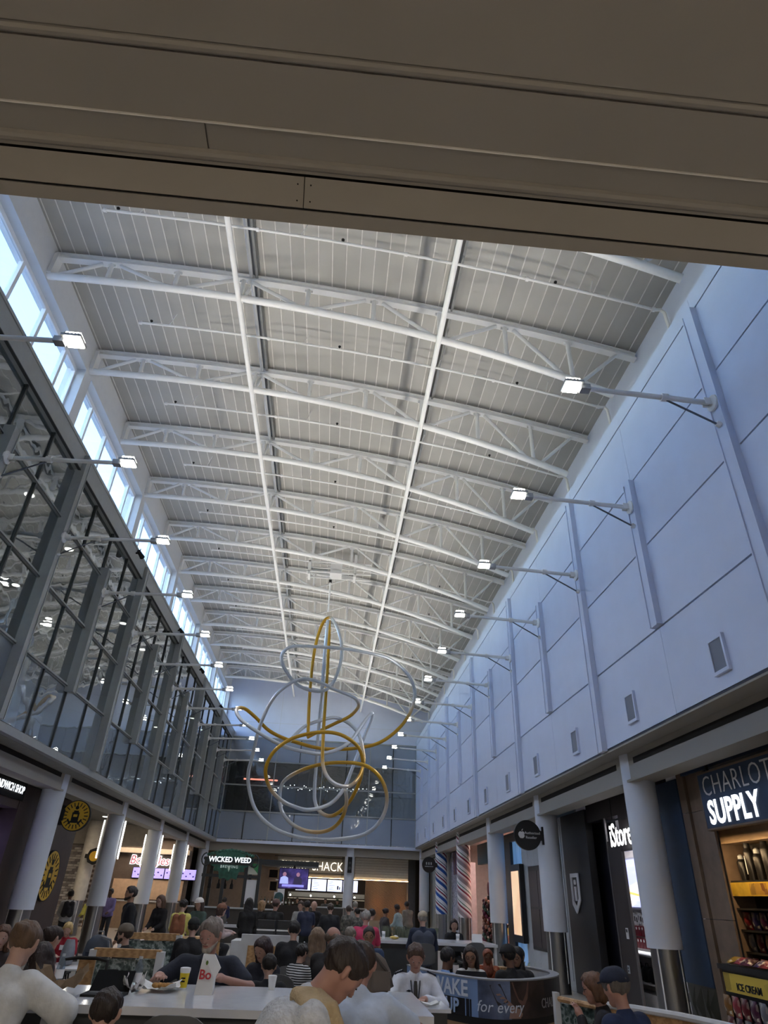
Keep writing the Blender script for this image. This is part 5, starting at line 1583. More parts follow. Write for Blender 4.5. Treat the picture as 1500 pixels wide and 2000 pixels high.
# plants on the drum rim
gr = thing('planter_strip', 'strip of pale green plants along the booth rim', 'planter', (3.5, 12.6, FZ + .98))
MB().box(-.5, .1, -.12, .12, -.16, -.02).obj('box', M_OAK, gr)
for i in range(26):
    x, y = rng.uniform(-.5, .1), rng.uniform(-.1, .1)
    a = rng.uniform(0, 6.28)
    MB().add([(x, y, -.02), (x + .03 * math.cos(a), y + .03 * math.sin(a), .03), (x + .06 * math.cos(a), y + .06 * math.sin(a), .07), (x - .02 * math.sin(a), y + .02 * math.cos(a), .04)], [(0, 1, 2, 3)]).obj('leaf', mat('pale_succulent', (150, 164, 150), .6, var=.2), gr)

# right booth: white rim, oak back, leafy glass end
rb = thing('seat_booth', 'oak seat booth with a white rim and leafy glass end at the lower right', 'booth', (3.5, 8.4, FZ))
P = [(-.28, .62, .9), (.1, .3, .9), (.4, -.18, .9), (.56, -.65, .9), (.7, -1.3, .9)]
MB().tube(P, .035, 8).obj('rim', M_WHITEP, rb, True)
m = MB()
for (a, b) in zip(P[:-1], P[1:]):
    m.add([(a[0], a[1], 0), (b[0], b[1], 0), (b[0], b[1], .9), (a[0], a[1], .9), (a[0] + .05, a[1] + .03, 0), (b[0] + .05, b[1] + .03, 0), (b[0] + .05, b[1] + .03, .9), (a[0] + .05, a[1] + .03, .9)],
          [(0, 1, 2, 3), (7, 6, 5, 4), (0, 4, 5, 1), (1, 5, 6, 2), (2, 6, 7, 3), (3, 7, 4, 0)])
m.obj('back_panel', M_OAK, rb)
MB().box(-.62, -.56, .9, 1.0, 0, .96).obj('end_post', M_WHITEP, rb)
MB().add([(-.58, .93, .35), (-.22, .42, .35), (-.22, .42, .86), (-.58, .93, .86)], [(0, 1, 2, 3), (3, 2, 1, 0)]).obj('leafy_glass', M_LEAF, rb)
MB().box(-1.2, .3, -2.0, -.45, 0, .42).obj('seat', M_OAK, rb)
MB().tube([(-.58, .93, .9), (-.22, .42, .88)], .03, 8).obj('end_rail', M_OAK, rb)

# ================================================================ THINGS ON THE TABLES
TZ = .85
lp = thing('laptop', 'open black laptop on the left end of the main table', 'laptop', (-1.79, 6.95, TZ))
MB().box(-.17, .17, -.12, .12, 0, .018).obj('keyboard_base', M_BLACK, lp)
MB().add([(-.17, .12, .015), (.17, .12, .015), (.165, .27, .155), (-.165, .27, .155), (-.17, .128, .009), (.17, .128, .009), (.165, .276, .149), (-.165, .276, .149)],
         [(0, 1, 2, 3), (7, 6, 5, 4), (0, 4, 5, 1), (1, 5, 6, 2), (2, 6, 7, 3), (3, 7, 4, 0)]).obj('lid', mat('matt_black_plastic', (14, 14, 16), .8, spec=.15), lp)
MB().box(-.14, .14, -.02, .09, .018, .02).obj('keys', M_FRAMEDK, lp)
def bottle(label, x, y, z, s=1.0):
    t = thing('water_bottle', label, 'bottle', (x, y, z))
    MB().lathe([(.030 * s, 0), (.033 * s, .01), (.033 * s, .12 * s), (.03 * s, .15 * s), (.014 * s, .185 * s), (.013 * s, .2 * s)], 14).obj('body', glass_mat('bottle_plastic', (215, 225, 232), 1.35, haze=.25, haze_rgb=(170, 180, 190)), t, True)
    MB().lathe([(.0335 * s, .055 * s), (.0335 * s, .115 * s)], 14, caps=False).obj('label', M_WHITE, t, True)
    MB().cyl((0, 0, .198 * s), (0, 0, .215 * s), .0145 * s, n=12).obj('cap', M_GREYTILE, t)
    return t
bottle('clear water bottle with a white label beside the laptop', -1.62, 7.3, TZ, 1.2)
bottle('clear water bottle at the far left of the main table', -2.35, 7.4, TZ, 1.15)
fp = thing('food_wrapper', 'crumpled white paper with fried food on it on the main table', 'food', (-1.43, 7.34, TZ))
def crumple(w, d, h, seed, n=9):
    r = random.Random(seed)
    vs = [((i / n - .5) * w * (1 + r.uniform(-.1, .1)), (j / n - .5) * d * (1 + r.uniform(-.1, .1)), h * (abs(i / n - .5) * 1.2 + abs(j / n - .5)) ** 2 + r.uniform(0, h * .35)) for i in range(n + 1) for j in range(n + 1)]
    fs = [(i * (n + 1) + j, (i + 1) * (n + 1) + j, (i + 1) * (n + 1) + j + 1, i * (n + 1) + j + 1) for i in range(n) for j in range(n)]
    return MB().add(vs, fs)
M_PAPER = mat('white_paper', (218, 218, 216), .7, var=.05)
crumple(.36, .30, .06, 3).obj('paper', M_PAPER, fp)
for i in range(5):
    MB().ball((-.02 + .035 * i, .01 * (i % 2) - .01, .045), (.035, .026, .022), 8, 6).obj('chicken_piece', mat('fried_crust', (168, 124, 66), .7, var=.3, scale=40), fp, True)
fw = thing('napkin_ball', 'crumpled white napkin with dark print beside the water bottle', 'napkin', (-1.60, 7.12, TZ))
crumple(.17, .15, .11, 8, 6).obj('napkin', pattern_mat('printed_napkin', 'noise', [(.5, (214, 214, 214)), (.6, (70, 70, 76))], 14, .7), fw)
yc = thing('paper_cup', 'yellow and white paper cup with a lid in front of the older man', 'cup', (-1.24, 7.55, TZ))
MB().lathe([(.033, 0), (.036, .02), (.046, .14)], 20).obj('cup', mat('yellow_cup_print', (222, 196, 40), .4), yc, True)
MB().lathe([(.0335, .0), (.0355, .018)], 20, caps=False).obj('foot_band', M_WHITE, yc, True)
MB().lathe([(.045, .125), (.048, .14), (.05, .15), (.048, .165), (.035, .168)], 20).obj('lid', M_WHITE, yc, True)
MB().box(-.018, .018, -.045, -.040, .080, .092).box(-.02, .016, -.0435, -.038, .056, .068).obj('dark_print', M_BLACK, yc)
pb = thing('paper_bag', 'tall white paper bag with a red letter B in front of the older man', 'bag', (-1.0, 7.25, TZ))
MB().add([(-.075, -.05, 0), (.085, -.05, 0), (.085, .06, 0), (-.075, .06, 0), (-.045, -.03, .30), (.055, -.02, .30), (.06, .03, .29), (-.04, .02, .30), (.13, -.03, .20), (.12, .04, .2), (.085, -.05, .12), (.085, .06, .12)],
         [(0, 3, 2, 1), (0, 1, 10, 8, 5, 4), (3, 7, 6, 9, 11, 2), (0, 4, 7, 3), (1, 2, 11, 10), (10, 11, 9, 8), (8, 9, 6, 5), (4, 5, 6, 7)]).obj('bag', M_PAPER, pb)
text('letter', 'Bo', .10, (-1.0, 7.202, TZ + .145), ((1, 0, .0), (0, .07, 1)), mat('red_bag_print', (176, 34, 44), .5), pb, bold=.002)
MB().ball((-.0, -.037, .235), (.012, .003, .018), 8, 6).obj('leaf_mark', mat('green_bag_print', (90, 120, 40), .5), pb)
cup2 = thing('paper_cup', 'small white cup at the far edge of the main table', 'cup', (-.42, 7.75, TZ))
MB().lathe([(.03, 0), (.042, .10), (.044, .11), (.036, .115)], 16).obj('cup', M_WHITE, cup2, True)
bb2 = thing('brown_bag', 'flattened brown paper bag beside the laptop', 'bag', (-2.2, 6.95, TZ))
crumple(.4, .2, .16, 12, 7).obj('paper', mat('brown_kraft', (140, 120, 96), .8, var=.1), bb2)
nk = thing('folded_napkin', 'folded white napkin in front of the pilot', 'napkin', (1.24, 8.55, .67))
crumple(.22, .16, .04, 21, 5).obj('paper', M_PAPER, nk)
tb = thing('backpack', 'slumped taupe backpack on the right end of the main table', 'backpack', (.62, 7.62, TZ))
M_TAUPE = mat('taupe_canvas', (98, 88, 80), .8, var=.08)
MB().lathe([(.10, 0), (.16, .03), (.17, .14), (.15, .25), (.10, .32), (.05, .35)], 18, Matrix.Rotation(-.35, 4, 'Y') @ Matrix.Diagonal((1, .7, 1, 1))).obj('body', M_TAUPE, tb, True)
MB().tube([(-.10, -.08, .33), (-.04, -.12, .30), (.06, -.13, .2), (.12, -.12, .08)], .016, 6).obj('strap', mat('dark_taupe_strap', (58, 52, 48), .8), tb, True)
MB().tube([(-.14, .0, .34), (-.16, .02, .39), (-.08, .03, .38)], .012, 6).obj('handle', MATS['dark_taupe_strap'], tb, True)
rbox(MB(), -.08, .10, -.15, -.11, .05, .2, .02).obj('pocket', M_TAUPE, tb)
gb = thing('backpack', 'grey blue hiking backpack on the round cafe table', 'backpack', (-3.50, 12.55, .565))
M_GB = mat('slate_backpack', (66, 74, 86), .7, var=.12)
MB().lathe([(.12, 0), (.17, .02), (.19, .16), (.16, .32), (.09, .40), (.03, .42)], 18, Matrix.Diagonal((1.1, .75, 1, 1))).obj('body', M_GB, gb, True)
MB().tube([(.05, -.1, .40), (.2, -.08, .36), (.26, -.06, .2), (.22, -.08, .04)], .018, 6).obj('strap', mat('grey_strap', (120, 124, 130), .7), gb, True)
rbox(MB(), -.13, .09, -.17, -.12, .03, .2, .03).obj('pocket', mat('navy_pocket', (34, 42, 60), .7), gb)
MB().tube([(-.05, 0, .41), (-.03, 0, .46), (.05, 0, .46), (.06, 0, .40)], .012, 6).obj('handle', MATS['grey_strap'], gb, True)
pg = thing('plastic_bag', 'translucent grey plastic bag beside the hiking backpack', 'bag', (-3.92, 12.5, .565))
MB().lathe([(.06, 0), (.11, .02), (.12, .15), (.10, .26), (.07, .34)], 14, Matrix.Diagonal((.9, .7, 1, 1))).obj('bag', mat('grey_plastic', (134, 138, 146), .4, var=.15, scale=12), pg, True)
bl = thing('duffel_bag', 'bright blue bag on the seat behind the water bottle', 'bag', (-2.75, 10.85, FZ + .45))
MB().lathe([(.12, 0), (.17, .03), (.17, .25), (.10, .36)], 16, Matrix.Diagonal((1.25, .8, 1, 1))).obj('body', mat('royal_blue_nylon', (36, 66, 128), .6, var=.1), bl, True)
MB().tube([(-.1, 0, .33), (-.06, 0, .43), (.06, 0, .43), (.1, 0, .33)], .014, 6).obj('handle', M_BLACK, bl)
MB().box(-.2, .2, -.2, .2, -.45, 0).obj('seat_box', M_OAK, thing('ottoman', 'low oak seat under the bright blue bag', 'seat', (-2.75, 10.85, FZ + .45)))
# middle table
for i, (x, y, lab) in enumerate(((1.5, 17.6, 'small white paper cup left of the plants on the middle table'), (3.3, 17.9, 'white coffee cup held by the woman in black'),)):
    t = thing('paper_cup', lab, 'cup', (x, y, TZ))
    MB().lathe([(.032, 0), (.045, .13), (.047, .14), (.035, .145)], 16).obj('cup', M_WHITE, t, True)
    MB().lathe([(.039, .05), (.043, .10)], 16, caps=False).obj('sleeve', M_GREYTILE, t, True)
t = thing('table_card', 'small white folded card on the middle table', 'card', (3.72, 17.7, TZ))
MB().add([(-.12, -.04, 0), (.12, -.04, 0), (.12, 0, .16), (-.12, 0, .16), (-.12, .04, 0), (.12, .04, 0)], [(0, 1, 2, 3), (3, 2, 5, 4)]).obj('card', M_WHITE, t)
t = thing('paper_bag', 'brown paper bag standing on the middle table', 'bag', (1.3, 18.05, TZ))
MB().add([(-.12, -.07, 0), (.12, -.07, 0), (.12, .07, 0), (-.12, .07, 0), (-.12, -.05, .34), (.12, -.05, .33), (.12, .05, .35), (-.12, .05, .34)], [(0, 3, 2, 1), (0, 1, 5, 4), (1, 2, 6, 5), (2, 3, 7, 6), (3, 0, 4, 7)]).obj('bag', mat('brown_kraft', (140, 120, 96)), t)
t = thing('sandwich', 'yellow wrapped sandwich on the middle table', 'food', (1.75, 17.55, TZ))
MB().ball((0, 0, .035), (.11, .05, .035), 10, 6).obj('bread', mat('yellow_wrap', (200, 172, 90), .6, var=.2), t, True)
MB().ball((.03, 0, .05), (.06, .04, .03), 10, 6).obj('paper', M_PAPER, t, True)
pt = thing('planter', 'long planter of wispy grey green plants behind the middle table', 'planter', (2.3, 19.2, FZ))
MB().box(-.7, .7, -.15, .15, 0, .95).obj('box', M_APRON, pt)
gm = []
for q in range(3):
    m = MB()
    for i in range(5):
        a = i * 1.3 + q
        m.add([(0, 0, 0), (.015, .0, 0), (.06 * math.cos(a) + .01, .06 * math.sin(a), .22 + .04 * q), (.06 * math.cos(a), .06 * math.sin(a), .24 + .04 * q)], [(0, 1, 2, 3), (3, 2, 1, 0)])
    gm.append(m.mesh('plant', mat('grey_green_leaf', (120, 128, 112), .7, var=.2)))
for i in range(60):
    link('plant', gm[i % 3], pt, (rng.uniform(-.68, .68), rng.uniform(-.13, .13), .94))
# ================================================================ PEOPLE
def smin(a, b, k):
    h = np.clip(.5 + .5 * (b - a) / k, 0, 1)
    return b + (a - b) * h - k * h * (1 - h)

def blend_surface(prims, res, k=.03, cuts=(), infl=0.0):
    """Smoothly joined tapered limbs -> one closed surface. prims: (a, b, ra, rb[, k]); cuts: functions p -> distance to keep (>0 outside removed)."""
    A = np.array([p[0] for p in prims], float); B = np.array([p[1] for p in prims], float)
    r = np.array([max(p[2], p[3]) for p in prims]) + infl
    lo = (np.minimum(A, B) - r[:, None]).min(0) - 2.5 * res
    hi = (np.maximum(A, B) + r[:, None]).max(0) + 2.5 * res
    n = np.ceil((hi - lo) / res).astype(int) + 1
    F = np.full(n, .25, np.float32)
    ax = [lo[i] + res * np.arange(n[i]) for i in range(3)]
    for pr in prims:
        a, b, ra, rb = np.array(pr[0], float), np.array(pr[1], float), pr[2] + infl, pr[3] + infl
        kk = pr[4] if len(pr) > 4 else k
        pad = max(ra, rb) + kk * 1.2 + 2 * res
        l0 = np.maximum(((np.minimum(a, b) - pad - lo) / res).astype(int), 0)
        h0 = np.minimum(((np.maximum(a, b) + pad - lo) / res).astype(int) + 2, n)
        sl = tuple(slice(l0[i], h0[i]) for i in range(3))
        X = ax[0][sl[0]][:, None, None]; Y = ax[1][sl[1]][None, :, None]; Z = ax[2][sl[2]][None, None, :]
        d = b - a
        L = float(d @ d)
        if L < 1e-10:
            D = np.sqrt((X - a[0]) ** 2 + (Y - a[1]) ** 2 + (Z - a[2]) ** 2) - ra
        else:
            t = np.clip(((X - a[0]) * d[0] + (Y - a[1]) * d[1] + (Z - a[2]) * d[2]) / L, 0, 1)
            D = np.sqrt((X - a[0] - t * d[0]) ** 2 + (Y - a[1] - t * d[1]) ** 2 + (Z - a[2] - t * d[2]) ** 2) - (ra + t * (rb - ra))
        F[sl] = smin(F[sl], D.astype(np.float32), kk)
    if cuts:
        X = ax[0][:, None, None]; Y = ax[1][None, :, None]; Z = ax[2][None, None, :]
        for c in cuts:
            F = np.maximum(F, c(X, Y, Z).astype(np.float32))
    ins = F < 0
    c8 = [ins[i:n[0] - 1 + i, j:n[1] - 1 + j, q:n[2] - 1 + q] for i in (0, 1) for j in (0, 1) for q in (0, 1)]
    sm = sum(c.astype(np.int8) for c in c8)
    act = (sm > 0) & (sm < 8)
    idx = np.argwhere(act)
    if not len(idx):
        return None
    ids = np.full(act.shape, -1, np.int64)
    ids[act] = np.arange(len(idx))
    acc = np.zeros((len(idx), 3)); cnt = np.zeros(len(idx))
    cor = [np.array((i, j, q)) for i in (0, 1) for j in (0, 1) for q in (0, 1)]
    for p in range(8):
        for q in range(p + 1, 8):
            if abs(cor[p] - cor[q]).sum() != 1: continue
            ip, iq = idx + cor[p], idx + cor[q]
            fp, fq = F[ip[:, 0], ip[:, 1], ip[:, 2]], F[iq[:, 0], iq[:, 1], iq[:, 2]]
            x = (fp < 0) != (fq < 0)
            t = np.where(x, fp / np.where(x, fp - fq, 1), 0)
            pos = ip + t[:, None] * (cor[q] - cor[p])
            acc[x] += pos[x]; cnt[x] += 1
    V = lo + res * acc / cnt[:, None]
    Q = []
    for axis in range(3):
        o1, o2 = [(1, 2), (2, 0), (0, 1)][axis]
        e = [slice(None)] * 3; e2 = [slice(None)] * 3
        e[axis] = slice(0, n[axis] - 1); e2[axis] = slice(1, n[axis])
        s0, s1 = ins[tuple(e)], ins[tuple(e2)]
        ed = np.argwhere(s0 != s1)
        ok = np.ones(len(ed), bool)
        for o in (o1, o2):
            ok &= (ed[:, o] > 0) & (ed[:, o] < n[o] - 1)
        ed = ed[ok]
        fl = s0[ed[:, 0], ed[:, 1], ed[:, 2]]
        cs = []
        for (da, db) in ((-1, -1), (0, -1), (0, 0), (-1, 0)):
            c = ed.copy(); c[:, o1] += da; c[:, o2] += db
            cs.append(ids[c[:, 0], c[:, 1], c[:, 2]])
        q4 = np.stack(cs, 1)
        q4[~fl] = q4[~fl][:, ::-1]
        Q.append(q4[(q4 >= 0).all(1)])
    return V, np.concatenate(Q)

_nr = np.random.RandomState(5)
def surf_obj(name, prims, res, material, parent, k=.03, cuts=(), infl=0.0, tousle=0.0):
    r = blend_surface(prims, res, k, cuts, infl)
    if r is None:
        return None
    V, Q = r
    if tousle:
        c = V.mean(0)
        ph = np.sin(V @ np.array([61.0, 47, 23])) * np.sin(V @ np.array([-29.0, 53, 41]) + 1)
        dv = (V - c) / (np.linalg.norm(V - c, axis=1)[:, None] + 1e-6)
        V = V + dv * (ph * tousle + _nr.uniform(-.4, .4, len(V)) * tousle)[:, None]
    me = bpy.data.meshes.new(name)
    me.vertices.add(len(V)); me.vertices.foreach_set('co', V.astype(np.float32).ravel())
    me.loops.add(Q.size); me.loops.foreach_set('vertex_index', Q.astype(np.int32).ravel())
    me.polygons.add(len(Q)); me.polygons.foreach_set('loop_start', np.arange(0, Q.size, 4, dtype=np.int32))
    me.update(calc_edges=True)
    me.validate()
    me.polygons.foreach_set('use_smooth', np.ones(len(me.polygons), bool))
    me.materials.append(material)
    return link(name, me, parent)

SKIN = {'fair': (186, 150, 134), 'ruddy': (172, 130, 116), 'tan': (152, 114, 92), 'brown': (110, 76, 58), 'dark': (72, 50, 40)}
def skin(k):
    return mat('skin_' + k, SKIN[k], .5, var=.06, scale=12)
def cloth(c, nm=None):
    return mat(nm or 'cloth_%d_%d_%d' % c, c, .85, var=.14, scale=9, bump=.25, bscale=22)
def hairm(c):
    return mat('hair_%d_%d_%d' % c, c, .55, var=.3, scale=30, stretch=(1, 1, .25), bump=.5, bscale=60)

def person(label, head_at, face, pose='sit', seat=.45, lean=8, hp=10, hy=0, hr=0, twist=0, top=(60, 60, 64), sleeve='long', legs=(40, 42, 48), hair='short', hc=(46, 36, 30), sk='fair',
           arms=('rest', 'rest'), s=1.0, res=.022, female=False, face_bits=False, glasses=False, beard=None, cap=None, extra=None, group='people in the hall', shoe=(40, 40, 42), wide=1.0, chair=True):
    """face: degrees, 0 looks away from the camera (+Y), 180 towards it. Local frame: +y forward, +x to the person's right."""
    R = math.radians
    fw = lambda a: np.array((0, math.sin(R(a)), math.cos(R(a))))
    v = lambda *p: np.array(p, float)
    sh = (.165 if female else .19) * wide
    if pose == 'stand':
        pel = v(0, 0, .93)
    else:
        pel = v(0, 0, seat + .10)
    nb = pel + fw(lean) * .30 + fw(lean + 4) * .20
    hdir = fw(lean * .7 + hp * .5)
    hcen = nb + hdir * .19 + v(0, .012, 0)
    dz = (head_at[2] - FZ) / s - hcen[2]       # sit or stand a little taller or lower so that the head is where it should be
    pel = pel + v(0, 0, dz); nb = nb + v(0, 0, dz); hcen = hcen + v(0, 0, dz)
    ca, sa = math.cos(R(face)), math.sin(R(face))
    x = head_at[0] - s * (ca * hcen[0] - sa * hcen[1])
    y = head_at[1] - s * (sa * hcen[0] + ca * hcen[1])
    waist = pel + (nb - pel) * .36
    chest = pel + (nb - pel) * .68
    E = Matrix.Rotation(R(-hy), 3, 'Z') @ Matrix.Rotation(R(-hp), 3, 'X') @ Matrix.Rotation(R(hr), 3, 'Y')
    f, u, rt = (np.array(E @ Vector(q)) for q in ((0, 1, 0), (0, 0, 1), (1, 0, 0)))
    H = lambda a, b, c: hcen + rt * a + f * b + u * c
    head = [(H(0, -.025, .03), H(0, .02, .035), .088, .088), (H(0, .03, .0), H(0, .05, -.06), .07, .045), (H(-.045, .01, -.035), H(-.015, .06, -.088), .035, .024), (H(.045, .01, -.035), H(.015, .06, -.088), .035, .024),
            (H(-.012, .062, -.09), H(.012, .062, -.09), .026, .026), (H(-.03, .078, .028), H(.03, .078, .028), .018, .018, .02), (H(0, .092, .012), H(0, .112, -.024), .009, .015, .012),
            (H(-.02, .088, -.055), H(.02, .088, -.055), .012, .012, .012), (H(-.098, -.008, .014), H(-.094, -.0, -.03), .016, .012, .01), (H(.098, -.008, .014), H(.094, -.0, -.03), .016, .012, .01),
            (H(-.05, .06, -.015), H(-.05, .05, -.02), .026, .026), (H(.05, .06, -.015), H(.05, .05, -.02), .026, .026)]
    neck = [(nb - v(0, .005, .02), H(0, -.02, -.06), .056, .05)]
    tw = Matrix.Rotation(R(-twist), 3, 'Z')
    X = np.array(tw @ Vector((1, 0, 0)))
    shl = nb - v(0, 0, .055)
    SH = {-1: shl - X * sh, 1: shl + X * sh}
    wd = wide
    torso = [(pel - v(.075 * wd, 0, 0), pel + v(.075 * wd, 0, 0), .115 * wd, .115 * wd), (pel - v(.05, 0, -.02), waist - v(.055 * wd, -.01, 0), .115 * wd, .11 * wd), (pel + v(.05, 0, .02), waist + v(.055 * wd, .01, 0), .115 * wd, .11 * wd),
             (waist - v(.055 * wd, -.015, 0), chest - X * .085 * wd, .108 * wd, .112 * wd), (waist + v(.055 * wd, .015, 0), chest + X * .085 * wd, .108 * wd, .112 * wd), (SH[-1] + X * .02, SH[1] - X * .02, .06, .06),
             (chest - X * .08, SH[-1] + X * .04, .1, .062), (chest + X * .08, SH[1] - X * .04, .1, .062), (shl + v(0, -.01, 0), nb + v(0, 0, -.0), .075, .06)]
    if female:
        torso += [(chest + X * .07 + v(0, .07, -.03), chest + X * .07 + v(0, .07, -.03), .06, .06), (chest - X * .07 + v(0, .07, -.03), chest - X * .07 + v(0, .07, -.03), .06, .06)]
    arm_skin, sleeves = [], []
    hand_p = []
    for side, a in zip((-1, 1), arms):
        S0 = SH[side]
        px = X * side
        presets = {'rest': (v(0, .06, -.27) + px * .04, v(0, .25, -.36) - px * .03), 'down': (v(0, -.02, -.29) + px * .05, v(0, .06, -.54) + px * .05),
                   'table': (v(0, .10, -.27) + px * .07, v(0, .33, -.24) - px * .10), 'wide': (v(0, .10, -.26) + px * .15, v(0, .32, -.27) - px * .02), 'reach': (v(0, .22, -.20) + px * .05, v(0, .46, -.22) - px * .05),
                   'face': (v(0, .17, -.25) + px * .02, v(0, .22, .0) - px * .12), 'phone': (v(0, .14, -.26) + px * .03, v(0, .32, -.08) - px * .10), 'lap': (v(0, .04, -.29) + px * .06, v(0, .22, -.42) - px * .04)}
        el, wr = presets[a] if isinstance(a, str) else (np.array(a[0], float) * v(side, 1, 1), np.array(a[1], float) * v(side, 1, 1))
        el, wr = S0 + el, S0 + wr
        arm_skin += [(S0, el, .05 * (.9 if female else 1), .04), (el, wr, .041, .027)]
        if sleeve == 'long': sleeves += [(S0, el, .058, .048), (el, el + (wr - el) * .92, .048, .036)]
        elif sleeve == 'short': sleeves += [(S0, S0 + (el - S0) * .72, .062, .056)]
        elif sleeve == 'wide': sleeves += [(S0, el, .075, .075), (el, el + (wr - el) * .9, .075, .055)]
        d = (wr - el); d /= np.linalg.norm(d)
        fwd = d * .75 + v(0, .35, -.1 if a != 'face' else .35); fwd /= np.linalg.norm(fwd)
        sidev = np.cross(fwd, v(0, 0, 1)); sidev /= (np.linalg.norm(sidev) + 1e-6)
        up_ = np.cross(sidev, fwd)
        pc = wr + fwd * .05
        arm_skin += [(wr, pc + sidev * .018, .025, .021), (wr, pc - sidev * .018, .025, .021), (pc + sidev * .02, pc - sidev * .02, .022, .022)]
        kf = .008
        for q, L in ((-.030, .060), (-.010, .074), (.010, .078), (.030, .070)):
            b0 = wr + fwd * .078 + sidev * q
            b1 = b0 + fwd * L * .55 + sidev * q * .25 - up_ * .008
            b2 = b1 + fwd * L * .36 - up_ * .024
            arm_skin += [(b0, b1, .0105, .0092, kf), (b1, b2, .0092, .0078, kf)]
        th = -side
        t0 = wr + fwd * .028 + sidev * .028 * th
        t1 = t0 + fwd * .035 + sidev * .030 * th - up_ * .008
        arm_skin += [(t0, t1, .014, .012, kf), (t1, t1 + fwd * .034 + sidev * .004 * th, .012, .009, kf)]
        hand_p.append(wr + fwd * .1)
    leg_skin, trou, shoes = [], [], []
    for side in (-1, 1):
        hip = pel + v(side * .09, 0, -.03)
        if pose == 'stand':
            kn, an = v(side * .10, .02, hip[2] * .54), v(side * .11, -.02, .09)
        elif seat > .6:
            kn = hip + v(side * .06, .40, -.06); an = v(side * .12, .30, max(.30, hip[2] - .55))
        else:
            kn = hip + v(side * .06, .42, -.02); an = v(side * .13, .40, .09)
        toe = an + v(side * .03, .16, -.045)
        leg_skin += [(hip, kn, .082, .056), (kn, an, .054, .036), (an, toe, .038, .03)]
        trou += [(hip, kn, .092, .066), (kn, kn + (an - kn) * .93, .066, .05)]
        shoes += [(an + v(0, -.04, -.04), toe, .046, .038)]
    pelvis_t = [(pel - v(.075 * wd, 0, 0), pel + v(.075 * wd, 0, 0), .127 * wd, .127 * wd), (pel, pel + (waist - pel) * .5, .12 * wd, .12 * wd)]
    root = surf_obj('person', head + neck + torso + arm_skin + leg_skin, res, skin(sk), None, .028)
    root.location = (x, y, FZ)
    root.rotation_euler = (0, 0, R(face))
    root.scale = (s, s, s)
    tag(root, label, 'person', group)
    m_top = top if not isinstance(top, tuple) else cloth(top)
    surf_obj('top', torso[:] + sleeves, res, m_top, root, .03, infl=.014)
    surf_obj('trousers', pelvis_t + trou, res * 1.2, cloth(legs), root, .03)
    surf_obj('shoes', shoes, res * 1.2, cloth(shoe), root, .01)
    # hair and headwear
    hm = hairm(hc)
    hr_ = min(res, .016) if res < .03 else res * .8
    def facecut(X_, Y_, Z_):
        px = (X_ - hcen[0]); py = (Y_ - hcen[1]); pz = (Z_ - hcen[2])
        b = px * f[0] + py * f[1] + pz * f[2]; c = px * u[0] + py * u[1] + pz * u[2]; a = px * rt[0] + py * rt[1] + pz * rt[2]
        return .124 - np.sqrt((a * 1.12) ** 2 + (b - .137) ** 2 + (c + .038) ** 2)
    def lowcut(off, sl):
        def g(X_, Y_, Z_):
            px = (X_ - hcen[0]); py = (Y_ - hcen[1]); pz = (Z_ - hcen[2])
            b = px * f[0] + py * f[1] + pz * f[2]; c = px * u[0] + py * u[1] + pz * u[2]
            return (off + sl * b) - c
        return g
    cran = [(H(0, -.028, .036), H(0, .018, .042), .101, .099)]
    if hair in ('short', 'grey_short'):
        surf_obj('hair', cran + [(H(0, .05, .105), H(0, -.02, .12), .03, .03)], hr_, hm, root, .02, (facecut, lowcut(-.045, .6)), tousle=.006)
    elif hair == 'bald':
        surf_obj('hair', [(H(-.05, -.05, .0), H(.05, -.05, .0), .055, .055)], hr_, hm, root, .02, (facecut, lowcut(-.05, .4), (lambda X_, Y_, Z_: ((X_ - hcen[0]) * u[0] + (Y_ - hcen[1]) * u[1] + (Z_ - hcen[2]) * u[2]) - .035)))
    elif hair in ('long', 'bun', 'pony', 'bob'):
        P = list(cran)
        if hair == 'long':
            for a in (-.075, -.04, 0, .04, .075):
                P += [(H(a, -.05, .0), nb + rt * a * 1.25 + v(0, -.045 - (.03 - abs(a) * .3), -.12), .05, .035)]
            P += [(H(-.085, .02, .02), H(-.09, .02, -.14), .03, .025), (H(.085, .02, .02), H(.09, .02, -.14), .03, .025)]
        if hair == 'bob':
            P += [(H(-.08, -.01, .02), H(-.085, -.005, -.08), .035, .035), (H(.08, -.01, .02), H(.085, -.005, -.08), .035, .035), (H(-.04, -.07, 0), H(-.04, -.06, -.09), .05, .045), (H(.04, -.07, 0), H(.04, -.06, -.09), .05, .045)]
        if hair == 'bun':
            P += [(H(0, -.12, .045), H(0, -.14, .05), .045, .04)]
        if hair == 'pony':
            P += [(H(0, -.10, .05), H(0, -.15, -.02), .035, .035), (H(0, -.15, -.02), H(0, -.13, -.16), .035, .02)]
        surf_obj('hair', P, hr_, hm, root, .025, (facecut,) + ((lowcut(-.06, .5),) if hair in ('bun', 'pony') else ()), tousle=.005)
    elif hair == 'hood':
        surf_obj('hood', [(H(0, -.035, .03), H(0, .01, .04), .118, .112), (H(0, -.06, -.02), nb + v(0, -.05, -.02), .11, .13)], hr_, hm, root, .03, (facecut,))
    elif hair == 'scarf':
        surf_obj('headscarf', [(H(0, -.03, .03), H(0, .015, .04), .108, .106), (H(0, -.01, -.06), nb + v(0, .02, -.08), .085, .13)], hr_, hm, root, .03, (facecut,))
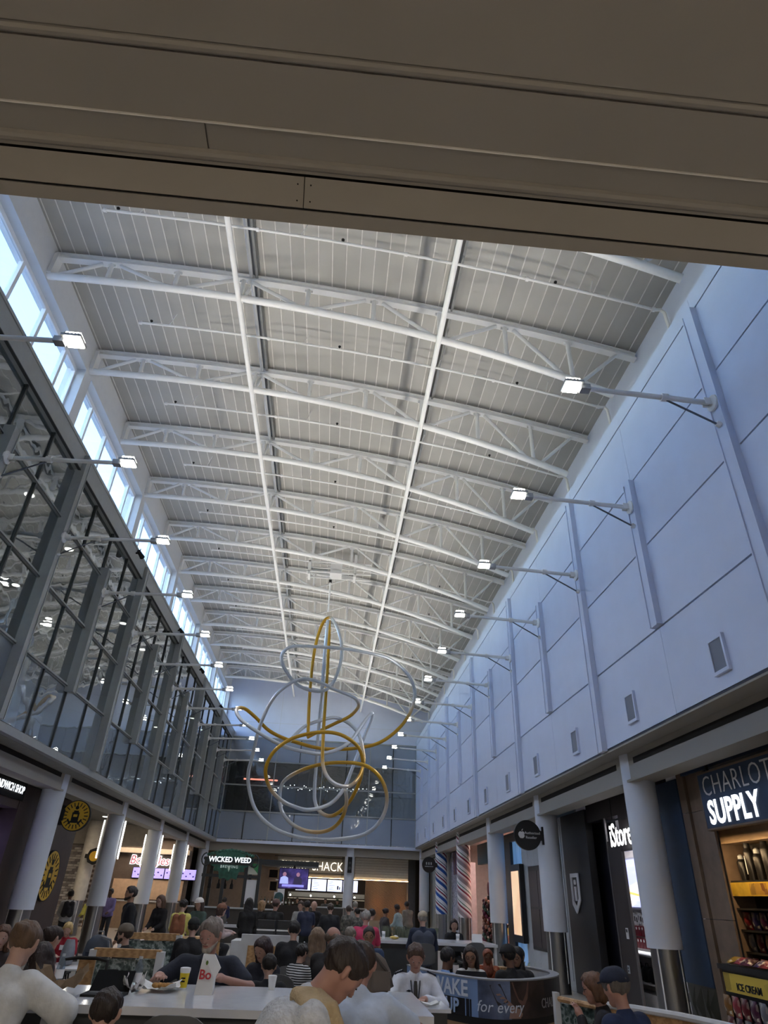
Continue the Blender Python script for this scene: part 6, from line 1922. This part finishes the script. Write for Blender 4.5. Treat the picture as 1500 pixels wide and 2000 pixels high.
    if cap:
        cm = cloth(cap)
        surf_obj('cap', [(H(0, -.026, .045), H(0, .02, .05), .108, .106)], hr_, cm, root, .02, (lowcut(.035, .12),))
        b = MB()
        pts = [(.085 * math.cos(t), .03 + .10 * math.sin(t)) for t in np.linspace(0, math.pi, 12)]
        sgn = -1 if cap_back.get(label) else 1
        Mb = Matrix(((rt[0], f[0] * sgn, u[0], 0), (rt[1], f[1] * sgn, u[1], 0), (rt[2], f[2] * sgn, u[2], 0), (0, 0, 0, 1)))
        Mb.translation = Vector(H(0, .07 * sgn, .052))
        b.prism([(p[0], p[1] - .03) for p in pts], Mb, .008)
        b.obj('cap_brim', cm, root)
    if beard:
        surf_obj('beard', [(H(-.05, .02, -.05), H(-.018, .07, -.092), .032, .03), (H(.05, .02, -.05), H(.018, .07, -.092), .032, .03), (H(-.02, .078, -.095), H(.02, .078, -.095), .028, .028), (H(-.025, .094, -.043), H(.025, .094, -.043), .009, .009)], hr_, hairm(beard), root, .012)
    if face_bits:
        for a in (-.032, .032):
            e = MB().ball(tuple(H(a, .094, .008)), (.013, .011, .007), 10, 8).obj('eye', mat('eye_white', (190, 184, 178), .3), root, True)
            MB().ball(tuple(H(a, .1025, .006)), (.006, .005, .006), 8, 6).obj('iris', mat('dark_iris', (28, 20, 18), .2), e, True)
            MB().tube([H(a - .02, .093, .03), H(a, .099, .035), H(a + .02, .093, .03)], .0045, 6).obj('eyebrow', hm, root, True)
        MB().tube([H(-.024, .094, -.055), H(0, .101, -.056), H(.024, .094, -.055)], .0045, 6).obj('mouth', mat('lip', (130, 70, 66), .5), root, True)
    if glasses:
        g = MB()
        for a in (-.034, .034):
            g.tube([H(a + .026 * math.cos(t), .108 - abs(math.cos(t)) * .003, .006 + .019 * math.sin(t)) for t in np.linspace(0, 2 * math.pi, 13)[:-1]], .0028, 5, closed=True)
            g.tube([H(a * 1.75, .105, .01), H(a * 2.55, .01, .01)], .0028, 5)
        g.tube([H(-.009, .108, .01), H(.009, .108, .01)], .0025, 5)
        g.obj('glasses', M_BLACK, root)
    if pose == 'sit' and chair:
        h_ = max(.3, round((pel[2] - .10) * s, 2))
        stool('grey shell seat under the ' + ' '.join(label.split()[:10]), x, y, R(face), h_, .36 if h_ > .6 else .32)
    if extra:
        extra(root, dict(H=H, nb=nb, pel=pel, chest=chest, waist=waist, SH=SH, X=X, v=v, res=res, hand=hand_p, torso=torso))
    return root
cap_back = {}
# ---- extras worn or carried
def towel(root, b):
    v, nb, SH, X = b['v'], b['nb'], b['SH'], b['X']
    S1, S0 = SH[1], SH[-1]
    beige = mat('beige_towel', (186, 166, 132), .95, var=.12, scale=14, bump=.7, bscale=60)
    P = []
    for o in np.linspace(-.05, .05, 4):
        P += [(nb + v(.0, -.06, .015 + o * .3), nb + X * .08 + v(o * .3, -.01 + o * .5, .03), .028, .03), (nb + X * .08 + v(0, -.01 + o, .03), S1 + v(-.02, .03 + o * 1.2, .05), .03, .03),
              (S1 + v(-.02, .03 + o * 1.2, .05), S1 + v(.035, .10 + o * 1.3, -.12), .03, .034), (S1 + v(.035, .10 + o * 1.3, -.12), S1 + v(.04, .14 + o * 1.1, -.34), .034, .03)]
    P += [(nb + v(0, -.06, .015), nb - X * .08 + v(0, -.01, .03), .03, .03), (nb - X * .08 + v(0, -.01, .03), S0 + v(.03, .10, -.05), .03, .035)]
    surf_obj('towel', P, .013, beige, root, .012)
    pink = mat('pink_cloth', (190, 110, 118), .9, var=.3, scale=16, bump=.5, bscale=40)
    surf_obj('pink_cloth', [(S1 + v(-.06, .17, -.08), S1 + v(-.07, .22, -.22), .025, .03), (S1 + v(-.07, .22, -.22), S1 + v(-.09, .22, -.42), .03, .04)], .013, pink, root, .02)
def pilot_kit(root, b):
    v, nb, SH, X, ch = b['v'], b['nb'], b['SH'], b['X'], b['chest']
    navy = cloth((28, 32, 48))
    MB().prism([(-.016, 0), (.016, 0), (.032, -.28), (0, -.33), (-.032, -.28)], basis(tuple(nb + v(0, .098, -.045)), (-1, 0, 0), (0, -.16, 1)), .012).obj('tie', mat('black_tie', (22, 22, 26), .5), root)
    for sd in (-1, 1):
        p = SH[sd] + v(0, .0, .078)
        M = Matrix.Translation(tuple(p)) @ Matrix.Rotation(sd * .35, 4, 'Y')
        e = MB().box(-.055, .05, -.035, .035, -.006, .012, M).obj('epaulette', navy, root)
        for i in range(4):
            MB().box(-.04 + .02 * i, -.032 + .02 * i, -.036, .036, .012, .014, M).obj('stripe', mat('silver_braid', (170, 172, 178), .4, .4), e)
        MB().tube([nb + v(sd * .055, .04, .0), nb + v(sd * .05, .10, -.08), nb + v(sd * .028, .135, -.22)], .006, 5).obj('lanyard', navy, root)
        MB().prism([(0, 0), (.05 * sd, -.02), (.02 * sd, -.07)], basis(tuple(nb + v(0, .075, -.02)), (1, 0, 0), (0, -.2, 1)), -.008).obj('collar', cloth((215, 220, 232)), root)
    MB().prism([(-.035, .0), (0, .012), (.035, 0), (0, -.012)], basis(tuple(ch + v(.075, .135, .02)), (-1, 0, 0), (0, -.1, 1)), .004).obj('wings_badge', navy, root)
def polo_kit(root, b):
    v, nb, SH = b['v'], b['nb'], b['SH']
    for sd in (-1, 1):
        MB().prism([(0, .01), (.07 * sd, .01), (.055 * sd, -.06), (.01 * sd, -.045)], basis(tuple(nb + v(0, .082, -.015)), (1, 0, 0), (0, -.3, 1)), -.008).obj('collar', cloth((30, 34, 44)), root)
    MB().ball(tuple(b['chest'] + v(-.09, .145, .05)), (.022, .004, .012), 8, 6).obj('chest_logo', M_GREYTILE, root)
    MB().ball(tuple(SH[-1] + v(-.055, .03, -.17)), (.006, .02, .02), 8, 6).obj('sleeve_logo', M_GREYTILE, root)
def pack(colour, dx=0.0):
    def f(root, b):
        v, nb, pel, SH = b['v'], b['nb'], b['pel'], b['SH']
        c = (nb + pel) / 2 + v(dx, -.20, .04)
        surf_obj('backpack', [(c + v(-.09, 0, -.14), c + v(-.08, 0, .14), .10, .085), (c + v(.09, 0, -.14), c + v(.08, 0, .14), .10, .085), (c + v(0, -.06, -.10), c + v(0, -.05, .0), .09, .08)], .022, cloth(colour), root, .03)
        for sd in (-1, 1):
            MB().tube([SH[sd] * .7 + nb * .3 + v(0, -.1, .0), SH[sd] * .7 + nb * .3 + v(0, .02, .07), SH[sd] * .75 + nb * .25 + v(0, .11, -.08), SH[sd] * .8 + nb * .2 + v(0, .06, -.3)], .018, 6).obj('strap', cloth(tuple(int(q * .7) for q in colour)), root, True)
    return f
def shirt_print(root, b):
    MB().box(-.07, .07, 0, .004, -.045, .045, Matrix.Translation(tuple(b['chest'] + b['v'](0, .135, .0)))).obj('shirt_print', M_WHITE, root)
def tee_under(colour):
    def f(root, b):
        v, ch, w = b['v'], b['chest'], b['waist']
        surf_obj('tee_front', [(ch + v(0, .06, .08), w + v(0, .06, -.08), .075, .085)], .022, cloth(colour), root, .02)
    return f
def cup_in_hand(root, b):
    pass
def vest(root, b):
    surf_obj('vest', [q for q in b['torso'][:5]], .022, cloth((70, 76, 90)), root, .03, infl=.022)
STRIPES = pattern_mat('black_white_stripes', 'wave', [(.45, (28, 28, 30)), (.55, (200, 200, 200))], 9, .9, stretch=(0, 0, 1), rot=(0, math.pi / 2, 0))
CAMO = pattern_mat('grey_camouflage', 'noise', [(.35, (56, 56, 54)), (.5, (96, 94, 88)), (.65, (130, 126, 118))], 9, .9)
PATCH = pattern_mat('orange_brown_pattern', 'voronoi', [(0, (40, 22, 20)), (.5, (150, 70, 40)), (1, (190, 150, 120))], 14, .9)
HOODED = pattern_mat('white_black_sweater', 'wave', [(.35, (206, 204, 200)), (.55, (206, 204, 200)), (.62, (34, 34, 38))], 2.2, .9, stretch=(0, 0, 1), rot=(0, math.pi / 2, 0))
WHITEKNIT = mat('white_knit_shirt', (200, 204, 210), .9, var=.10, scale=30, bump=.9, bscale=50)
cap_back['man in a black cap and black shirt seen from behind the older man'] = False

# ---- near people
person('man bent forward in a white knit shirt with a beige towel on his neck', (.14, 4.33, 1.30), -82, seat=.78, lean=36, hp=48, hy=-8, top=WHITEKNIT, sleeve='long', hair='short', hc=(44, 34, 30), sk='ruddy',
       arms=('table', ((.03, .16, -.25), (-.12, .32, -.10))), s=1.10, res=.012, face_bits=True, extra=towel, wide=1.08, legs=(60, 62, 70))
person('man in a pale blue T-shirt leaning on the table behind the bent man', (.33, 5.75, 1.22), -8, seat=.75, lean=24, hp=30, top=(186, 198, 216), sleeve='short', hair='short', hc=(60, 46, 38), sk='ruddy',
       arms=(((.1, .2, -.14), (-.12, .38, -.05)), ((.22, .14, -.13), (.05, .36, -.06))), s=1.06, res=.013, legs=(60, 66, 84))
person('woman in a white sweater with her hair in a bun, seen from behind', (-2.27, 6.12, 1.25), -6, seat=.75, lean=16, hp=22, top=(206, 208, 208), sleeve='wide', hair='bun', hc=(98, 76, 58), female=True,
       arms=(((.12, .16, -.16), (-.08, .36, -.08)), ((.24, .08, -.14), (.0, .30, -.10))), s=1.08, res=.013, legs=(24, 24, 28))
person('child with dark brown hair in front of the main table', (-1.31, 5.2, .965), 0, lean=5, hp=10, seat=.5, top=(34, 30, 30), hair='short', hc=(44, 34, 30), s=.92, res=.014, arms=('rest', 'rest'))
person('woman with long dark brown hair bent to the left at the left table', (-2.80, 8.1, 1.0), 62, seat=.6, lean=18, hp=30, top=(60, 44, 42), hair='long', hc=(42, 28, 26), female=True, glasses=True, face_bits=True, arms=('table', 'face'), res=.015)
person('heavy older man with a grey beard in a navy polo shirt', (-1.14, 8.2, 1.25), 180, seat=.75, lean=8, hp=20, hy=22, top=(34, 40, 54), sleeve='short', hair='grey_short', hc=(112, 102, 94), sk='ruddy', beard=(168, 160, 150),
       arms=(((.19, .12, -.14), (-.06, .33, -.06)), ((.2, .12, -.13), (.12, .36, -.06))), s=1.13, res=.0125, face_bits=True, wide=1.22, extra=polo_kit, legs=(50, 50, 56))
person('airline pilot in a white shirt with a black tie and epaulettes', (1.18, 9.2, 1.06), 178, lean=10, hp=28, top=(216, 221, 232), sleeve='long', hair='short', hc=(72, 52, 42), sk='ruddy', arms=(((.12, .14, -.2), (-.10, .34, -.13)), ((.12, .14, -.2), (.02, .36, -.12))),
       s=1.03, res=.0135, face_bits=True, extra=pilot_kit, legs=(28, 30, 40))
person('woman with wavy brown hair and glasses at the lower right', (2.83, 7.8, .95), 72, lean=14, hp=12, top=(30, 28, 34), hair='bob', hc=(96, 66, 46), female=True, glasses=True, face_bits=True, arms=('face', 'table'), res=.014, sk='ruddy', chair=False)
person('man in a navy cap and navy shirt seen from behind at the lower right', (2.63, 6.7, 1.056), 28, lean=12, hp=14, top=(28, 42, 76), sleeve='long', hair='short', hc=(90, 84, 80), cap=(28, 36, 56), sk='ruddy', arms=('rest', 'table'), res=.014, s=1.03, chair=False)
# ---- left group
person('girl with brown hair cut off by the left edge', (-4.01, 10.03, 1.05), 200, hair='long', hc=(86, 60, 46), female=True, top=(52, 46, 48), res=.018, face_bits=True)
person('woman in a dark grey tank top with bare arms, seen from behind', (-3.47, 10.3, 1.04), -35, hp=18, top=(58, 54, 56), sleeve='none', hair='bun', hc=(40, 26, 24), female=True, arms=('table', 'table'), res=.017)
person('small blond boy in a red T-shirt', (-4.27, 13.3, 1.0), 190, hp=26, seat=.55, top=(150, 26, 44), sleeve='short', hair='bob', hc=(186, 160, 108), s=.76, arms=('table', 'table'), res=.018, face_bits=True, extra=shirt_print)
person('bearded man in an olive cap and black T-shirt leaning on the round table', (-3.05, 12.3, 1.01), 82, lean=12, hp=4, top=(26, 26, 30), sleeve='short', hair='short', hc=(60, 46, 38), cap=(104, 94, 82), beard=(60, 46, 40), arms=('table', 'table'), res=.017, face_bits=True, glasses=True)
person('man in a black cap and black shirt seen from behind the older man', (-2.2, 13.5, 1.09), 5, hair='short', hc=(30, 26, 24), cap=(30, 34, 34), top=(24, 24, 28), res=.018, wide=1.1)
# ---- middle group
person('woman with long dark red-brown hair looking down, in navy', (-.71, 10.05, 1.03), 158, hp=26, hy=10, hair='long', hc=(46, 28, 27), top=(30, 32, 44), female=True, arms=('table', 'table'), res=.016, face_bits=True)
person('child with black hair in a black jacket seen from behind', (-.54, 8.95, .94), 8, seat=.5, hair='short', hc=(24, 20, 20), top=(22, 22, 26), s=.84, res=.016, hp=15)
person('man in a black suit seen from behind by the white partition', (-.42, 12.9, 1.13), 0, hair='short', hc=(26, 22, 22), top=(20, 20, 24), res=.018, wide=1.1)
person('woman with long light brown hair seen from behind', (-.02, 10.8, 1.13), 4, hair='long', hc=(120, 98, 78), top=(70, 60, 54), female=True, res=.017)
person('balding man beside the woman with light brown hair', (.19, 9.95, 1.18), -20, hp=20, seat=.55, hair='bald', hc=(104, 90, 80), top=(34, 32, 34), res=.017, sk='ruddy')
person('child in a black and white striped top', (-.2, 9.9, 1.01), -40, seat=.5, hair='short', hc=(26, 22, 22), top=STRIPES, s=.72, res=.018)
person('man in a denim jacket and glasses with a hand to his face', (.84, 12.7, 1.1), 176, hp=4, hair='short', hc=(36, 26, 26), top=(50, 68, 98), sk='tan', glasses=True, face_bits=True, arms=('rest', 'face'), res=.017, extra=tee_under((86, 104, 140)))
person('hunched person in a pale grey shirt left of the pink shirt', (.60, 14.6, 1.02), -35, lean=30, hp=30, hair='short', hc=(120, 110, 100), top=(176, 178, 174), res=.02)
# ---- drum booth group
person('man in a light blue shirt and glasses facing right in the drum booth', (1.96, 11.5, .915), -62, hair='short', hc=(24, 20, 20), sk='brown', top=(126, 156, 204), glasses=True, face_bits=True, res=.017, chair=False)
person('woman in a white and black sweater with long dark hair in the drum booth', (2.34, 11.65, .945), 166, hair='long', hc=(36, 26, 26), sk='tan', top=HOODED, female=True, hr=8, face_bits=True, glasses=True, res=.017, chair=False)
person('child wrapped in an orange patterned headscarf in the drum booth', (2.72, 12.15, .92), 176, seat=.55, hair='scarf', hc=(128, 66, 44), sk='brown', top=PATCH, s=.74, face_bits=True, res=.018, chair=False)
person('bearded man in a black cap and black shirt in the drum booth', (2.84, 11.3, .985), 24, hair='short', hc=(22, 18, 18), cap=(26, 26, 28), beard=(26, 20, 20), sk='brown', top=(20, 20, 24), res=.017, wide=1.08, chair=False)
person('woman in a black headscarf and glasses in the drum booth', (3.15, 11.95, .94), 140, hair='scarf', hc=(20, 20, 24), sk='tan', top=(22, 22, 26), female=True, glasses=True, face_bits=True, res=.017, chair=False)
# ---- middle table
person('man in a bright pink shirt seen from behind at the middle table', (.99, 16.2, 1.28), -6, seat=.75, hair='grey_short', hc=(150, 146, 142), top=(186, 56, 92), sleeve='short', sk='ruddy', arms=('table', 'table'), res=.02, wide=1.15)
person('man in a navy jacket and beige cap seen from behind at the middle table', (2.23, 16.25, 1.30), 0, seat=.75, hair='grey_short', hc=(150, 146, 140), cap=(172, 160, 140), top=(32, 42, 64), arms=('table', 'table'), res=.02, wide=1.15, extra=vest)
person('woman in black drinking coffee at the middle table', (3.44, 19.15, 1.13), 178, seat=.62, hp=10, hair='bob', hc=(34, 24, 24), top=(22, 22, 26), female=True, arms=('phone', 'table'), face_bits=True, res=.02)
# ---- standing and farther people
person('tall bearded man in a black jacket standing beside the left columns', (-3.97, 15.8, 1.53), 118, 'stand', hp=-4, hair='short', hc=(34, 26, 24), beard=(36, 28, 26), top=(22, 24, 30), arms=('down', 'down'), sk='tan', s=1.04, legs=(30, 36, 52), face_bits=True, extra=tee_under((64, 62, 62)), res=.02)
person('woman in a long black coat and glasses behind the left columns', (-4.2, 19.9, 1.37), 150, 'stand', hair='long', hc=(90, 66, 50), top=(22, 20, 24), female=True, glasses=True, res=.026, legs=(24, 24, 28))
person('person in a yellow top with a brown backpack', (-3.3, 18.3, 1.32), -12, 'stand', hair='short', hc=(30, 24, 24), top=(204, 196, 108), extra=pack((134, 84, 58), .05), s=.94, res=.024)
person('person in a white cap and grey green jacket', (-3.1, 19.3, 1.35), 160, 'stand', hair='long', hc=(60, 46, 40), cap=(210, 206, 200), top=(72, 90, 84), female=True, res=.026, s=.96)
person('woman in a brown hat and pale pink hoodie', (-2.45, 18.8, 1.245), -62, seat=.7, lean=14, hair='bob', hc=(70, 50, 44), cap=(116, 80, 62), top=(184, 166, 164), female=True, arms=('reach', 'table'), res=.024)
person('woman with long black hair at the bar, seen from behind', (-1.98, 20.8, 1.39), 2, 'stand', hair='long', hc=(18, 16, 18), top=(18, 18, 20), female=True, res=.026)
person('blond woman in black at the bar', (-1.72, 22.0, 1.33), -30, 'stand', hair='bob', hc=(150, 118, 82), top=(24, 22, 22), female=True, res=.026)
person('man in a mauve cap and black hoodie at the bar', (-1.25, 20.9, 1.38), -18, 'stand', hair='short', hc=(60, 48, 44), cap=(112, 88, 84), top=(22, 22, 24), res=.026, sk='ruddy', wide=1.1)
person('man in a navy T-shirt standing with his back to the camera', (-.42, 22.8, 1.37), 4, 'stand', hair='short', hc=(30, 24, 24), top=(36, 42, 64), sleeve='short', sk='tan', arms=('down', 'rest'), res=.028, legs=(36, 40, 40))
person('balding man in black facing the camera in the far queue', (-.22, 24.0, 1.37), 178, 'stand', hair='bald', hc=(120, 112, 104), top=(26, 24, 26), face_bits=True, res=.028)
person('man in a grey T-shirt in the far queue', (-.66, 24.6, 1.34), 165, 'stand', hair='short', hc=(60, 48, 40), top=(150, 150, 146), sleeve='short', res=.028)
person('broad man in a black suit seen from behind in the far queue', (.29, 22.4, 1.33), 0, 'stand', hair='short', hc=(66, 54, 46), top=(20, 22, 28), wide=1.15, arms=('down', 'down'), res=.028)
person('man in grey camouflage seen from behind', (.93, 24.9, 1.27), 10, 'stand', hair='short', hc=(70, 56, 46), top=CAMO, res=.028, s=.95)
person('woman in grey camouflage looking down', (1.20, 24.4, 1.22), 30, 'stand', hair='bun', hc=(30, 26, 26), top=CAMO, female=True, res=.028, s=.92)
person('tall grey haired person behind the camouflage pair', (1.25, 27.2, 1.38), 0, 'stand', hair='grey_short', hc=(140, 136, 130), top=(120, 118, 114), res=.03)
person('woman with a dark bun in a white blouse behind the pink shirt', (1.46, 21.2, 1.25), -20, seat=.75, hair='bun', hc=(26, 22, 22), top=(196, 192, 188), female=True, res=.026)
person('person in a pale teal shirt by the wooden wall', (3.0, 29.3, 1.33), 60, 'stand', hair='short', hc=(26, 22, 22), top=(150, 172, 176), sk='brown', res=.03)
person('man in a long grey shirt by the wooden wall', (3.52, 30.4, 1.44), 28, 'stand', hair='short', hc=(24, 20, 20), top=(122, 116, 106), sk='brown', arms=('down', 'reach'), res=.03)
person('seated woman in dark clothes near the wooden wall', (2.45, 28.0, 1.2), -60, seat=.7, hair='bun', hc=(30, 24, 24), top=(60, 56, 58), female=True, res=.03, sk='tan')
person('person in white with a dark backpack in the left food area', (-8.4, 25.6, 1.36), 25, 'stand', hair='short', hc=(24, 20, 20), top=(176, 178, 180), extra=pack((40, 40, 46)), res=.028, sk='brown')
person('person in a yellow vest and black cap in the left food area', (-9.0, 29.8, 1.2), 60, 'stand', hair='short', hc=(24, 20, 20), cap=(22, 22, 24), top=(190, 186, 90), res=.03, s=.94)
person('person in a purple top between the left columns', (-7.75, 27.9, 1.45), 170, 'stand', hair='short', hc=(24, 20, 20), top=(108, 100, 150), res=.03, sk='dark')
person('person in dark clothes waiting at the chicken counter', (-9.4, 38.6, 1.35), 0, 'stand', hair='short', hc=(30, 26, 24), top=(40, 40, 44), res=.034)
person('man in navy sitting at the kiosk bar', (-4.05, 31.6, 1.30), 0, seat=.75, hair='short', hc=(28, 24, 24), top=(34, 42, 76), res=.03)
person('cook in black behind the burger counter on the left', (-1.5, 46.6, 1.35), 180, 'stand', hair='short', hc=(40, 32, 30), top=(40, 44, 40), res=.034)
person('cook in grey behind the burger counter in the middle', (.25, 46.6, 1.38), 180, 'stand', hair='short', hc=(30, 26, 24), top=(90, 90, 88), res=.034)
person('cook in dark green behind the burger counter on the right', (1.0, 46.9, 1.36), 180, 'stand', hair='short', hc=(40, 32, 30), top=(50, 66, 56), cap=(40, 60, 50), res=.034)
